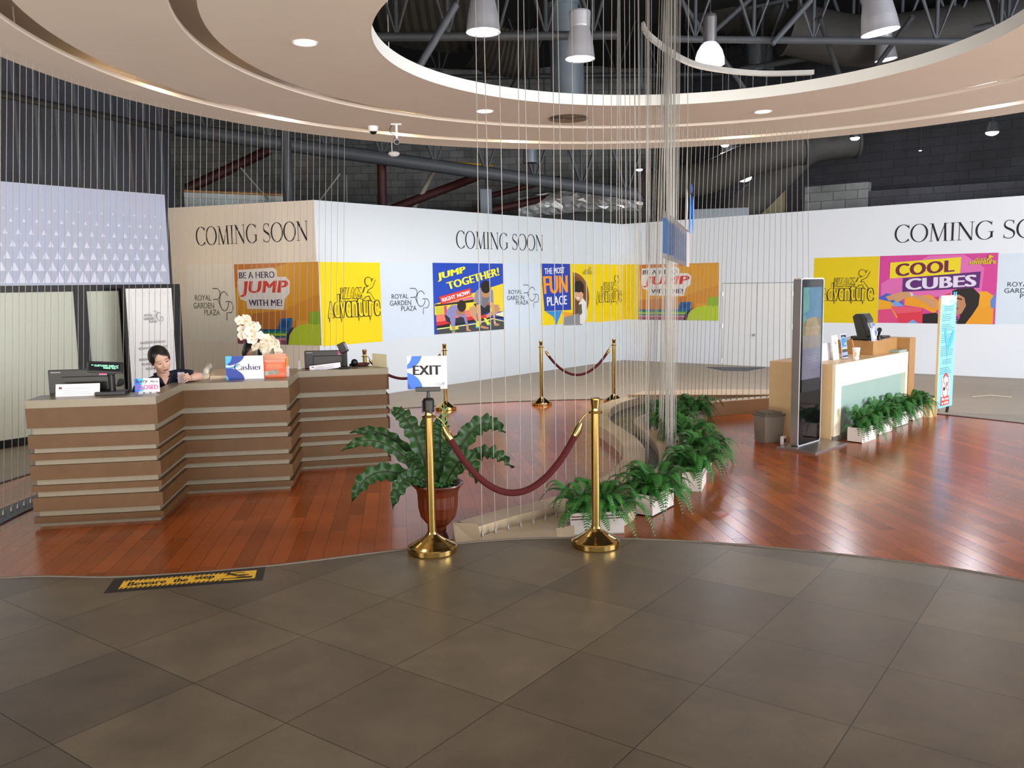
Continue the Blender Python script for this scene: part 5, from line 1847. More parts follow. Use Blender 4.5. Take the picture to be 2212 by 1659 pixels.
mb = MB(); mb.box(x0, x0 + w, -0.003, 0.003, 0.105, 0.105 + h); mb.build('panel', mat('pale_sign_panel', 'e2dcde', 0.35), o)
a = Art(o, (x0, -0.003, 0.105), (1, 0, 0), (0, 0, 1), (0, -1, 0), w, h, base=0.0006, step=0.0004)
a.poly([(0.0, 0.74), (0.05, 0.80), (0.09, 0.88), (0.12, 1.0), (0.375, 1.0), (0.34, 0.88), (0.27, 0.76), (0.17, 0.66), (0.09, 0.635), (0.0, 0.615)], 'blue')
a.poly([(0.0, 0.51), (0.1, 0.465), (0.2, 0.40), (0.28, 0.31), (0.35, 0.17), (0.385, 0.02), (0.385, 0.0), (0.0, 0.0)], 'blue')
a.poly([(0.0, 0.22), (0.06, 0.10), (0.11, 0.0), (0.03, 0.0), (0.0, 0.06)], 'navyp')
a.text('EXIT', (0.155, 0.43, 0.84, 0.715), 'ink', 0.045)
a.text('FOOD', (0.69, 0.13, 0.82, 0.165), 'grey', 0.0); a.text('WAVE', (0.83, 0.12, 0.93, 0.16), 'blue', 0.02)
a.poly([(0.87, 0.17), (0.89, 0.20), (0.905, 0.175), (0.93, 0.205), (0.925, 0.16)], 'blue')
a.text('ROYAL GARDEN PLAZA', (0.69, 0.08, 0.93, 0.105), 'blue', 0.01)
for part, (mb, ms) in a.parts.items():
    mb.build(part, ms, o)

# beware-the-step floor sticker
q = [at(x * .3165, 1060 + y * .3165, 0.14) for x, y in ((708, 702), (1792, 613), (1828, 522), (790, 598))]
U = (q[1] - q[0]); w = U.length; U.normalize(); V = Vector((-U.y, U.x, 0)); h = 0.245
o = thing('floor_sticker', 'black and yellow floor sticker reading Beware the step', 'sticker', q[0] + U * (w / 2))
mb = MB()
vs = [q[0].xy.to_3d() + U * x + V * y + Vector((0, 0, z)) for z in (0.14, 0.1415) for x, y in ((0, 0), (w, 0), (w, h), (0, h))]
mb.add(vs, [(3, 2, 1, 0), (4, 5, 6, 7), (0, 1, 5, 4), (1, 2, 6, 5), (2, 3, 7, 6), (3, 0, 4, 7)])
mb.build('sheet', mat('sticker_black', '1d1a1c', 0.4), o, world=True)
a = Art(o, q[0].xy.to_3d() + Vector((0, 0, 0.1415)), U, V, Vector((0, 0, 1)), w, h, base=0.0004, step=0.0003)
yl = mat('sticker_yellow', 'f0bb33', 0.4)
a.rect(0.075, 0.2, 0.945, 0.8, yl)
vsx, fsx = [], []
for (v0, v1) in ((0.2, 0.29), (0.71, 0.8)):
    for k in range(22):
        x = 0.08 + k * 0.0305
        o_ = len(vsx)
        vsx += [(x, v0), (x + 0.014, v0), (x + 0.026, v1), (x + 0.012, v1)]
        fsx.append((o_, o_ + 1, o_ + 2, o_ + 3))
a.raw(vsx, fsx, 'ink', 'hazard_stripes')
for s2, x0, x1 in (('Beware', 0.12, 0.36), ('the', 0.41, 0.50), ('step', 0.545, 0.67)):
    a.text(s2, (x0, 0.36, x1, 0.64), 'ink', 0.035)
a.poly([(0.715, 0.30), (0.925, 0.26), (0.925, 0.36), (0.82, 0.37), (0.82, 0.32), (0.715, 0.34)], 'ink', 'falling_figure')
a.ell(0.76, 0.70, 0.014, 0.06, 'ink', 'falling_figure')
a.line([(0.765, 0.66), (0.80, 0.55), (0.825, 0.48)], 0.07, 'ink', 'falling_figure')
a.line([(0.775, 0.62), (0.835, 0.70), (0.87, 0.66)], 0.035, 'ink', 'falling_figure')
a.line([(0.775, 0.62), (0.745, 0.52)], 0.035, 'ink', 'falling_figure')
a.line([(0.825, 0.48), (0.86, 0.52), (0.90, 0.46)], 0.045, 'ink', 'falling_figure')
a.line([(0.825, 0.48), (0.85, 0.41), (0.88, 0.40)], 0.045, 'ink', 'falling_figure')
a.done()

# small things on the far floor
q = [at(1180 + x * .2652, 760 + y * .2652) for x, y in ((1305, 125), (1450, 152), (1640, 155), (1785, 128))]
o = thing('floor_mat', 'grey cloth mat lying before the white double door', 'mat', (q[0] + q[3]) / 2)
mb = MB(); mb.prism([(p.x, p.y) for p in q], -0.006, 0.004); mb.build('cloth', mat('grey_mat_cloth', '565b63', 0.9, var=0.3, scale=12, bump=0.5), o, world=True)
p0, p1 = at(2100, 857), at(2186, 858)
o = thing('thin_stick', 'thin pale stick lying on the far right floor', 'stick', (p0 + p1) / 2)
mb = MB(); mb.tube([p0, (p0 + p1) / 2 + Vector((0, 0.05, 0.02)), p1], 0.009, 6); mb.build('stick_piece', mat('pale_stick', 'b3a894', 0.6), o, world=True)

# ------------------------------------------------------------------ right-hand counter
RA = at(1799.5, 955)
RA = Vector((3.63, 9.60, 0))
RZ = radians(45.7)
LM = Matrix.Translation(RA) @ Matrix.Rotation(RZ, 4, 'Z')
o = thing('service_counter', 'ivory fronted service counter with green glass panel and oak top block', 'counter', RA, RZ)
RL, RD, RT_ = 2.40, 0.80, 0.88
mb = MB(); mb.box(0, 2.20, 0.0, 0.035, 0.62, RT_); mb.box(0, 0.17, 0, 0.035, 0.06, 0.62); mb.box(2.13, 2.2, 0, 0.035, 0.06, 0.62); mb.build('front_frame', 'ivory', o)
mb = MB(); mb.box(0.17, 2.13, 0.03, 0.05, 0.05, 0.63); mb.build('glass_panel', 'teal', o)
mb = MB(); mb.box(0.165, 2.135, 0.003, 0.03, 0.0, 0.06); mb.box(0.02, 0.17, 0.012, 0.05, 0, 0.06); mb.build('plinth', mat('grey_plinth', '7b7672', 0.4), o)
mb = MB(); mb.box(0.0, 0.03, 0.035, RD, 0.0, RT_ - 0.03); mb.box(0.03, 2.2, RD - 0.03, RD, 0.0, RT_ - 0.03); mb.build('side_panel', 'oakL', o)
mb = MB(); mb.box(0, 2.25, 0.035, RD, RT_ - 0.03, RT_); mb.box(0, 2.2, 0, 0.035, RT_, RT_ + 0.001); mb.build('countertop', 'oakL', o)
mb = MB(); mb.box(2.21, 2.42, -0.01, 0.62, 0.0, 1.055); mb.box(1.42, 2.21, 0.15, 0.62, RT_, 1.055); mb.build('top_block', 'oak', o)
mb = MB(); mb.box(1.95, 2.2, 0.02, 0.15, RT_ + 0.001, RT_ + 0.03); mb.build('glass_ledge', 'teal', o)

# screen stand
KA, KB = Vector((3.08, 9.185)), Vector((3.455, 9.55))
kz = atan2((KB - KA).y, (KB - KA).x)
kw = (KB - KA).length
o = thing('information_kiosk', 'tall silver edged touch screen stand on a flat base plate', 'kiosk', (KA.x, KA.y, 0), kz)
kh0, kh1 = 0.03, 1.85


def rrect(x0, x1, z0, z1, r, n=6):
    out = []
    for cx, cz, a0 in ((x1 - r, z1 - r, 0), (x0 + r, z1 - r, 90), (x0 + r, z0 + r, 180), (x1 - r, z0 + r, 270)):
        for k in range(n + 1):
            a_ = radians(a0 + 90 * k / n)
            out.append((cx + r * cos(a_), cz + r * sin(a_)))
    return out


def rslab(mb, prof, y0, y1, m=0):
    n = len(prof)
    vs = [(x, y0, z) for x, z in prof] + [(x, y1, z) for x, z in prof]
    mb.add(vs, [tuple(range(n)), tuple(range(n, 2 * n))[::-1]] + [(i, n + i, n + (i + 1) % n, (i + 1) % n) for i in range(n)], m)


mb = MB(); rslab(mb, rrect(0, kw, kh0, kh1, 0.035), 0.0, 0.085); mb.build('casing', 'silver', o)
mb = MB()
P0, P1 = rrect(0.0, kw, kh0, kh1, 0.035), rrect(0.014, kw - 0.014, kh0 + 0.014, kh1 - 0.014, 0.026)
n_ = len(P0)
mb.add([(x, -0.004, z) for x, z in P0] + [(x, -0.004, z) for x, z in P1] + [(x, 0.0, z) for x, z in P0], [(i, (i + 1) % n_, n_ + (i + 1) % n_, n_ + i) for i in range(n_)] + [(i, 2 * n_ + i, 2 * n_ + (i + 1) % n_, (i + 1) % n_) for i in range(n_)])
mb.build('rim', mat('bright_rim', 'e9e9ee', 0.25, metal=0.6), o)
mb = MB(); rslab(mb, P1, -0.003, 0.0); g_ = mb.build('front_glass', mat('black_glass', '0a0a0c', 0.06, spec=0.6), o)
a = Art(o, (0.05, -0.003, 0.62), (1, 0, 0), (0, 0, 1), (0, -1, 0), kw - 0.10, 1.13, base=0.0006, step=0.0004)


def painted_refl(n, c, e=0.10):  # reflection of the entrance in the glass, painted as faintly glowing colours
    return mat('screen_reflection_' + n, c, 0.08, var=0.35, scale=7, emit=e)


a.rect(0, 0, 1, 1, painted_refl('slate', '3d4046'), 'screen')
a.rect(0, 0.66, 1, 1, painted_refl('blue', '345a72'), 'screen')
a.poly([(0, 0.74), (0.3, 0.78), (0.34, 0.88), (0.26, 0.96), (0.3, 1), (0, 1)], painted_refl('green', '46706a'), 'screen')
a.rect(0, 0.52, 1, 0.70, painted_refl('olive', '5a553a'), 'screen')
a.poly([(0, 0.66), (0.2, 0.69), (0.16, 0.74), (0, 0.73)], painted_refl('green', '46706a'), 'screen')
a.poly([(0.2, 0.70), (0.7, 0.72), (0.95, 0.6), (0.9, 0.5), (0.1, 0.5)], painted_refl('tan', '76664a'), 'screen')
a.rect(0, 0.40, 1, 0.54, painted_refl('warm_grey', '67625a'), 'screen')
a.rect(0, 0.12, 1, 0.42, painted_refl('lilac', '5b5a68'), 'screen')
a.line([(0.04, 0.62), (0.4, 0.61), (0.7, 0.62), (0.96, 0.612)], 0.003, painted_refl('pale', '8a8670'), 'screen')
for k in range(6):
    a.line([(0.2, 0.33 - 0.022 * k), (0.85 - 0.1 * (k % 2), 0.335 - 0.022 * k)], 0.003, painted_refl('pale_lilac', '77768a'), 'screen')
a.rect(0, 0.0, 1, 0.12, painted_refl('dark', '26262b'), 'screen')
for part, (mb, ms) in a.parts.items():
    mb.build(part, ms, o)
a = Art(o, (0, -0.003, 0), (1, 0, 0), (0, 0, 1), (0, -1, 0), kw, 1.85, base=0.0006, step=0.0004)
a.poly([(0.86, 0.408), (0.90, 0.408), (0.91, 0.417), (0.87, 0.417)], 'white', 'maker_mark'); a.line([(0.83, 0.403), (0.94, 0.403)], 0.002, 'white', 'maker_mark')
for part, (mb, ms) in a.parts.items():
    mb.build(part, ms, o)
mb = MB()
# wedge shaped base plate
w0, w1 = -0.10, kw + 0.12
vs = [(w0, -0.26, 0), (w1, -0.26, 0), (w1, 0.20, 0), (w0, 0.20, 0), (w0, -0.26, 0.018), (w1, -0.26, 0.018), (w1, -0.01, 0.034), (w0, -0.01, 0.034), (w1, 0.2, 0.018), (w0, 0.2, 0.018)]
mb.add(vs, [(3, 2, 1, 0), (4, 5, 6, 7), (7, 6, 8, 9), (0, 1, 5, 4), (2, 3, 9, 8), (1, 2, 8, 6, 5), (3, 0, 4, 7, 9)])
mb.build('base_plate', 'silver', o)

p = at(1672, 958)
o = thing('waste_bin', 'grey plastic swing-lid bin behind the screen stand', 'bin', (2.93, 9.72, 0), 0.35)
mb = MB()
vs = []
for z, s_ in ((0, 0.118), (0.30, 0.135)):
    vs += [(-s_, -s_ * 0.8, z), (s_, -s_ * 0.8, z), (s_, s_ * 0.8, z), (-s_, s_ * 0.8, z)]
mb.add(vs, [(3, 2, 1, 0), (4, 5, 6, 7), (0, 1, 5, 4), (1, 2, 6, 5), (2, 3, 7, 6), (3, 0, 4, 7)])
mb.build('bin_body', 'binm', o)
mb = MB(); mb.box(-0.142, 0.142, -0.118, 0.118, 0.295, 0.325, ch=0.01); mb.box(-0.11, 0.11, -0.09, 0.09, 0.32, 0.35, ch=0.015); mb.build('lid', mat('grey_bin_lid', '6f675f', 0.5), o)
o = thing('floor_socket', 'small white socket box on the floor by the bin', 'socket', (3.02, 9.47, 0), RZ)
mb = MB(); mb.box(-0.035, 0.035, -0.02, 0.02, 0, 0.10, ch=0.004); mb.build('box_body', 'white', o)
mb = MB(); mb.box(-0.022, 0.022, -0.022, -0.02, 0.03, 0.075); mb.build('socket_face', 'plasticG', o)


def card(label, name, px, py, w, h, tilt, cat='sign', z=RT_ + 0.001, rz=RZ):
    p = at(px, py, z) if z < 1 else LM @ Vector((px, py, z))
    o = thing(name, label, cat, p, rz)
    R = Matrix.Rotation(tilt, 4, 'X')
    mb = MB(R); mb.box(-w / 2, w / 2, 0, 0.004, 0, h); mb.build('card', 'paper', o)
    mb = MB(); mb.box(-w / 2, w / 2, -0.01, 0.05, 0, 0.003); mb.build('stand_foot', glass_mat('clear_holder', 'e8ecef', 0.1, 0.5), o)
    n = R.to_3x3() @ Vector((0, -1, 0))
    v = R.to_3x3() @ Vector((0, 0, 1))
    q = R.to_3x3() @ Vector((-w / 2, 0, 0))
    return o, Art(o, q, (1, 0, 0), v, n, w, h, base=0.0006, step=0.0004)


def fin(a):
    for part, (mb, ms) in a.parts.items():
        mb.build(part, ms, a.root)


o, a = card('wide blank white card on the counter next to the screen stand', 'table_card', 1786, 778, 0.26, 0.20, -0.12)
a.rect(0.03, 0.86, 0.10, 0.93, mat('grey_logo', '5d6670', 0.5), 'logo_mark'); fin(a)
o, a = card('white no smoking card standing on the right counter', 'no_smoking_card', 1807, 777, 0.16, 0.29, -0.12)
rg = mat('rose_red', 'b8475a', 0.5)


def ringart(a, cx, cy, rx, ry, m, k=0.8, part='symbol'):
    n = 28
    vs = arc(cx, cy, rx, ry, 0, 360 * (n - 1) / n, n - 1) + arc(cx, cy, rx * k, ry * k, 0, 360 * (n - 1) / n, n - 1)
    a.raw(vs, [(i, (i + 1) % n, n + (i + 1) % n, n + i) for i in range(n)], m, part)


ringart(a, 0.52, 0.69, 0.21, 0.21 * 0.16 / 0.29, rg, 0.84)
a.line([(0.36, 0.69), (0.68, 0.69)], 0.022, 'ink', 'symbol'); a.line([(0.64, 0.70), (0.60, 0.75), (0.66, 0.78)], 0.008, 'grey', 'symbol')
a.line([(0.37, 0.77), (0.67, 0.61)], 0.018, rg, 'symbol')
for k in range(3):
    a.line([(0.3 + 0.03 * k, 0.38 - 0.045 * k), (0.75 - 0.03 * k, 0.38 - 0.045 * k)], 0.014, mat('dim_print', '9a94a0', 0.6), 'print_lines')
fin(a)
o, a = card('blue brochure in a clear stand behind the paper cup', 'brochure', 1826, 773, 0.16, 0.29, -0.12, 'brochure')
a.rect(0.04, 0.03, 0.96, 0.97, pc('3a7fc4'), 'picture'); a.poly([(0.04, 0.82), (0.4, 0.90), (0.96, 0.80), (0.96, 0.97), (0.04, 0.97)], pc('1d2a4a'), 'picture')
a.line([(0.04, 0.82), (0.4, 0.89), (0.96, 0.80)], 0.015, 'white', 'picture'); a.rect(0.04, 0.36, 0.96, 0.42, pc('d9c9a0'), 'picture'); a.rect(0.04, 0.24, 0.96, 0.37, pc('4a3f40'), 'picture')
a.rect(0.04, 0.10, 0.96, 0.24, pc('8fa5d8'), 'picture'); a.rect(0.04, 0.03, 0.96, 0.10, pc('2a2f50'), 'picture'); a.rect(0.5, 0.55, 0.8, 0.62, pc('e2cf5a'), 'picture')
a.text('May Fun', (0.15, 0.42, 0.85, 0.49), 'white', 0.02); fin(a)

p = at(1849, 777, RT_ + 0.001)
o = thing('paper_cup', 'white paper cup with lid and orange straw on the counter', 'cup', p)
mb = MB(); mb.lathe([(0, 0), (0.031, 0), (0.043, 0.13), (0.040, 0.13), (0.029, 0.004), (0, 0.004)], 24); mb.build('cup_body', mat('cup_white', 'ece2df', 0.5, var=0.03), o)
mb = MB(); mb.lathe([(0.046, 0.128), (0.046, 0.138), (0.040, 0.145), (0, 0.147), (0, 0.14), (0.043, 0.128)], 24); mb.build('lid', 'white', o)
mb = MB(); mb.tube([(0.0, 0, 0.05), (-0.028, 0.0, 0.147), (-0.058, 0.0, 0.25)], 0.0045, 8); mb.build('straw', mat('orange_straw', 'd9915a', 0.4), o)
mb = MB(); mb.lathe([(0.0375, 0.045), (0.0405, 0.09)], 24, a0=radians(232), a1=radians(252)); mb.build('print_mark', mat('golden_print', 'd9b24a', 0.5), o)
mb = MB(); mb.lathe([(0.0372, 0.04), (0.0385, 0.055)], 24, a0=radians(296), a1=radians(312)); mb.build('print_mark', 'redp', o)

# point-of-sale terminal, keyboard, two cards on the oak block
TZ = 1.055
p = LM @ Vector((1.62, 0.37, TZ))
o = thing('payment_terminal', 'black touch screen till on the oak block', 'till', p, RZ + radians(8))
mb = MB(); mb.box(-0.10, 0.10, -0.12, 0.12, 0, 0.05, ch=0.01); mb.build('base', 'plastic', o)
mb = MB()
pr = [(-0.10, 0.04), (0.0, 0.03), (0.03, 0.05), (0.10, 0.30), (0.06, 0.335), (-0.05, 0.335), (-0.10, 0.26)]
mb = MB(Matrix.Identity(4))
n_ = len(pr)
yv = 0.145
mb.add([(-yv, -0.02 - (-x) * 0.9 + 0.02, z) for x, z in pr] + [(yv, -0.02 - (-x) * 0.9 + 0.02, z) for x, z in pr], [tuple(range(n_)), tuple(range(n_, 2 * n_))[::-1]] + [(i, n_ + i, n_ + (i + 1) % n_, (i + 1) % n_) for i in range(n_)])
mb.build('housing', 'plastic', o)
R = Matrix.Translation((0, -0.075, 0.195)) @ Matrix.Rotation(radians(-20), 4, 'X')
mb = MB(R); mb.box(-0.16, 0.16, -0.02, 0.03, -0.14, 0.14, ch=0.008); mb.build('bezel', 'plasticG', o)
mb = MB(R); mb.box(-0.13, 0.13, -0.022, -0.019, -0.095, 0.12); mb.build('screen', mat('grey_lit_screen', '8d919a', 0.15, emit=0.15), o)
mb = MB(); mb.tube([(-0.1, 0.12, 0.04), (-0.3, 0.16, 0.02), (-0.36, 0.2, -0.1)], 0.004, 5); mb.build('cord', 'plastic', o)
p = LM @ Vector((2.10, 0.31, TZ))
o = thing('keyboard', 'black keyboard lying beside the till', 'keyboard', p, RZ + 0.1)
mb = MB(); mb.box(-0.16, 0.16, -0.065, 0.065, 0, 0.022, ch=0.005); mb.build('keyboard_body', 'plastic', o)
mb = MB()
for i in range(12):
    for j in range(4):
        mb.box(-0.15 + i * 0.025, -0.13 + i * 0.025, -0.055 + j * 0.028, -0.032 + j * 0.028, 0.022, 0.027)
mb.build('keys', 'plasticG', o)
p = LM @ Vector((1.87, 0.25, TZ))
o = thing('mouse', 'black computer mouse between till and keyboard', 'mouse', p, RZ)
mb = MB(); mb.ell((0, 0, 0.016), (0.03, 0.045, 0.018)); mb.build('mouse_body', 'plastic', o)
mb = MB(); mb.ell((0, -0.02, 0.032), (0.004, 0.01, 0.005), n=8, k=6); mb.build('wheel', 'plasticG', o)
p = LM @ Vector((1.72, 0.20, TZ))
o = thing('barcode_scanner', 'black handheld scanner leaning at the front of the till', 'scanner', p, RZ)
mb = MB(); mb.tube([(0, 0, 0.0), (0.0, 0.0, 0.07), (-0.01, -0.01, 0.10)], [0.03, 0.014, 0.018], 10); mb.build('handle', 'plastic', o)
mb = MB(); mb.tube([(-0.04, -0.02, 0.13), (0.02, 0.0, 0.12), (0.05, 0.01, 0.10)], [0.03, 0.026, 0.012], 10); mb.build('head', 'plastic', o)
o, a = card('small white and blue card leaning on the till', 'menu_card', 1.475, 0.165, 0.12, 0.16, -0.18, 'card', z=TZ)
a.rect(0.04, 0.03, 0.96, 0.97, pc('7d9fd2'), 'picture'); a.ell(0.62, 0.5, 0.40, 0.42, 'white', 'picture')
for k in range(4):
    a.line([(0.4, 0.62 - 0.09 * k), (0.85, 0.62 - 0.09 * k)], 0.016, mat('dim_print', '9a94a0', 0.6), 'print_lines')
fin(a)
o, a = card('tall narrow blue card with orange border leaning on the till', 'menu_card', 1.575, 0.18, 0.085, 0.225, -0.18, 'card', z=TZ)
a.rect(0, 0, 1, 1, pc('d98a4e'), 'picture'); a.rect(0.08, 0.03, 0.92, 0.97, pc('3f6fd0'), 'picture'); a.ell(0.5, 0.70, 0.27, 0.15, 'white', 'picture'); a.rect(0.15, 0.10, 0.85, 0.26, 'white', 'picture')
a.line([(0.25, 0.70), (0.75, 0.70)], 0.02, pc('3f6fd0'), 'print_lines'); fin(a)

# tall light blue information board
BA, BB = at(2023.6, 884, 0.10), at(2054, 876, 0.10)
U = BB - BA; U.z = 0; w = U.length; U.normalize(); N = Vector((U.y, -U.x, 0)); w *= 1.08
o = thing('information_board', 'tall narrow light blue board with no food or drink sign', 'information board', BA.xy.to_3d() + U * (w / 2))
H1 = 1.595
mb = MB()
vs = [BA.xy.to_3d() + U * u + N * k + Vector((0, 0, z)) for z in (0.10, H1) for u, k in ((0, -0.02), (w, -0.02), (w, 0), (0, 0))]
vs = [BA.xy.to_3d() + U * u + N * k + Vector((0, 0, z)) for z in (0.10, H1) for u, k in ((0, 0), (w, 0), (w, -0.025), (0, -0.025))]
mb.add(vs, [(3, 2, 1, 0), (4, 5, 6, 7), (0, 1, 5, 4), (1, 2, 6, 5), (2, 3, 7, 6), (3, 0, 4, 7)])
mb.build('panel', mat('pale_blue_board', '86c8ea', 0.4, var=0.02), o, world=True)
mb = MB()
for u0, u1 in ((-0.012, 0.0), ):
    vs = [BA.xy.to_3d() + U * u + N * k + Vector((0, 0, z)) for z in (0.0, H1 - 0.03) for u, k in ((u0, 0), (u1, 0), (u1, -0.03), (u0, -0.03))]
    mb.add(vs, [(3, 2, 1, 0), (4, 5, 6, 7), (0, 1, 5, 4), (1, 2, 6, 5), (2, 3, 7, 6), (3, 0, 4, 7)])
mb.build('wood_edge', 'oakL', o, world=True)
mb = MB()
vs = [BA.xy.to_3d() + U * u + N * k + Vector((0, 0, z)) for z in (0.0, 0.25) for u, k in ((-0.16, -0.03), (0.06, -0.03), (0.06, -0.10), (-0.16, -0.10))]
mb.add(vs, [(3, 2, 1, 0), (4, 5, 6, 7), (0, 1, 5, 4), (1, 2, 6, 5), (2, 3, 7, 6), (3, 0, 4, 7)])
mb.build('foot_block', 'oakL', o, world=True)
mb = MB()
c = BA.xy.to_3d() + U * (w * 0.97) - N * 0.05
mb.tube([c + Vector((0, 0, 0.12)), c + U * 0.01 - N * 0.02 + Vector((0, 0, 0.0))], 0.012, 6); mb.tube([c + U * 0.03 + Vector((0, 0, 0.12)), c + U * 0.05 - N * 0.02 + Vector((0, 0, 0.0))], 0.012, 6)
mb.build('metal_foot', 'plasticG', o, world=True)
a = Art(o, BA.xy.to_3d() + Vector((0, 0, 0.10)), U, Vector((0, 0, 1)), N, w, H1 - 0.10, base=0.001)
a.poly([(0, 0.93), (0.5, 0.91), (1, 0.94), (1, 1), (0, 1)], 'white', 'header')
a.text('FOOD', (0.04, 0.925, 0.50, 0.965), mat('soft_grey_print', '9fb4c4', 0.5), 0.0); a.text('WAVE', (0.52, 0.925, 0.98, 0.965), 'sky', 0.03)
tl = mat('soft_blue_grey_text', '4f7f97', 0.5)
rnd = random.Random(4)
v = 0.90
for blk in (3, 4, 4, 5, 6, 3, 4, 3):
    vs, fs = [], []
    for k in range(blk):
        u0 = 0.08 if blk != 3 else 0.2
        u1 = rnd.uniform(0.6, 0.93) if blk != 3 else 0.8
        o_ = len(vs)
        vs += [(u0, v), (u1, v), (u1, v + 0.0055), (u0, v + 0.0055)]
        fs.append((o_, o_ + 1, o_ + 2, o_ + 3))
        v -= 0.0165
    a.raw(vs, fs, tl, 'text_block')
    v -= 0.022
a.poly([(0.42, 0.44), (0.50, 0.52), (0.56, 0.63), (0.48, 0.70), (0.34, 0.715), (0.30, 0.68), (0.33, 0.60), (0.46, 0.50)][:0] or [(0.5, 0.42), (0.47, 0.52), (0.36, 0.60), (0.28, 0.68), (0.34, 0.72), (0.44, 0.66), (0.53, 0.54)], 'sky', 'leaf_emblem')
a.poly([(0.5, 0.42), (0.54, 0.52), (0.70, 0.54), (0.86, 0.60), (0.92, 0.69), (0.80, 0.68), (0.62, 0.60), (0.53, 0.54)], 'sky', 'leaf_emblem')
a.line([(0.50, 0.43), (0.50, 0.36), (0.47, 0.31)], 0.004, 'sky', 'leaf_emblem')
a.rect(0.22, 0.10, 0.76, 0.27, 'white', 'prohibition_card')
ringart(a, 0.49, 0.19, 0.23, 0.23 * w / (H1 - 0.1) * 1.55, 'redp', 0.82, 'prohibition_card')
a.rect(0.33, 0.155, 0.47, 0.185, 'ink', 'prohibition_card'); a.rect(0.52, 0.19, 0.62, 0.23, 'grey', 'prohibition_card'); a.line([(0.36, 0.235), (0.63, 0.145)], 0.012, 'redp', 'prohibition_card')
a.rect(0.22, 0.02, 0.76, 0.10, 'redp', 'prohibition_card')
a.text('No food', (0.27, 0.065, 0.71, 0.092), 'white', 0.03); a.text('or drink', (0.27, 0.03, 0.71, 0.057), 'white', 0.03)
a.l += 2
for s_, q in ((-1, 0.80), (1, 0.93)):
    a.poly([(0.88, 0.985), (q - 0.06, 1.005), (q - 0.05, 1.03), (q + 0.02, 1.03), (q + 0.03, 1.005)], 'sky', 'leaf_emblem')
a.done()

# ------------------------------------------------------------------ printed graphics on the hoardings
def village(a, u0, v0, u1, v1, fill, line='ink', ol=1.0):
    """outlined wordmark with a leaping outline figure"""
    def P(x, y):
        return (u0 + (u1 - u0) * x, v0 + (v1 - v0) * y)

    def T(s, x0, y0, x1, y1, shear, b):
        p, q = P(x0, y0), P(x1, y1)
        a.text(s, (p[0], p[1], q[0], q[1]), line, b + 0.04 * ol, shear=shear)
        dx, dy = 0.007 * (u1 - u0) * ol, 0.016 * (v1 - v0) * ol
        a.text(s, (p[0] + dx, p[1] + dy, q[0] - dx, q[1] - dy), fill, b, shear=shear)
    # tall blocky 'adventure' built letter by letter, with the downward spikes of the mark
    word = 'adventure'
    n = len(word)
    for k, ch in enumerate(word):
        x0 = k / n + 0.004
        x1 = (k + 1) / n - 0.004
        top = 0.62 if ch in 'd' else (0.58 if ch == 't' else 0.47)
        T(ch if ch != 'a' else 'A', x0, 0.10, x1, top, 0.0, 0.025)
        if ch in 'avtr':
            for m_, e in ((line, 0.0), (fill, 0.012)):
                a.poly([P(x0 + 0.01 + e, 0.12), P(x0 + 0.05 - e, 0.12), P(x0 + 0.012 + e, 0.0 + e * 3)], m_, 'lettering')
    T('VILLAGE', 0.23, 0.50, 0.62, 0.76, 0.12, 0.02)
    for m_, e in ((line, 0.0), (fill, 0.011)):
        ww = 0.10 * (v1 - v0) * (1 if e == 0 else 0.66)
        for limb in ([(0.745, 0.74), (0.70, 0.60), (0.665, 0.53)], [(0.745, 0.72), (0.84, 0.78), (0.90, 0.94)], [(0.70, 0.58), (0.80, 0.60), (0.84, 0.50), (0.88, 0.44)], [(0.69, 0.57), (0.655, 0.62)]):
            a.line([P(*q) for q in limb], ww * (1.35 if limb[1] == (0.70, 0.60) else 1), m_, 'emblem_figure')
        p = P(0.78, 0.88)
        a.ell(p[0], p[1], (0.072 - e) * (u1 - u0), (0.072 - e) * (u1 - u0) * a.w / a.h, m_, 'emblem_figure')


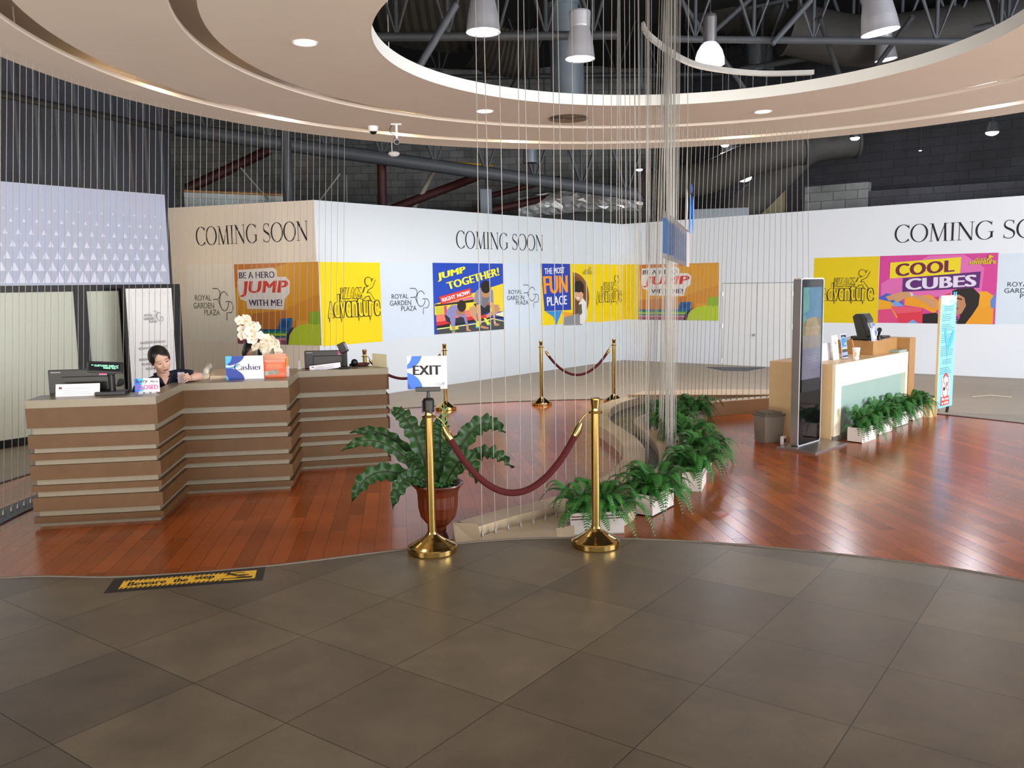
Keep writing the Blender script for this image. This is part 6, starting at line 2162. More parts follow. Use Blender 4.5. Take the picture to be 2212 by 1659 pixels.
def hero(a):
    """BE A HERO - JUMP WITH ME poster (background, balloon and foam blocks)"""
    a.rect(0, 0, 1, 1, pc('dd9c2e'))
    a.poly([(0, 1), (0.66, 1), (0.40, 0.91), (0, 0.70)], pc('c9782c'))
    a.poly([(0, 0.16), (0, 0.36), (0.6, 0.42), (0.72, 0.46), (0.72, 0.16)], pc('c57a34'))
    a.poly([(0.62, 0.45), (1, 0.62), (1, 0.30), (0.62, 0.3)], pc('d58f2c'))
    a.poly([(0.04, 0.93), (0.10, 0.93), (0.48, 0.945), (0.52, 0.91), (0.52, 0.83), (0.63, 0.83), (0.67, 0.77), (0.66, 0.63), (0.60, 0.56), (0.58, 0.43), (0.14, 0.44), (0.135, 0.53), (0.06, 0.56), (0.04, 0.66), (0.03, 0.78), (0.05, 0.82)], pc('e8e2e4'))
    pu = pc('2a1f4d')
    a.text('BE A HERO', (0.06, 0.82, 0.49, 0.90), pu, 0.03)
    a.text('JUMP', (0.085, 0.59, 0.63, 0.785), pc('d3392f'), 0.045, shear=0.06)
    a.text('WITH ME!', (0.165, 0.475, 0.565, 0.555), pu, 0.03)
    for k, c in enumerate(('1f5a8c', '2a8a6a', 'a9c43a', '2f6f77', 'c98aa0', 'a04a5a', '8a5a70')):
        v1 = 0.19 - 0.027 * k
        a.poly([(0, v1 - 0.03), (0.66, v1 - 0.027), (0.66, v1), (0, v1 - 0.004)], pc(c))
    a.poly([(0.50, 0.19), (0.66, 0.19), (0.68, 0.33), (0.54, 0.32)], pc('2466a8')); a.poly([(0.53, 0.21), (0.63, 0.21), (0.645, 0.30), (0.56, 0.30)], pc('1c4f86'))
    a.poly([(0.86, 0.20), (0.88, 0.40), (1, 0.415), (1, 0.2)], pc('8fb62c'))
    a.poly([(0.60, 0.0)] + arc(0.86, 0.02, 0.24, 0.24, 170, 72, 14) + [(1, 0.26), (1, 0)], pc('b8cf2e'))
    a.poly([(0.58, 0.0), (0.60, 0.12), (0.66, 0.2), (0.70, 0.23), (0.64, 0.12), (0.62, 0)], pc('3b2a55'))


# --- beige hoarding on the left
a = wall_art('hoarding_lettering', 'black serif COMING SOON lettering on the left beige hoarding', 'lettering', WA, 423, 666, 484, 525)
a.text('COMING SOON', (0, 0, 1, 1), 'ink', serif=True); a.done()
a = wall_art('hoarding_logo', 'grey linked letter mark on a pale sheet, left beige hoarding', 'logo', WA, 405, 509, 571, 738, panel=mat('pale_sheet', 'f0ece2', 0.35, var=0.02))
rgp_logo(a, 0.13, 0.28, 0.95, 0.69, mat('dark_grey_mark', '57534f', 0.5), 0.028); a.done()
a = wall_art('hoarding_poster', 'orange BE A HERO poster left, ending at the hoarding corner', 'poster', WA, 510, 691, 568, 744, panel=pc('dd9c2e'))
hero(a); a.done()

# --- bright middle hoarding
a = wall_art('hoarding_lettering', 'black serif COMING SOON lettering on the bright middle hoarding', 'lettering', WB, 985, 1173, 503, 539)
a.text('COMING SOON', (0, 0, 1, 1), 'ink', serif=True); a.done()
a = wall_art('hoarding_poster', 'yellow outlined wordmark poster at the left of the middle hoarding', 'poster', WB, 693.5, 823, 566.5, 743, panel='yellow')
village(a, 0.10, 0.27, 0.97, 0.83, 'yellow'); a.done()
pb = mat('pale_blue_sheet', 'cfdcea', 0.35, var=0.02)
a = wall_art('hoarding_logo', 'linked letter mark on a pale blue sheet beside the JUMP TOGETHER poster', 'logo', WB, 824, 935, 567, 731, panel=pb)
rgp_logo(a, 0.15, 0.31, 0.92, 0.66, 'ink', 0.026); a.done()
a = wall_art('hoarding_poster', 'blue and yellow JUMP TOGETHER poster with crouching man and boy', 'poster', WB, 936, 1088, 568.5, 717, panel=pc('1d46b4'))


def Q1(x, y):                                # from the enlarged crop to poster units
    u = (x - 925) / (2115 - 925)
    v = 1 - (y - (58 + 14 * u)) / ((1300 - 112 * u) - (58 + 14 * u))
    return (min(1, max(0, u)), min(1, max(0, v)))


def QP(pts, c, part='picture'):
    a.poly([Q1(*p) for p in pts], pc(c) if isinstance(c, str) and len(c) == 6 else c, part)


QP([(940, 770), (1500, 590), (1560, 580), (2115, 405), (2115, 880), (940, 960)], 'ead23a')
QP([(940, 775), (1120, 760), (1580, 680), (1580, 730), (950, 810)], '2c2320')
QP([(1040, 775), (1550, 630), (1590, 670), (1300, 720), (1120, 760)], 'd85aa0')
QP([(955, 830), (1085, 810), (1085, 960), (965, 960)], 'c8c23a'); QP([(1085, 800), (1130, 795), (1125, 960), (1090, 960)], 'd0457a')
QP([(960, 960), (1140, 930), (1580, 850), (1580, 1010), (960, 1080)], 'e87a6a'); QP([(960, 1080), (1580, 990), (1580, 1030), (965, 1150)], 'cf2e38'); QP([(1420, 1000), (1850, 930), (1850, 1000), (1440, 1050)], 'cf2e38')
QP([(965, 1150), (1150, 1110), (1580, 1030), (2120, 960), (2120, 1000), (1900, 1010), (965, 1210)], '1f1b1c')
QP([(1960, 930), (2120, 880), (2120, 980), (1960, 950)], 'e6e8c0')
QP([(965, 1215), (1600, 1110), (1900, 1010), (2120, 1050), (2125, 1188), (967, 1300)], '45464a')
QP([(965, 1195), (1600, 1095), (1905, 1003), (2120, 1045), (2120, 1058), (1905, 1020), (1600, 1112), (965, 1215)], 'e3ea9a')
# man
QP([(1500, 830), (1580, 790), (1640, 850), (1620, 960), (1640, 1060), (1600, 1060), (1510, 930)], 'c59a72'); QP([(1930, 770), (2010, 770), (2045, 840), (2010, 900), (1800, 1000), (1780, 960), (1920, 860)], 'c2946c')
QP([(1570, 760), (1700, 740), (1880, 780), (1870, 890), (1700, 960), (1640, 850)], '20232c'); QP([(1810, 720), (1865, 690), (1865, 780), (1820, 790)], 'cf2e38')
QP([(1620, 540), (1710, 470), (1870, 480), (1920, 540), (1925, 730), (1880, 740), (1860, 700), (1820, 770), (1760, 830), (1700, 780), (1680, 770), (1585, 730), (1590, 620)], '8e8c98'); QP([(1720, 640), (1850, 640), (1820, 770), (1760, 830), (1710, 780)], '716f7c')
QP([(1615, 765), (1690, 770), (1695, 950), (1700, 1110), (1660, 1130), (1635, 960)], 'd3a57c'); QP([(1880, 735), (1925, 730), (1945, 900), (1950, 1080), (1925, 1090), (1905, 920)], 'cfa078')
a.ell(*Q1(1790, 590), 0.06, 0.055, pc('b98962')); a.ell(*Q1(1790, 470), 0.073, 0.095, pc('1b1514'))
QP([(1740, 990), (1790, 1010), (1860, 1100), (1810, 1130), (1760, 1060)], 'd9de3c'); QP([(1820, 1120), (1865, 1090), (1860, 1115), (1830, 1130)], '38b0d0'); QP([(1615, 1050), (1660, 1060), (1665, 1170), (1600, 1165)], 'd9de3c'); QP([(1600, 1155), (1665, 1160), (1660, 1180), (1600, 1178)], '38b0d0')
for p in ([(1690, 1130), (1830, 1165), (1820, 1190), (1740, 1185), (1680, 1170)], [(1920, 1095), (1960, 1085), (2035, 1110), (1980, 1135), (1925, 1130)]):
    QP(p, 'c08d66')
QP([(1925, 1070), (1952, 1066), (1954, 1085), (1927, 1090)], 'f0f0f0')
# boy
QP([(1090, 960), (1160, 930), (1280, 1010), (1420, 960), (1410, 1090), (1290, 1100), (1190, 1110), (1110, 1060)], '2b2d3c')
QP([(1130, 870), (1200, 790), (1290, 780), (1330, 880), (1430, 930), (1470, 1110), (1430, 1120), (1400, 1000), (1270, 960), (1250, 1160), (1195, 1160), (1170, 1010), (1105, 950)], '8a86b8')
a.ell(*Q1(1350, 900), 0.065, 0.05, pc('a87858')); a.ell(*Q1(1370, 800), 0.062, 0.085, pc('2a1d18'))
QP([(1200, 1160), (1250, 1160), (1250, 1260), (1310, 1260), (1300, 1280), (1200, 1275)], 'c79a78'); QP([(1200, 1220), (1248, 1218), (1248, 1250), (1202, 1252)], '35a878'); QP([(1435, 1120), (1470, 1112), (1480, 1200), (1520, 1215), (1500, 1232), (1440, 1228)], 'c79a78')
QP([(1170, 1110), (1200, 1150), (1200, 1225), (1165, 1215)], 'd9de3c'); QP([(1250, 1140), (1300, 1160), (1315, 1200), (1252, 1215)], 'd9de3c')
yl = pc('f2ea3a')
a.text('JUMP', (Q1(1005, 385), Q1(1440, 258), Q1(1430, 118), Q1(995, 238)), yl, 0.06)
a.text('TOGETHER!', (Q1(1165, 520), Q1(2030, 268), Q1(2010, 138), Q1(1130, 395)), yl, 0.055)
QP([(1005, 645), (1520, 490), (1540, 610), (1040, 775)], 'd8362f')
a.text('RIGHT NOW!', (Q1(1060, 735), Q1(1510, 592), Q1(1495, 530), Q1(1050, 668)), 'white', 0.05)
a.done()
a = wall_art('hoarding_logo', 'linked letter mark on a pale blue sheet beside the FUN PLACE poster', 'logo', WB, 1089, 1167, 570, 707, panel=pb)
rgp_logo(a, 0.07, 0.30, 0.95, 0.67, 'ink', 0.026); a.done()
a = wall_art('hoarding_poster', 'yellow THE MOST FUN PLACE poster with boy in a round tunnel', 'poster', WB, 1168, 1283, 570, 699, panel='yellow')


def Q2(x, y):
    return ((x - 1372) / 458, 1 - (y - 355) / (525 - 60 * (x - 1372) / 458))


def QP2(pts, c):
    a.poly([Q2(*p) for p in pts], pc(c))


QP2([(1540, 755), (1640, 760), (1680, 800), (1560, 800)], 'f0a020')
a.poly(arc(*Q2(1640, 635), 0.315, 0.43, -90, 90, 24), pc('8a5a30')); a.poly(arc(*Q2(1640, 640), 0.27, 0.38, -90, 90, 24), pc('6b4526'))
QP2([(1560, 800), (1690, 760), (1740, 800), (1720, 855), (1555, 868)], '8d8f92')
QP2([(1690, 680), (1725, 630), (1760, 670), (1768, 780), (1730, 850), (1700, 845), (1700, 760)], 'e9e6e2'); QP2([(1690, 690), (1715, 680), (1720, 760), (1690, 780)], '5a5a52')
a.ell(*Q2(1692, 605), 0.085, 0.11, pc('d8a888')); a.ell(*Q2(1690, 540), 0.10, 0.10, pc('1c1512')); QP2([(1648, 560), (1735, 550), (1735, 600), (1700, 570), (1650, 590)], '1c1512')
QP2([(1670, 625), (1700, 630), (1690, 642), (1675, 640)], 'f4f0ee')
QP2([(1372, 355), (1615, 355), (1622, 735), (1400, 755)], '1d3fae'); QP2([(1405, 757), (1545, 745), (1495, 872), (1470, 800)], '2e8fd8')
a.text('THE MOST', (Q2(1405, 445), Q2(1567, 432), Q2(1565, 382), Q2(1402, 395)), 'white', 0.03)
a.text('FUN', (Q2(1402, 612), Q2(1590, 592), Q2(1588, 450), Q2(1394, 462)), pc('f59a1e'), 0.05)
a.text('PLACE', (Q2(1423, 712), Q2(1585, 690), Q2(1583, 615), Q2(1420, 636)), 'white', 0.03)
p0, p1 = Q2(1725, 445), Q2(1810, 380)
village(a, p0[0], p0[1], p1[0], p1[1], pc('d9bf20'), pc('8f8a30')); a.done()
a = wall_art('hoarding_poster', 'yellow outlined wordmark poster ending in the inner hoarding corner', 'poster', WB, 1284, 1344, 571, 694, panel='yellow')
village(a, 0.06, 0.28, 0.96, 0.82, 'yellow'); a.done()

# --- right hoarding
a = wall_art('hoarding_poster', 'plain yellow strip starting the right hoarding in the inner corner', 'poster', WC, 1346, 1379, 571, 690, panel='yellow')
a.rect(0, 0, 1, 1, 'yellow'); a.done()
a = wall_art('hoarding_poster', 'orange BE A HERO poster behind the cable cluster, right hoarding', 'poster', WC, 1380, 1552.5, 569.5, 691.5, panel=pc('dd9c2e'))
hero(a); a.done()
a = wall_art('hoarding_poster', 'yellow outlined wordmark poster behind the screen stand', 'poster', WC, 1757, 1897.5, 555.5, 697.5, panel=mat('mustard_print', 'e0c400', 0.4, var=0.03))
village(a, 0.14, 0.28, 0.93, 0.82, mat('mustard_print', 'e0c400', 0.4)); a.done()
a = wall_art('hoarding_poster', 'magenta COOL CUBES poster with girl among foam blocks', 'poster', WC, 1898.5, 2153, 549.5, 699, panel=pc('cf3f93'))


def Q3(x, y):
    u = (x - 735) / 1190
    return (u, 1 - (y - (487 - 37 * u)) / ((1150 + 20 * u) - (487 - 37 * u)))


def QP3(pts, c):
    a.poly([Q3(*p) for p in pts], pc(c))


QP3([(1250, 480), (1600, 470), (1800, 600), (1780, 880), (1000, 900), (760, 880), (760, 760)], 'd96ab0')
QP3([(735, 900), (820, 855), (960, 880), (1010, 980), (860, 990)], '3a5fc0'); QP3([(860, 960), (930, 930), (1010, 980), (900, 990)], '6f9fe0')
QP3([(735, 1020), (735, 915), (870, 940), (970, 1070), (900, 1150), (735, 1100)], 'e5a41e'); QP3([(1015, 890), (1280, 870), (1400, 960), (1330, 1060), (1200, 1000), (1015, 975)], 'e89a22')
QP3([(1340, 900), (1480, 850), (1500, 960), (1400, 960)], 'd63a52'); QP3([(1760, 840), (1830, 835), (1900, 880), (1900, 960), (1720, 1060), (1700, 960)], 'e8a01e'); QP3([(1660, 1100), (1760, 1000), (1905, 970), (1905, 1168), (1640, 1165)], 'e59a20'); QP3([(1870, 930), (1920, 850), (1920, 1000), (1880, 1010)], '4f86d0')
QP3([(735, 1020), (880, 1010), (965, 1150), (735, 1150)], 'd8477f'); QP3([(870, 985), (1205, 1000), (1208, 1155), (965, 1150), (940, 1080)], 'd8364e'); QP3([(870, 985), (1205, 1000), (1190, 1040), (930, 1060)], 'e0566a'); QP3([(1050, 1155), (1110, 1118), (1170, 1157)], '6f9fd8')
QP3([(1210, 1065), (1340, 1050), (1420, 1100), (1410, 1160), (1210, 1157)], '1d1718'); QP3([(1400, 1040), (1560, 1090), (1580, 1165), (1380, 1162)], '3a2a4d')
for k in range(4):
    QP3([(1490, 1085 + k * 22), (1560, 1080 + k * 24), (1560, 1088 + k * 24), (1490, 1093 + k * 22)], 'b9a6d8')
QP3([(810, 890), (900, 860), (1000, 835), (1060, 840), (1090, 870), (1200, 880), (1345, 925), (1350, 1000), (1300, 1000), (1190, 930), (1080, 890), (1010, 910), (960, 940), (930, 945), (900, 920), (850, 930)], 'c9966c')
QP3([(1065, 845), (1095, 850), (1110, 880), (1080, 888)], 'c8ccd8')
QP3([(1500, 830), (1600, 795), (1700, 800), (1770, 870), (1760, 980), (1700, 1080), (1640, 1165), (1560, 1165), (1590, 1080), (1520, 1010), (1500, 920)], '14100f')
QP3([(1510, 880), (1560, 865), (1620, 900), (1640, 980), (1600, 1060), (1560, 1075), (1510, 1020)], 'b98462'); QP3([(1540, 895), (1600, 910), (1598, 925), (1545, 912)], '33211a'); QP3([(1530, 1000), (1575, 1000), (1560, 1020), (1535, 1015)], 'a05048')
QP3([(1500, 830), (1600, 800), (1660, 880), (1560, 868), (1505, 890)], '14100f')
QP3([(850, 552), (1572, 495), (1567, 660), (848, 708)], 'e6d21e'); QP3([(990, 705), (1768, 638), (1760, 800), (988, 842)], '5a1f6e')
a.text('COOL', (Q3(918, 690), Q3(1502, 640), Q3(1502, 522), Q3(915, 565)), pc('6d1440'), 0.05)
a.text('CUBES', (Q3(1030, 825), Q3(1720, 785), Q3(1720, 668), Q3(1027, 712)), pc('ddd8ea'), 0.05)
p0, p1 = Q3(1648, 578), Q3(1908, 475)
village(a, p0[0], p0[1], p1[0], p1[1], pc('d8c41e'), pc('9a7a20'), 0.5); a.done()
a = wall_art('hoarding_lettering', 'large black serif COMING SOON lettering on the right hoarding, cut by frame', 'lettering', WC, 1933, 2330, 477, 517)
a.text('COMING SOON', (0, 0, 1, 1), 'ink', serif=True); a.done()
a = wall_art('hoarding_logo', 'linked letter mark at the far right edge of the right hoarding', 'logo', WC, 2154, 2318, 546, 701, panel=pb)
rgp_logo(a, 0.10, 0.31, 0.89, 0.67, 'ink', 0.026); a.done()

# ------------------------------------------------------------------ the two cashiers
def remesh(mb, name, m, parent, voxel, it=6, fac=0.5, origin=(0, 0, 0)):
    me = bpy.data.meshes.new(name + '_rough')
    off = Vector(origin)
    me.from_pydata([tuple(p - off) for p in mb.v], [], mb.f)
    o = bpy.data.objects.new(name, me)
    COL.objects.link(o)
    r = o.modifiers.new('r', 'REMESH')
    r.mode, r.voxel_size, r.use_smooth_shade = 'VOXEL', voxel, True
    s_ = o.modifiers.new('s', 'SMOOTH')
    s_.factor, s_.iterations = fac, it
    bpy.context.view_layer.update()
    nm = bpy.data.meshes.new_from_object(o.evaluated_get(bpy.context.evaluated_depsgraph_get()))
    bpy.data.objects.remove(o)
    bpy.data.meshes.remove(me)
    nm.name = name
    nm.materials.clear()
    nm.materials.append(M[m] if isinstance(m, str) else m)
    nm.polygons.foreach_set('use_smooth', [True] * len(nm.polygons))
    o = bpy.data.objects.new(name, nm)
    COL.objects.link(o)
    o.parent = parent
    return o


def limb(mb, pts, rad, n=14):
    """closed rounded tapering chain"""
    pts = [Vector(p) for p in pts]
    mb.tube(pts, rad, n)
    for p, r in zip(pts, rad):
        mb.ell(p, r, n=n, k=8)


def head_shapes(mb, H):
    def E(c, r, rot=None):
        k = len(mb.v)
        mb.ell(c, r, n=24, k=16, rot=rot)
        for i in range(k, len(mb.v)):
            mb.v[i] = H @ mb.v[i]

    def T(pts, r):
        k = len(mb.v)
        limb(mb, pts, r)
        for i in range(k, len(mb.v)):
            mb.v[i] = H @ mb.v[i]
    E((0, -0.012, 0.030), (0.074, 0.092, 0.082))
    E((0, 0.018, -0.030), (0.065, 0.067, 0.080))
    E((0, 0.034, -0.066), (0.050, 0.046, 0.042))
    E((0, 0.058, -0.092), (0.020, 0.018, 0.016))
    for s in (-1, 1):
        E((s * 0.034, 0.052, -0.028), (0.026, 0.026, 0.026))
        E((s * 0.026, 0.068, 0.014), (0.020, 0.012, 0.007))
        E((s * 0.075, -0.008, -0.012), (0.008, 0.018, 0.030), Matrix.Rotation(s * -0.3, 3, 'Z'))
        E((s * 0.011, 0.086, -0.032), (0.0085, 0.009, 0.007))
        E((s * 0.028, 0.069, 0.0), (0.0135, 0.009, 0.0085))
    T([(0, 0.078, 0.012), (0, 0.090, -0.014), (0, 0.099, -0.030)], [0.0075, 0.009, 0.0105])
    E((0, 0.078, -0.055), (0.021, 0.012, 0.008))
    E((0, 0.077, -0.066), (0.018, 0.011, 0.008))
    T([(0, -0.02, -0.05), (0, -0.035, -0.12), (0, -0.05, -0.19)], [0.050, 0.047, 0.056])


def head_features(root, body, H, looking=0.0, open_eye=0.4):
    def part(mb, name, m, lab=None):
        for i in range(len(mb.v)):
            mb.v[i] = H @ mb.v[i]
        return mb.build(name, m, root, world=True)
    for s in (-1, 1):
        mb = MB()
        c = Vector((s * 0.028, 0.0765, 0.001))
        n = 10
        top = [c + Vector((0.0165 * cos(pi * i / n), 0.002 - 0.006 * abs(cos(pi * i / n)), (0.0072 * open_eye + 0.0015) * sin(pi * i / n))) for i in range(n + 1)]
        bot = [c + Vector((0.0165 * cos(pi * i / n), 0.002 - 0.006 * abs(cos(pi * i / n)), -(0.0055 * open_eye + 0.001) * sin(pi * i / n))) for i in range(n + 1)]
        mb.add(top + bot, [(i, i + 1, n + 2 + i, n + 1 + i) for i in range(n)], 0)
        e = part(mb, 'eye', mat('eye_white', 'd9d2cc', 0.3, var=0.03))
        mb = MB(); mb.ell(c + Vector((looking, 0.0026, -0.0008)), (0.0062, 0.0016, 0.0048 * max(0.6, open_eye)), n=12, k=8)
        q = part(mb, 'iris', 'ink')
        mb = MB(); mb.tube([p + Vector((0, 0.001, 0.0006)) for p in top], [0.0008 + 0.0011 * sin(pi * i / n) for i in range(n + 1)], 5); part(mb, 'upper_lid', 'brow')
        mb = MB(); mb.tube([(s * 0.012, 0.0805, 0.0225), (s * 0.028, 0.080, 0.0250), (s * 0.040, 0.073, 0.0235), (s * 0.049, 0.063, 0.0185)], [0.0015, 0.0022, 0.0020, 0.0008], 6, flat=0.6); part(mb, 'eyebrow', 'brow')
        mb = MB(); mb.ell((s * 0.0065, 0.1035, -0.0385), (0.0028, 0.0022, 0.0016), n=8, k=6); part(mb, 'nostril', 'brow')
    mb = MB()
    mb.tube([(-0.021, 0.0815, -0.0605), (-0.011, 0.0882, -0.0575), (0, 0.0892, -0.0588), (0.011, 0.0882, -0.0575), (0.021, 0.0815, -0.0605)], [0.0008, 0.0030, 0.0028, 0.0030, 0.0008], 8)
    mb.tube([(-0.019, 0.0815, -0.0622), (-0.01, 0.0872, -0.0650), (0, 0.0882, -0.0655), (0.01, 0.0872, -0.0650), (0.019, 0.0815, -0.0622)], [0.0008, 0.0034, 0.0040, 0.0034, 0.0008], 8)
    part(mb, 'lips', 'lips')
    mb = MB(); mb.tube([(-0.019, 0.0845, -0.0612), (0, 0.0920, -0.0618), (0.019, 0.0845, -0.0612)], 0.0007, 5); part(mb, 'mouth_line', 'brow')


def hair_cap(root, H, front, side_drop, part_x, back_drop=0.02, bun=False, long_=0.0):
    """shell over the skull, cut away round the face"""
    mb = MB()
    n, k = 150, 110
    vs, ok = [], []
    for i in range(k + 1):
        ph = pi * 0.80 * i / k
        for j in range(n):
            a = 2 * pi * j / n
            d = Vector((sin(ph) * cos(a), sin(ph) * sin(a), cos(ph)))
            c = Vector((0, -0.012, 0.024))
            r = Vector((0.083, 0.102, 0.096))
            p = c + Vector((d.x * r.x, d.y * r.y, d.z * r.z))
            p += d * 0.0006 * sin(a * 30 + 3 * ph)
            keep = True
            if p.y > 0.012:
                u = p.x - part_x
                edge = front - (0.62 * -u if u < 0 else 1.0 * u) - side_drop * max(0, (abs(p.x) - 0.052) / 0.03)
                keep = p.z > edge
            else:
                keep = p.z > -0.055 if p.y < -0.02 else p.z > -0.022 or abs(p.x) < 0.03
            vs.append(p)
            ok.append(keep)
    fs = []
    for i in range(k):
        for j in range(n):
            q = (i * n + j, (i + 1) * n + j, (i + 1) * n + (j + 1) % n, i * n + (j + 1) % n)
            if all(ok[t] for t in q):
                fs.append(q)
    mb.add([H @ p for p in vs], fs, 0, True)
    if bun:
        mb2 = [(0, -0.09, 0.0), (0, -0.125, -0.01), (0, -0.14, -0.05), (0, -0.135, -0.10)]
        mb.tube([H @ Vector(p) for p in mb2], [0.03, 0.034, 0.028, 0.012], 10)
    if long_:
        for s in (-1, 1):
            for q in range(4):
                x = s * (0.068 + 0.006 * (q % 2))
                y = 0.03 - 0.024 * q
                mb.tube([H @ Vector((s * 0.05, y * 0.8, 0.07)), H @ Vector((x, y, 0.01)), H @ Vector((x * 1.04, y * 0.95, -0.06)), H @ Vector((x * 0.98, y * 0.7, -0.06 - long_))], [0.014, 0.018, 0.018, 0.006], 8)
        for q in range(6):
            x = -0.06 + 0.024 * q
            mb.tube([H @ Vector((x, -0.085, 0.04)), H @ Vector((x * 1.1, -0.10, -0.05)), H @ Vector((x, -0.085, -0.08 - long_))], [0.02, 0.022, 0.008], 8)
    o = mb.build('hair', 'hair', root)
    inv = root.location
    for v in o.data.vertices:
        v.co -= inv
    sm = o.modifiers.new('thickness', 'SOLIDIFY')
    sm.thickness, sm.offset = 0.006, -0.6
    return o


def hand(mb, wrist, knuckles, tips, thumb, r=0.0074):
    wrist = Vector(wrist)
    kn = [Vector(p) for p in knuckles]
    c = sum(kn, Vector()) / 4
    limb(mb, [wrist, wrist.lerp(c, 0.5), c], [0.024, 0.026, 0.022], 12)
    for i, (a, b) in enumerate(zip(kn, tips)):
        b = Vector(b)
        limb(mb, [wrist.lerp(a, 0.35), a], [0.015, 0.0098], 10)
        m_ = a.lerp(b, 0.5) + (a - wrist).normalized() * 0.008 + (b - a).cross(Vector((0, 0, 1))).normalized() * -0.006
        rr = r * (1.0, 1.04, 0.98, 0.86)[i]
        limb(mb, [a, m_, b], [rr * 1.1, rr, rr * 0.82], 10)
    limb(mb, thumb, [0.014, 0.011, 0.0085][:len(thumb)], 10)


def head_frame(P, yaw, pitch, roll):
    f = (EYE - P)
    f.z = 0
    f.normalize()
    u = Vector((0, 0, 1))
    x = f.cross(u)                          # x, f, u right-handed
    B = Matrix((x, f, u)).transposed()
    R = B @ Matrix.Rotation(radians(roll), 3, 'Y') @ Matrix.Rotation(radians(yaw), 3, 'Z') @ Matrix.Rotation(radians(pitch), 3, 'X')
    return Matrix.Translation(P) @ R.to_4x4() @ Matrix.Scale(1.06, 4)


# --- first cashier: leaning on the counter corner, looking down at a phone
HP = dep(346, 777, 7.56)
H = head_frame(HP, 14, -22, 18)
root = thing('person', 'woman in navy polo leaning on the counter, looking down at a phone in her hand', 'person', (HP.x - 0.2, 7.75, 0))
NB0 = H @ Vector((0, -0.05, -0.19))
RS, LS = dep(302, 842, 7.66), dep(389, 811, 7.80)
mid = (RS + LS) / 2
chest = Vector((mid.x - 0.03, mid.y + 0.08, 0.86))
waist = Vector((mid.x - 0.08, mid.y + 0.22, 0.66))
pelv = Vector((mid.x - 0.10, mid.y + 0.28, 0.52))
EL, WR = dep(430, 816, 7.80), dep(409, 820, 7.69)
EL.z = max(EL.z, 1.042)
WR.z = max(WR.z, 1.034)
body = MB()
head_shapes(body, H)


def torso(mb, g=0.0):
    limb(mb, [NB0 + Vector((0, 0.0, 0.02)), mid + Vector((-0.01, 0.03, -0.02))], [0.055 + g * 0.3, 0.085 + g], 18)
    limb(mb, [RS.lerp(mid, 0.12), mid + Vector((0, 0.02, 0.0)), LS.lerp(mid, 0.12)], [0.055 + g, 0.075 + g, 0.055 + g], 18)
    for s in (-0.075, 0.0, 0.075):
        ax = (LS - RS).normalized()
        limb(mb, [mid + ax * s + Vector((0, 0.02, -0.03)), chest + ax * s * 1.05, waist + ax * s * 0.8, pelv + ax * s * 1.1], [0.085 + g, 0.092 + g, 0.085 + g, 0.10 + g], 18)


torso(body)
limb(body, [LS, LS.lerp(EL, 0.5) + Vector((0, 0, 0.004)), EL], [0.05, 0.044, 0.036])
limb(body, [EL, EL.lerp(WR, 0.35) + Vector((0, -0.004, 0.004)), WR], [0.036, 0.037, 0.025])
pxm = 7.64 / FPX
kn = [dep(404.5 - 0.4 * i, 807.5 + 5.0 * i, 7.635) for i in range(4)]
tp = [dep(389.5 + 1.0 * i, 813 + 4.9 * i, 7.612) for i in range(4)]
hand(body, WR, kn, tp, [WR.lerp(kn[0], 0.4), dep(396, 808, 7.69), dep(384, 817, 7.665)])
R_el = RS + Vector((-0.10, 0.02, -0.26))
R_wr = R_el + Vector((0.20, -0.10, -0.02))
limb(body, [RS, RS.lerp(R_el, 0.5), R_el], [0.05, 0.044, 0.037])
limb(body, [R_el, R_el.lerp(R_wr, 0.4), R_wr], [0.037, 0.036, 0.025])
d_ = (R_wr - R_el).normalized()
sd = d_.cross(Vector((0, 0, 1))).normalized()
hand(body, R_wr, [R_wr + d_ * 0.075 + sd * (0.03 - 0.021 * i) for i in range(4)], [R_wr + d_ * (0.135, 0.145, 0.138, 0.12)[i] + sd * (0.03 - 0.021 * i) + Vector((0, 0, -0.02)) for i in range(4)],
     [R_wr + d_ * 0.02 + sd * 0.02, R_wr + d_ * 0.05 + sd * 0.05, R_wr + d_ * 0.085 + sd * 0.055])


def legs(mb, pelv, fwd):
    fwd = Vector(fwd).normalized()
    sx = Vector((-fwd.y, fwd.x, 0))
    for s in (-1, 1):
        hip = pelv + sx * s * 0.085
        kn_ = hip + fwd * 0.30 + Vector((0, 0, -0.02))
        an = Vector((kn_.x, kn_.y, 0.09)) - fwd * 0.08
        limb(mb, [hip, kn_], [0.085, 0.058])
        limb(mb, [kn_, kn_.lerp(an, 0.4), an], [0.056, 0.053, 0.034])
        limb(mb, [an + Vector((0, 0, -0.045)), an + fwd * 0.15 + Vector((0, 0, -0.058))], [0.040, 0.030])


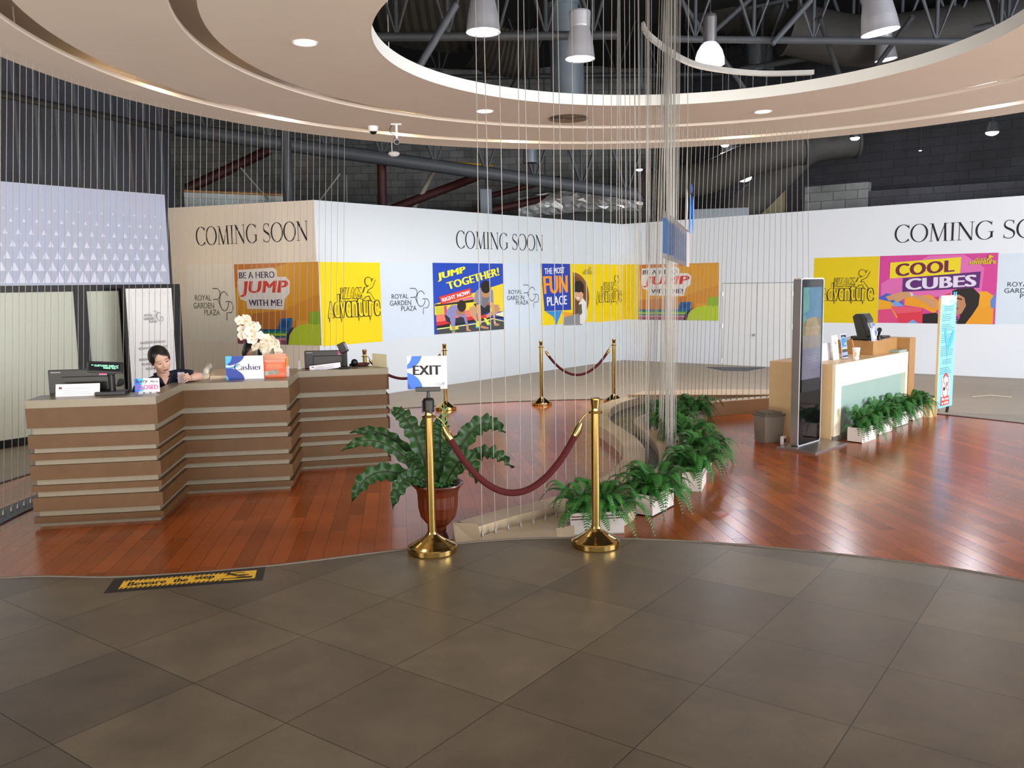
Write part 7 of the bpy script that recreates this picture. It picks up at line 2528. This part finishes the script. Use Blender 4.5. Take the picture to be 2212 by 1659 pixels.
legs(body, pelv, (-0.4, -0.5, 0))
remesh(body, 'body', 'skin', root, 0.0034, 4, 0.5, root.location)
head_features(root, body, H, 0.0, 0.30)
hair_cap(root, H, 0.086, 0.060, 0.022, bun=True)
sh = MB()
torso(sh, 0.011)
limb(sh, [LS.lerp(mid, 0.1), LS, LS.lerp(EL, 0.52)], [0.066, 0.063, 0.058], 16)
limb(sh, [RS.lerp(mid, 0.1), RS, RS.lerp(R_el, 0.55)], [0.066, 0.062, 0.056], 16)
shirt = remesh(sh, 'polo_shirt', 'navy', root, 0.008, 4, 0.5, root.location)
f = (EYE - NB0); f.z = 0; f.normalize()
xr = Vector((-f.y, f.x, 0))                   # towards the picture's right
cb = NB0 + Vector((0, 0, 0.015))
mb = MB()
for s in (-1, 1):
    pts = [cb - f * 0.06 + xr * s * 0.03 + Vector((0, 0, 0.03)), cb + xr * s * 0.07 + Vector((0, 0, 0.02)), cb + f * 0.06 + xr * s * 0.045 + Vector((0, 0, -0.02)), cb + f * 0.085 + xr * (s * 0.018 + 0.012) + Vector((0, 0, -0.075))]
    mb.tube(pts, [0.012, 0.02, 0.02, 0.006], 8, flat=0.5)
mb.build('collar', 'navy', root, world=True)
mb = MB()
mb.add([cb + f * 0.098 + xr * x + Vector((0, 0, z)) + f * y for x, z, y in ((-0.022, -0.01, -0.03), (0.042, -0.01, -0.03), (0.026, -0.05, -0.006), (0.012, -0.085, 0.002), (-0.004, -0.05, -0.006))], [(0, 1, 2, 3, 4)])
mb.build('neckline_skin', 'skin', root, world=True)
mb = MB()
wd0 = (WR - EL).normalized()
mb.tube([WR - wd0 * 0.012, WR - wd0 * 0.002], 0.0275, 14); mb.build('bracelet', mat('mauve_band', '9b8390', 0.4), root, world=True)
trs = MB(); legs(trs, pelv, (-0.4, -0.5, 0))
for i, p in enumerate(trs.v):
    pass
tr = MB()
fwd = Vector((-0.4, -0.5, 0)).normalized()
for s in (-1, 1):
    hip = pelv + Vector((-fwd.y, fwd.x, 0)) * s * 0.085
    k_ = hip + fwd * 0.30 + Vector((0, 0, -0.02))
    an = Vector((k_.x, k_.y, 0.12)) - fwd * 0.075
    limb(tr, [pelv, hip, k_], [0.11, 0.098, 0.068]); limb(tr, [k_, k_.lerp(an, 0.4), an], [0.066, 0.062, 0.046])
remesh(tr, 'trousers', mat('black_trousers', '17171c', 0.8), root, 0.012, 4, 0.5, root.location)
# the phone in her hand
c = dep(391.5, 817.5, 7.635)
o = thing('phone', 'small silver phone held upright on the counter corner', 'phone', (c.x, c.y, CT), A1 - 0.15)
mb = MB(); mb.box(-0.030, 0.030, -0.005, 0.005, 0.0, 0.098, ch=0.004); mb.build('phone_body', mat('silver_lilac', 'b9b4c6', 0.3), o)
mb = MB(); mb.box(-0.026, 0.026, 0.0051, 0.006, 0.008, 0.09); mb.build('screen', mat('dark_screen', '0b0c10', 0.1), o)
mb = MB(); mb.ell((0.012, -0.0052, 0.07), (0.004, 0.0015, 0.007), n=10, k=6); mb.build('camera_lens', 'ink', o)

# --- second cashier: mostly hidden behind the sign and flowers
HP = dep(545, 763, 8.40)
H = head_frame(HP, -2, -16, 0)
root = thing('person', 'seated woman hidden behind the Cashier sign, only hair and eyes showing', 'person', (HP.x, HP.y + 0.15, 0))
NB0 = H @ Vector((0, -0.05, -0.19))
f = (EYE - NB0); f.z = 0; f.normalize()
xr = Vector((-f.y, f.x, 0))
mid = NB0 + Vector((0, 0, -0.06)) - f * 0.01
RS, LS = mid - xr * 0.165 + Vector((0, 0, -0.03)), mid + xr * 0.165 + Vector((0, 0, -0.03))
chest, waist, pelv = mid - f * 0.02 + Vector((0, 0, -0.18)), mid - f * 0.05 + Vector((0, 0, -0.36)), mid - f * 0.08 + Vector((0, 0, -0.48))
pelv.z = 0.52
body = MB()
head_shapes(body, H)
torso(body)
arms = []
for S_, s in ((RS, -1), (LS, 1)):
    el = S_ + Vector((0, 0, -0.25)) + xr * s * 0.03 + f * 0.02
    wr = el + f * 0.20 - xr * s * 0.10 + Vector((0, 0, 0.0))
    limb(body, [S_, S_.lerp(el, 0.5), el], [0.05, 0.044, 0.036]); limb(body, [el, el.lerp(wr, 0.4), wr], [0.036, 0.036, 0.025])
    d_ = (wr - el).normalized()
    sd = d_.cross(Vector((0, 0, 1))).normalized() * s
    hand(body, wr, [wr + d_ * 0.07 + sd * (0.03 - 0.021 * i) for i in range(4)], [wr + d_ * (0.125, 0.135, 0.128, 0.11)[i] + sd * (0.03 - 0.021 * i) + Vector((0, 0, -0.025)) for i in range(4)],
         [wr + d_ * 0.02 - sd * 0.02, wr + d_ * 0.05 - sd * 0.05, wr + d_ * 0.08 - sd * 0.05])
    arms.append((S_, el))
legs(body, pelv, f)
remesh(body, 'body', 'skin', root, 0.006, 5, 0.5, root.location)
head_features(root, body, H, 0.0, 0.35)
hair_cap(root, H, 0.078, 0.075, 0.0, long_=0.05)
sh = MB()
torso(sh, 0.011)
for S_, el in arms:
    limb(sh, [S_.lerp(mid, 0.1), S_, S_.lerp(el, 0.55)], [0.064, 0.06, 0.056], 16)
remesh(sh, 'polo_shirt', 'navy', root, 0.009, 4, 0.5, root.location)
tr = MB()
for s in (-1, 1):
    hip = pelv + xr * s * 0.085
    k_ = hip + f * 0.30 + Vector((0, 0, -0.02))
    an = Vector((k_.x, k_.y, 0.12)) - f * 0.075
    limb(tr, [pelv, hip, k_], [0.11, 0.098, 0.068]); limb(tr, [k_, k_.lerp(an, 0.4), an], [0.066, 0.062, 0.046])
remesh(tr, 'trousers', mat('black_trousers', '17171c', 0.8), root, 0.012, 4, 0.5, root.location)
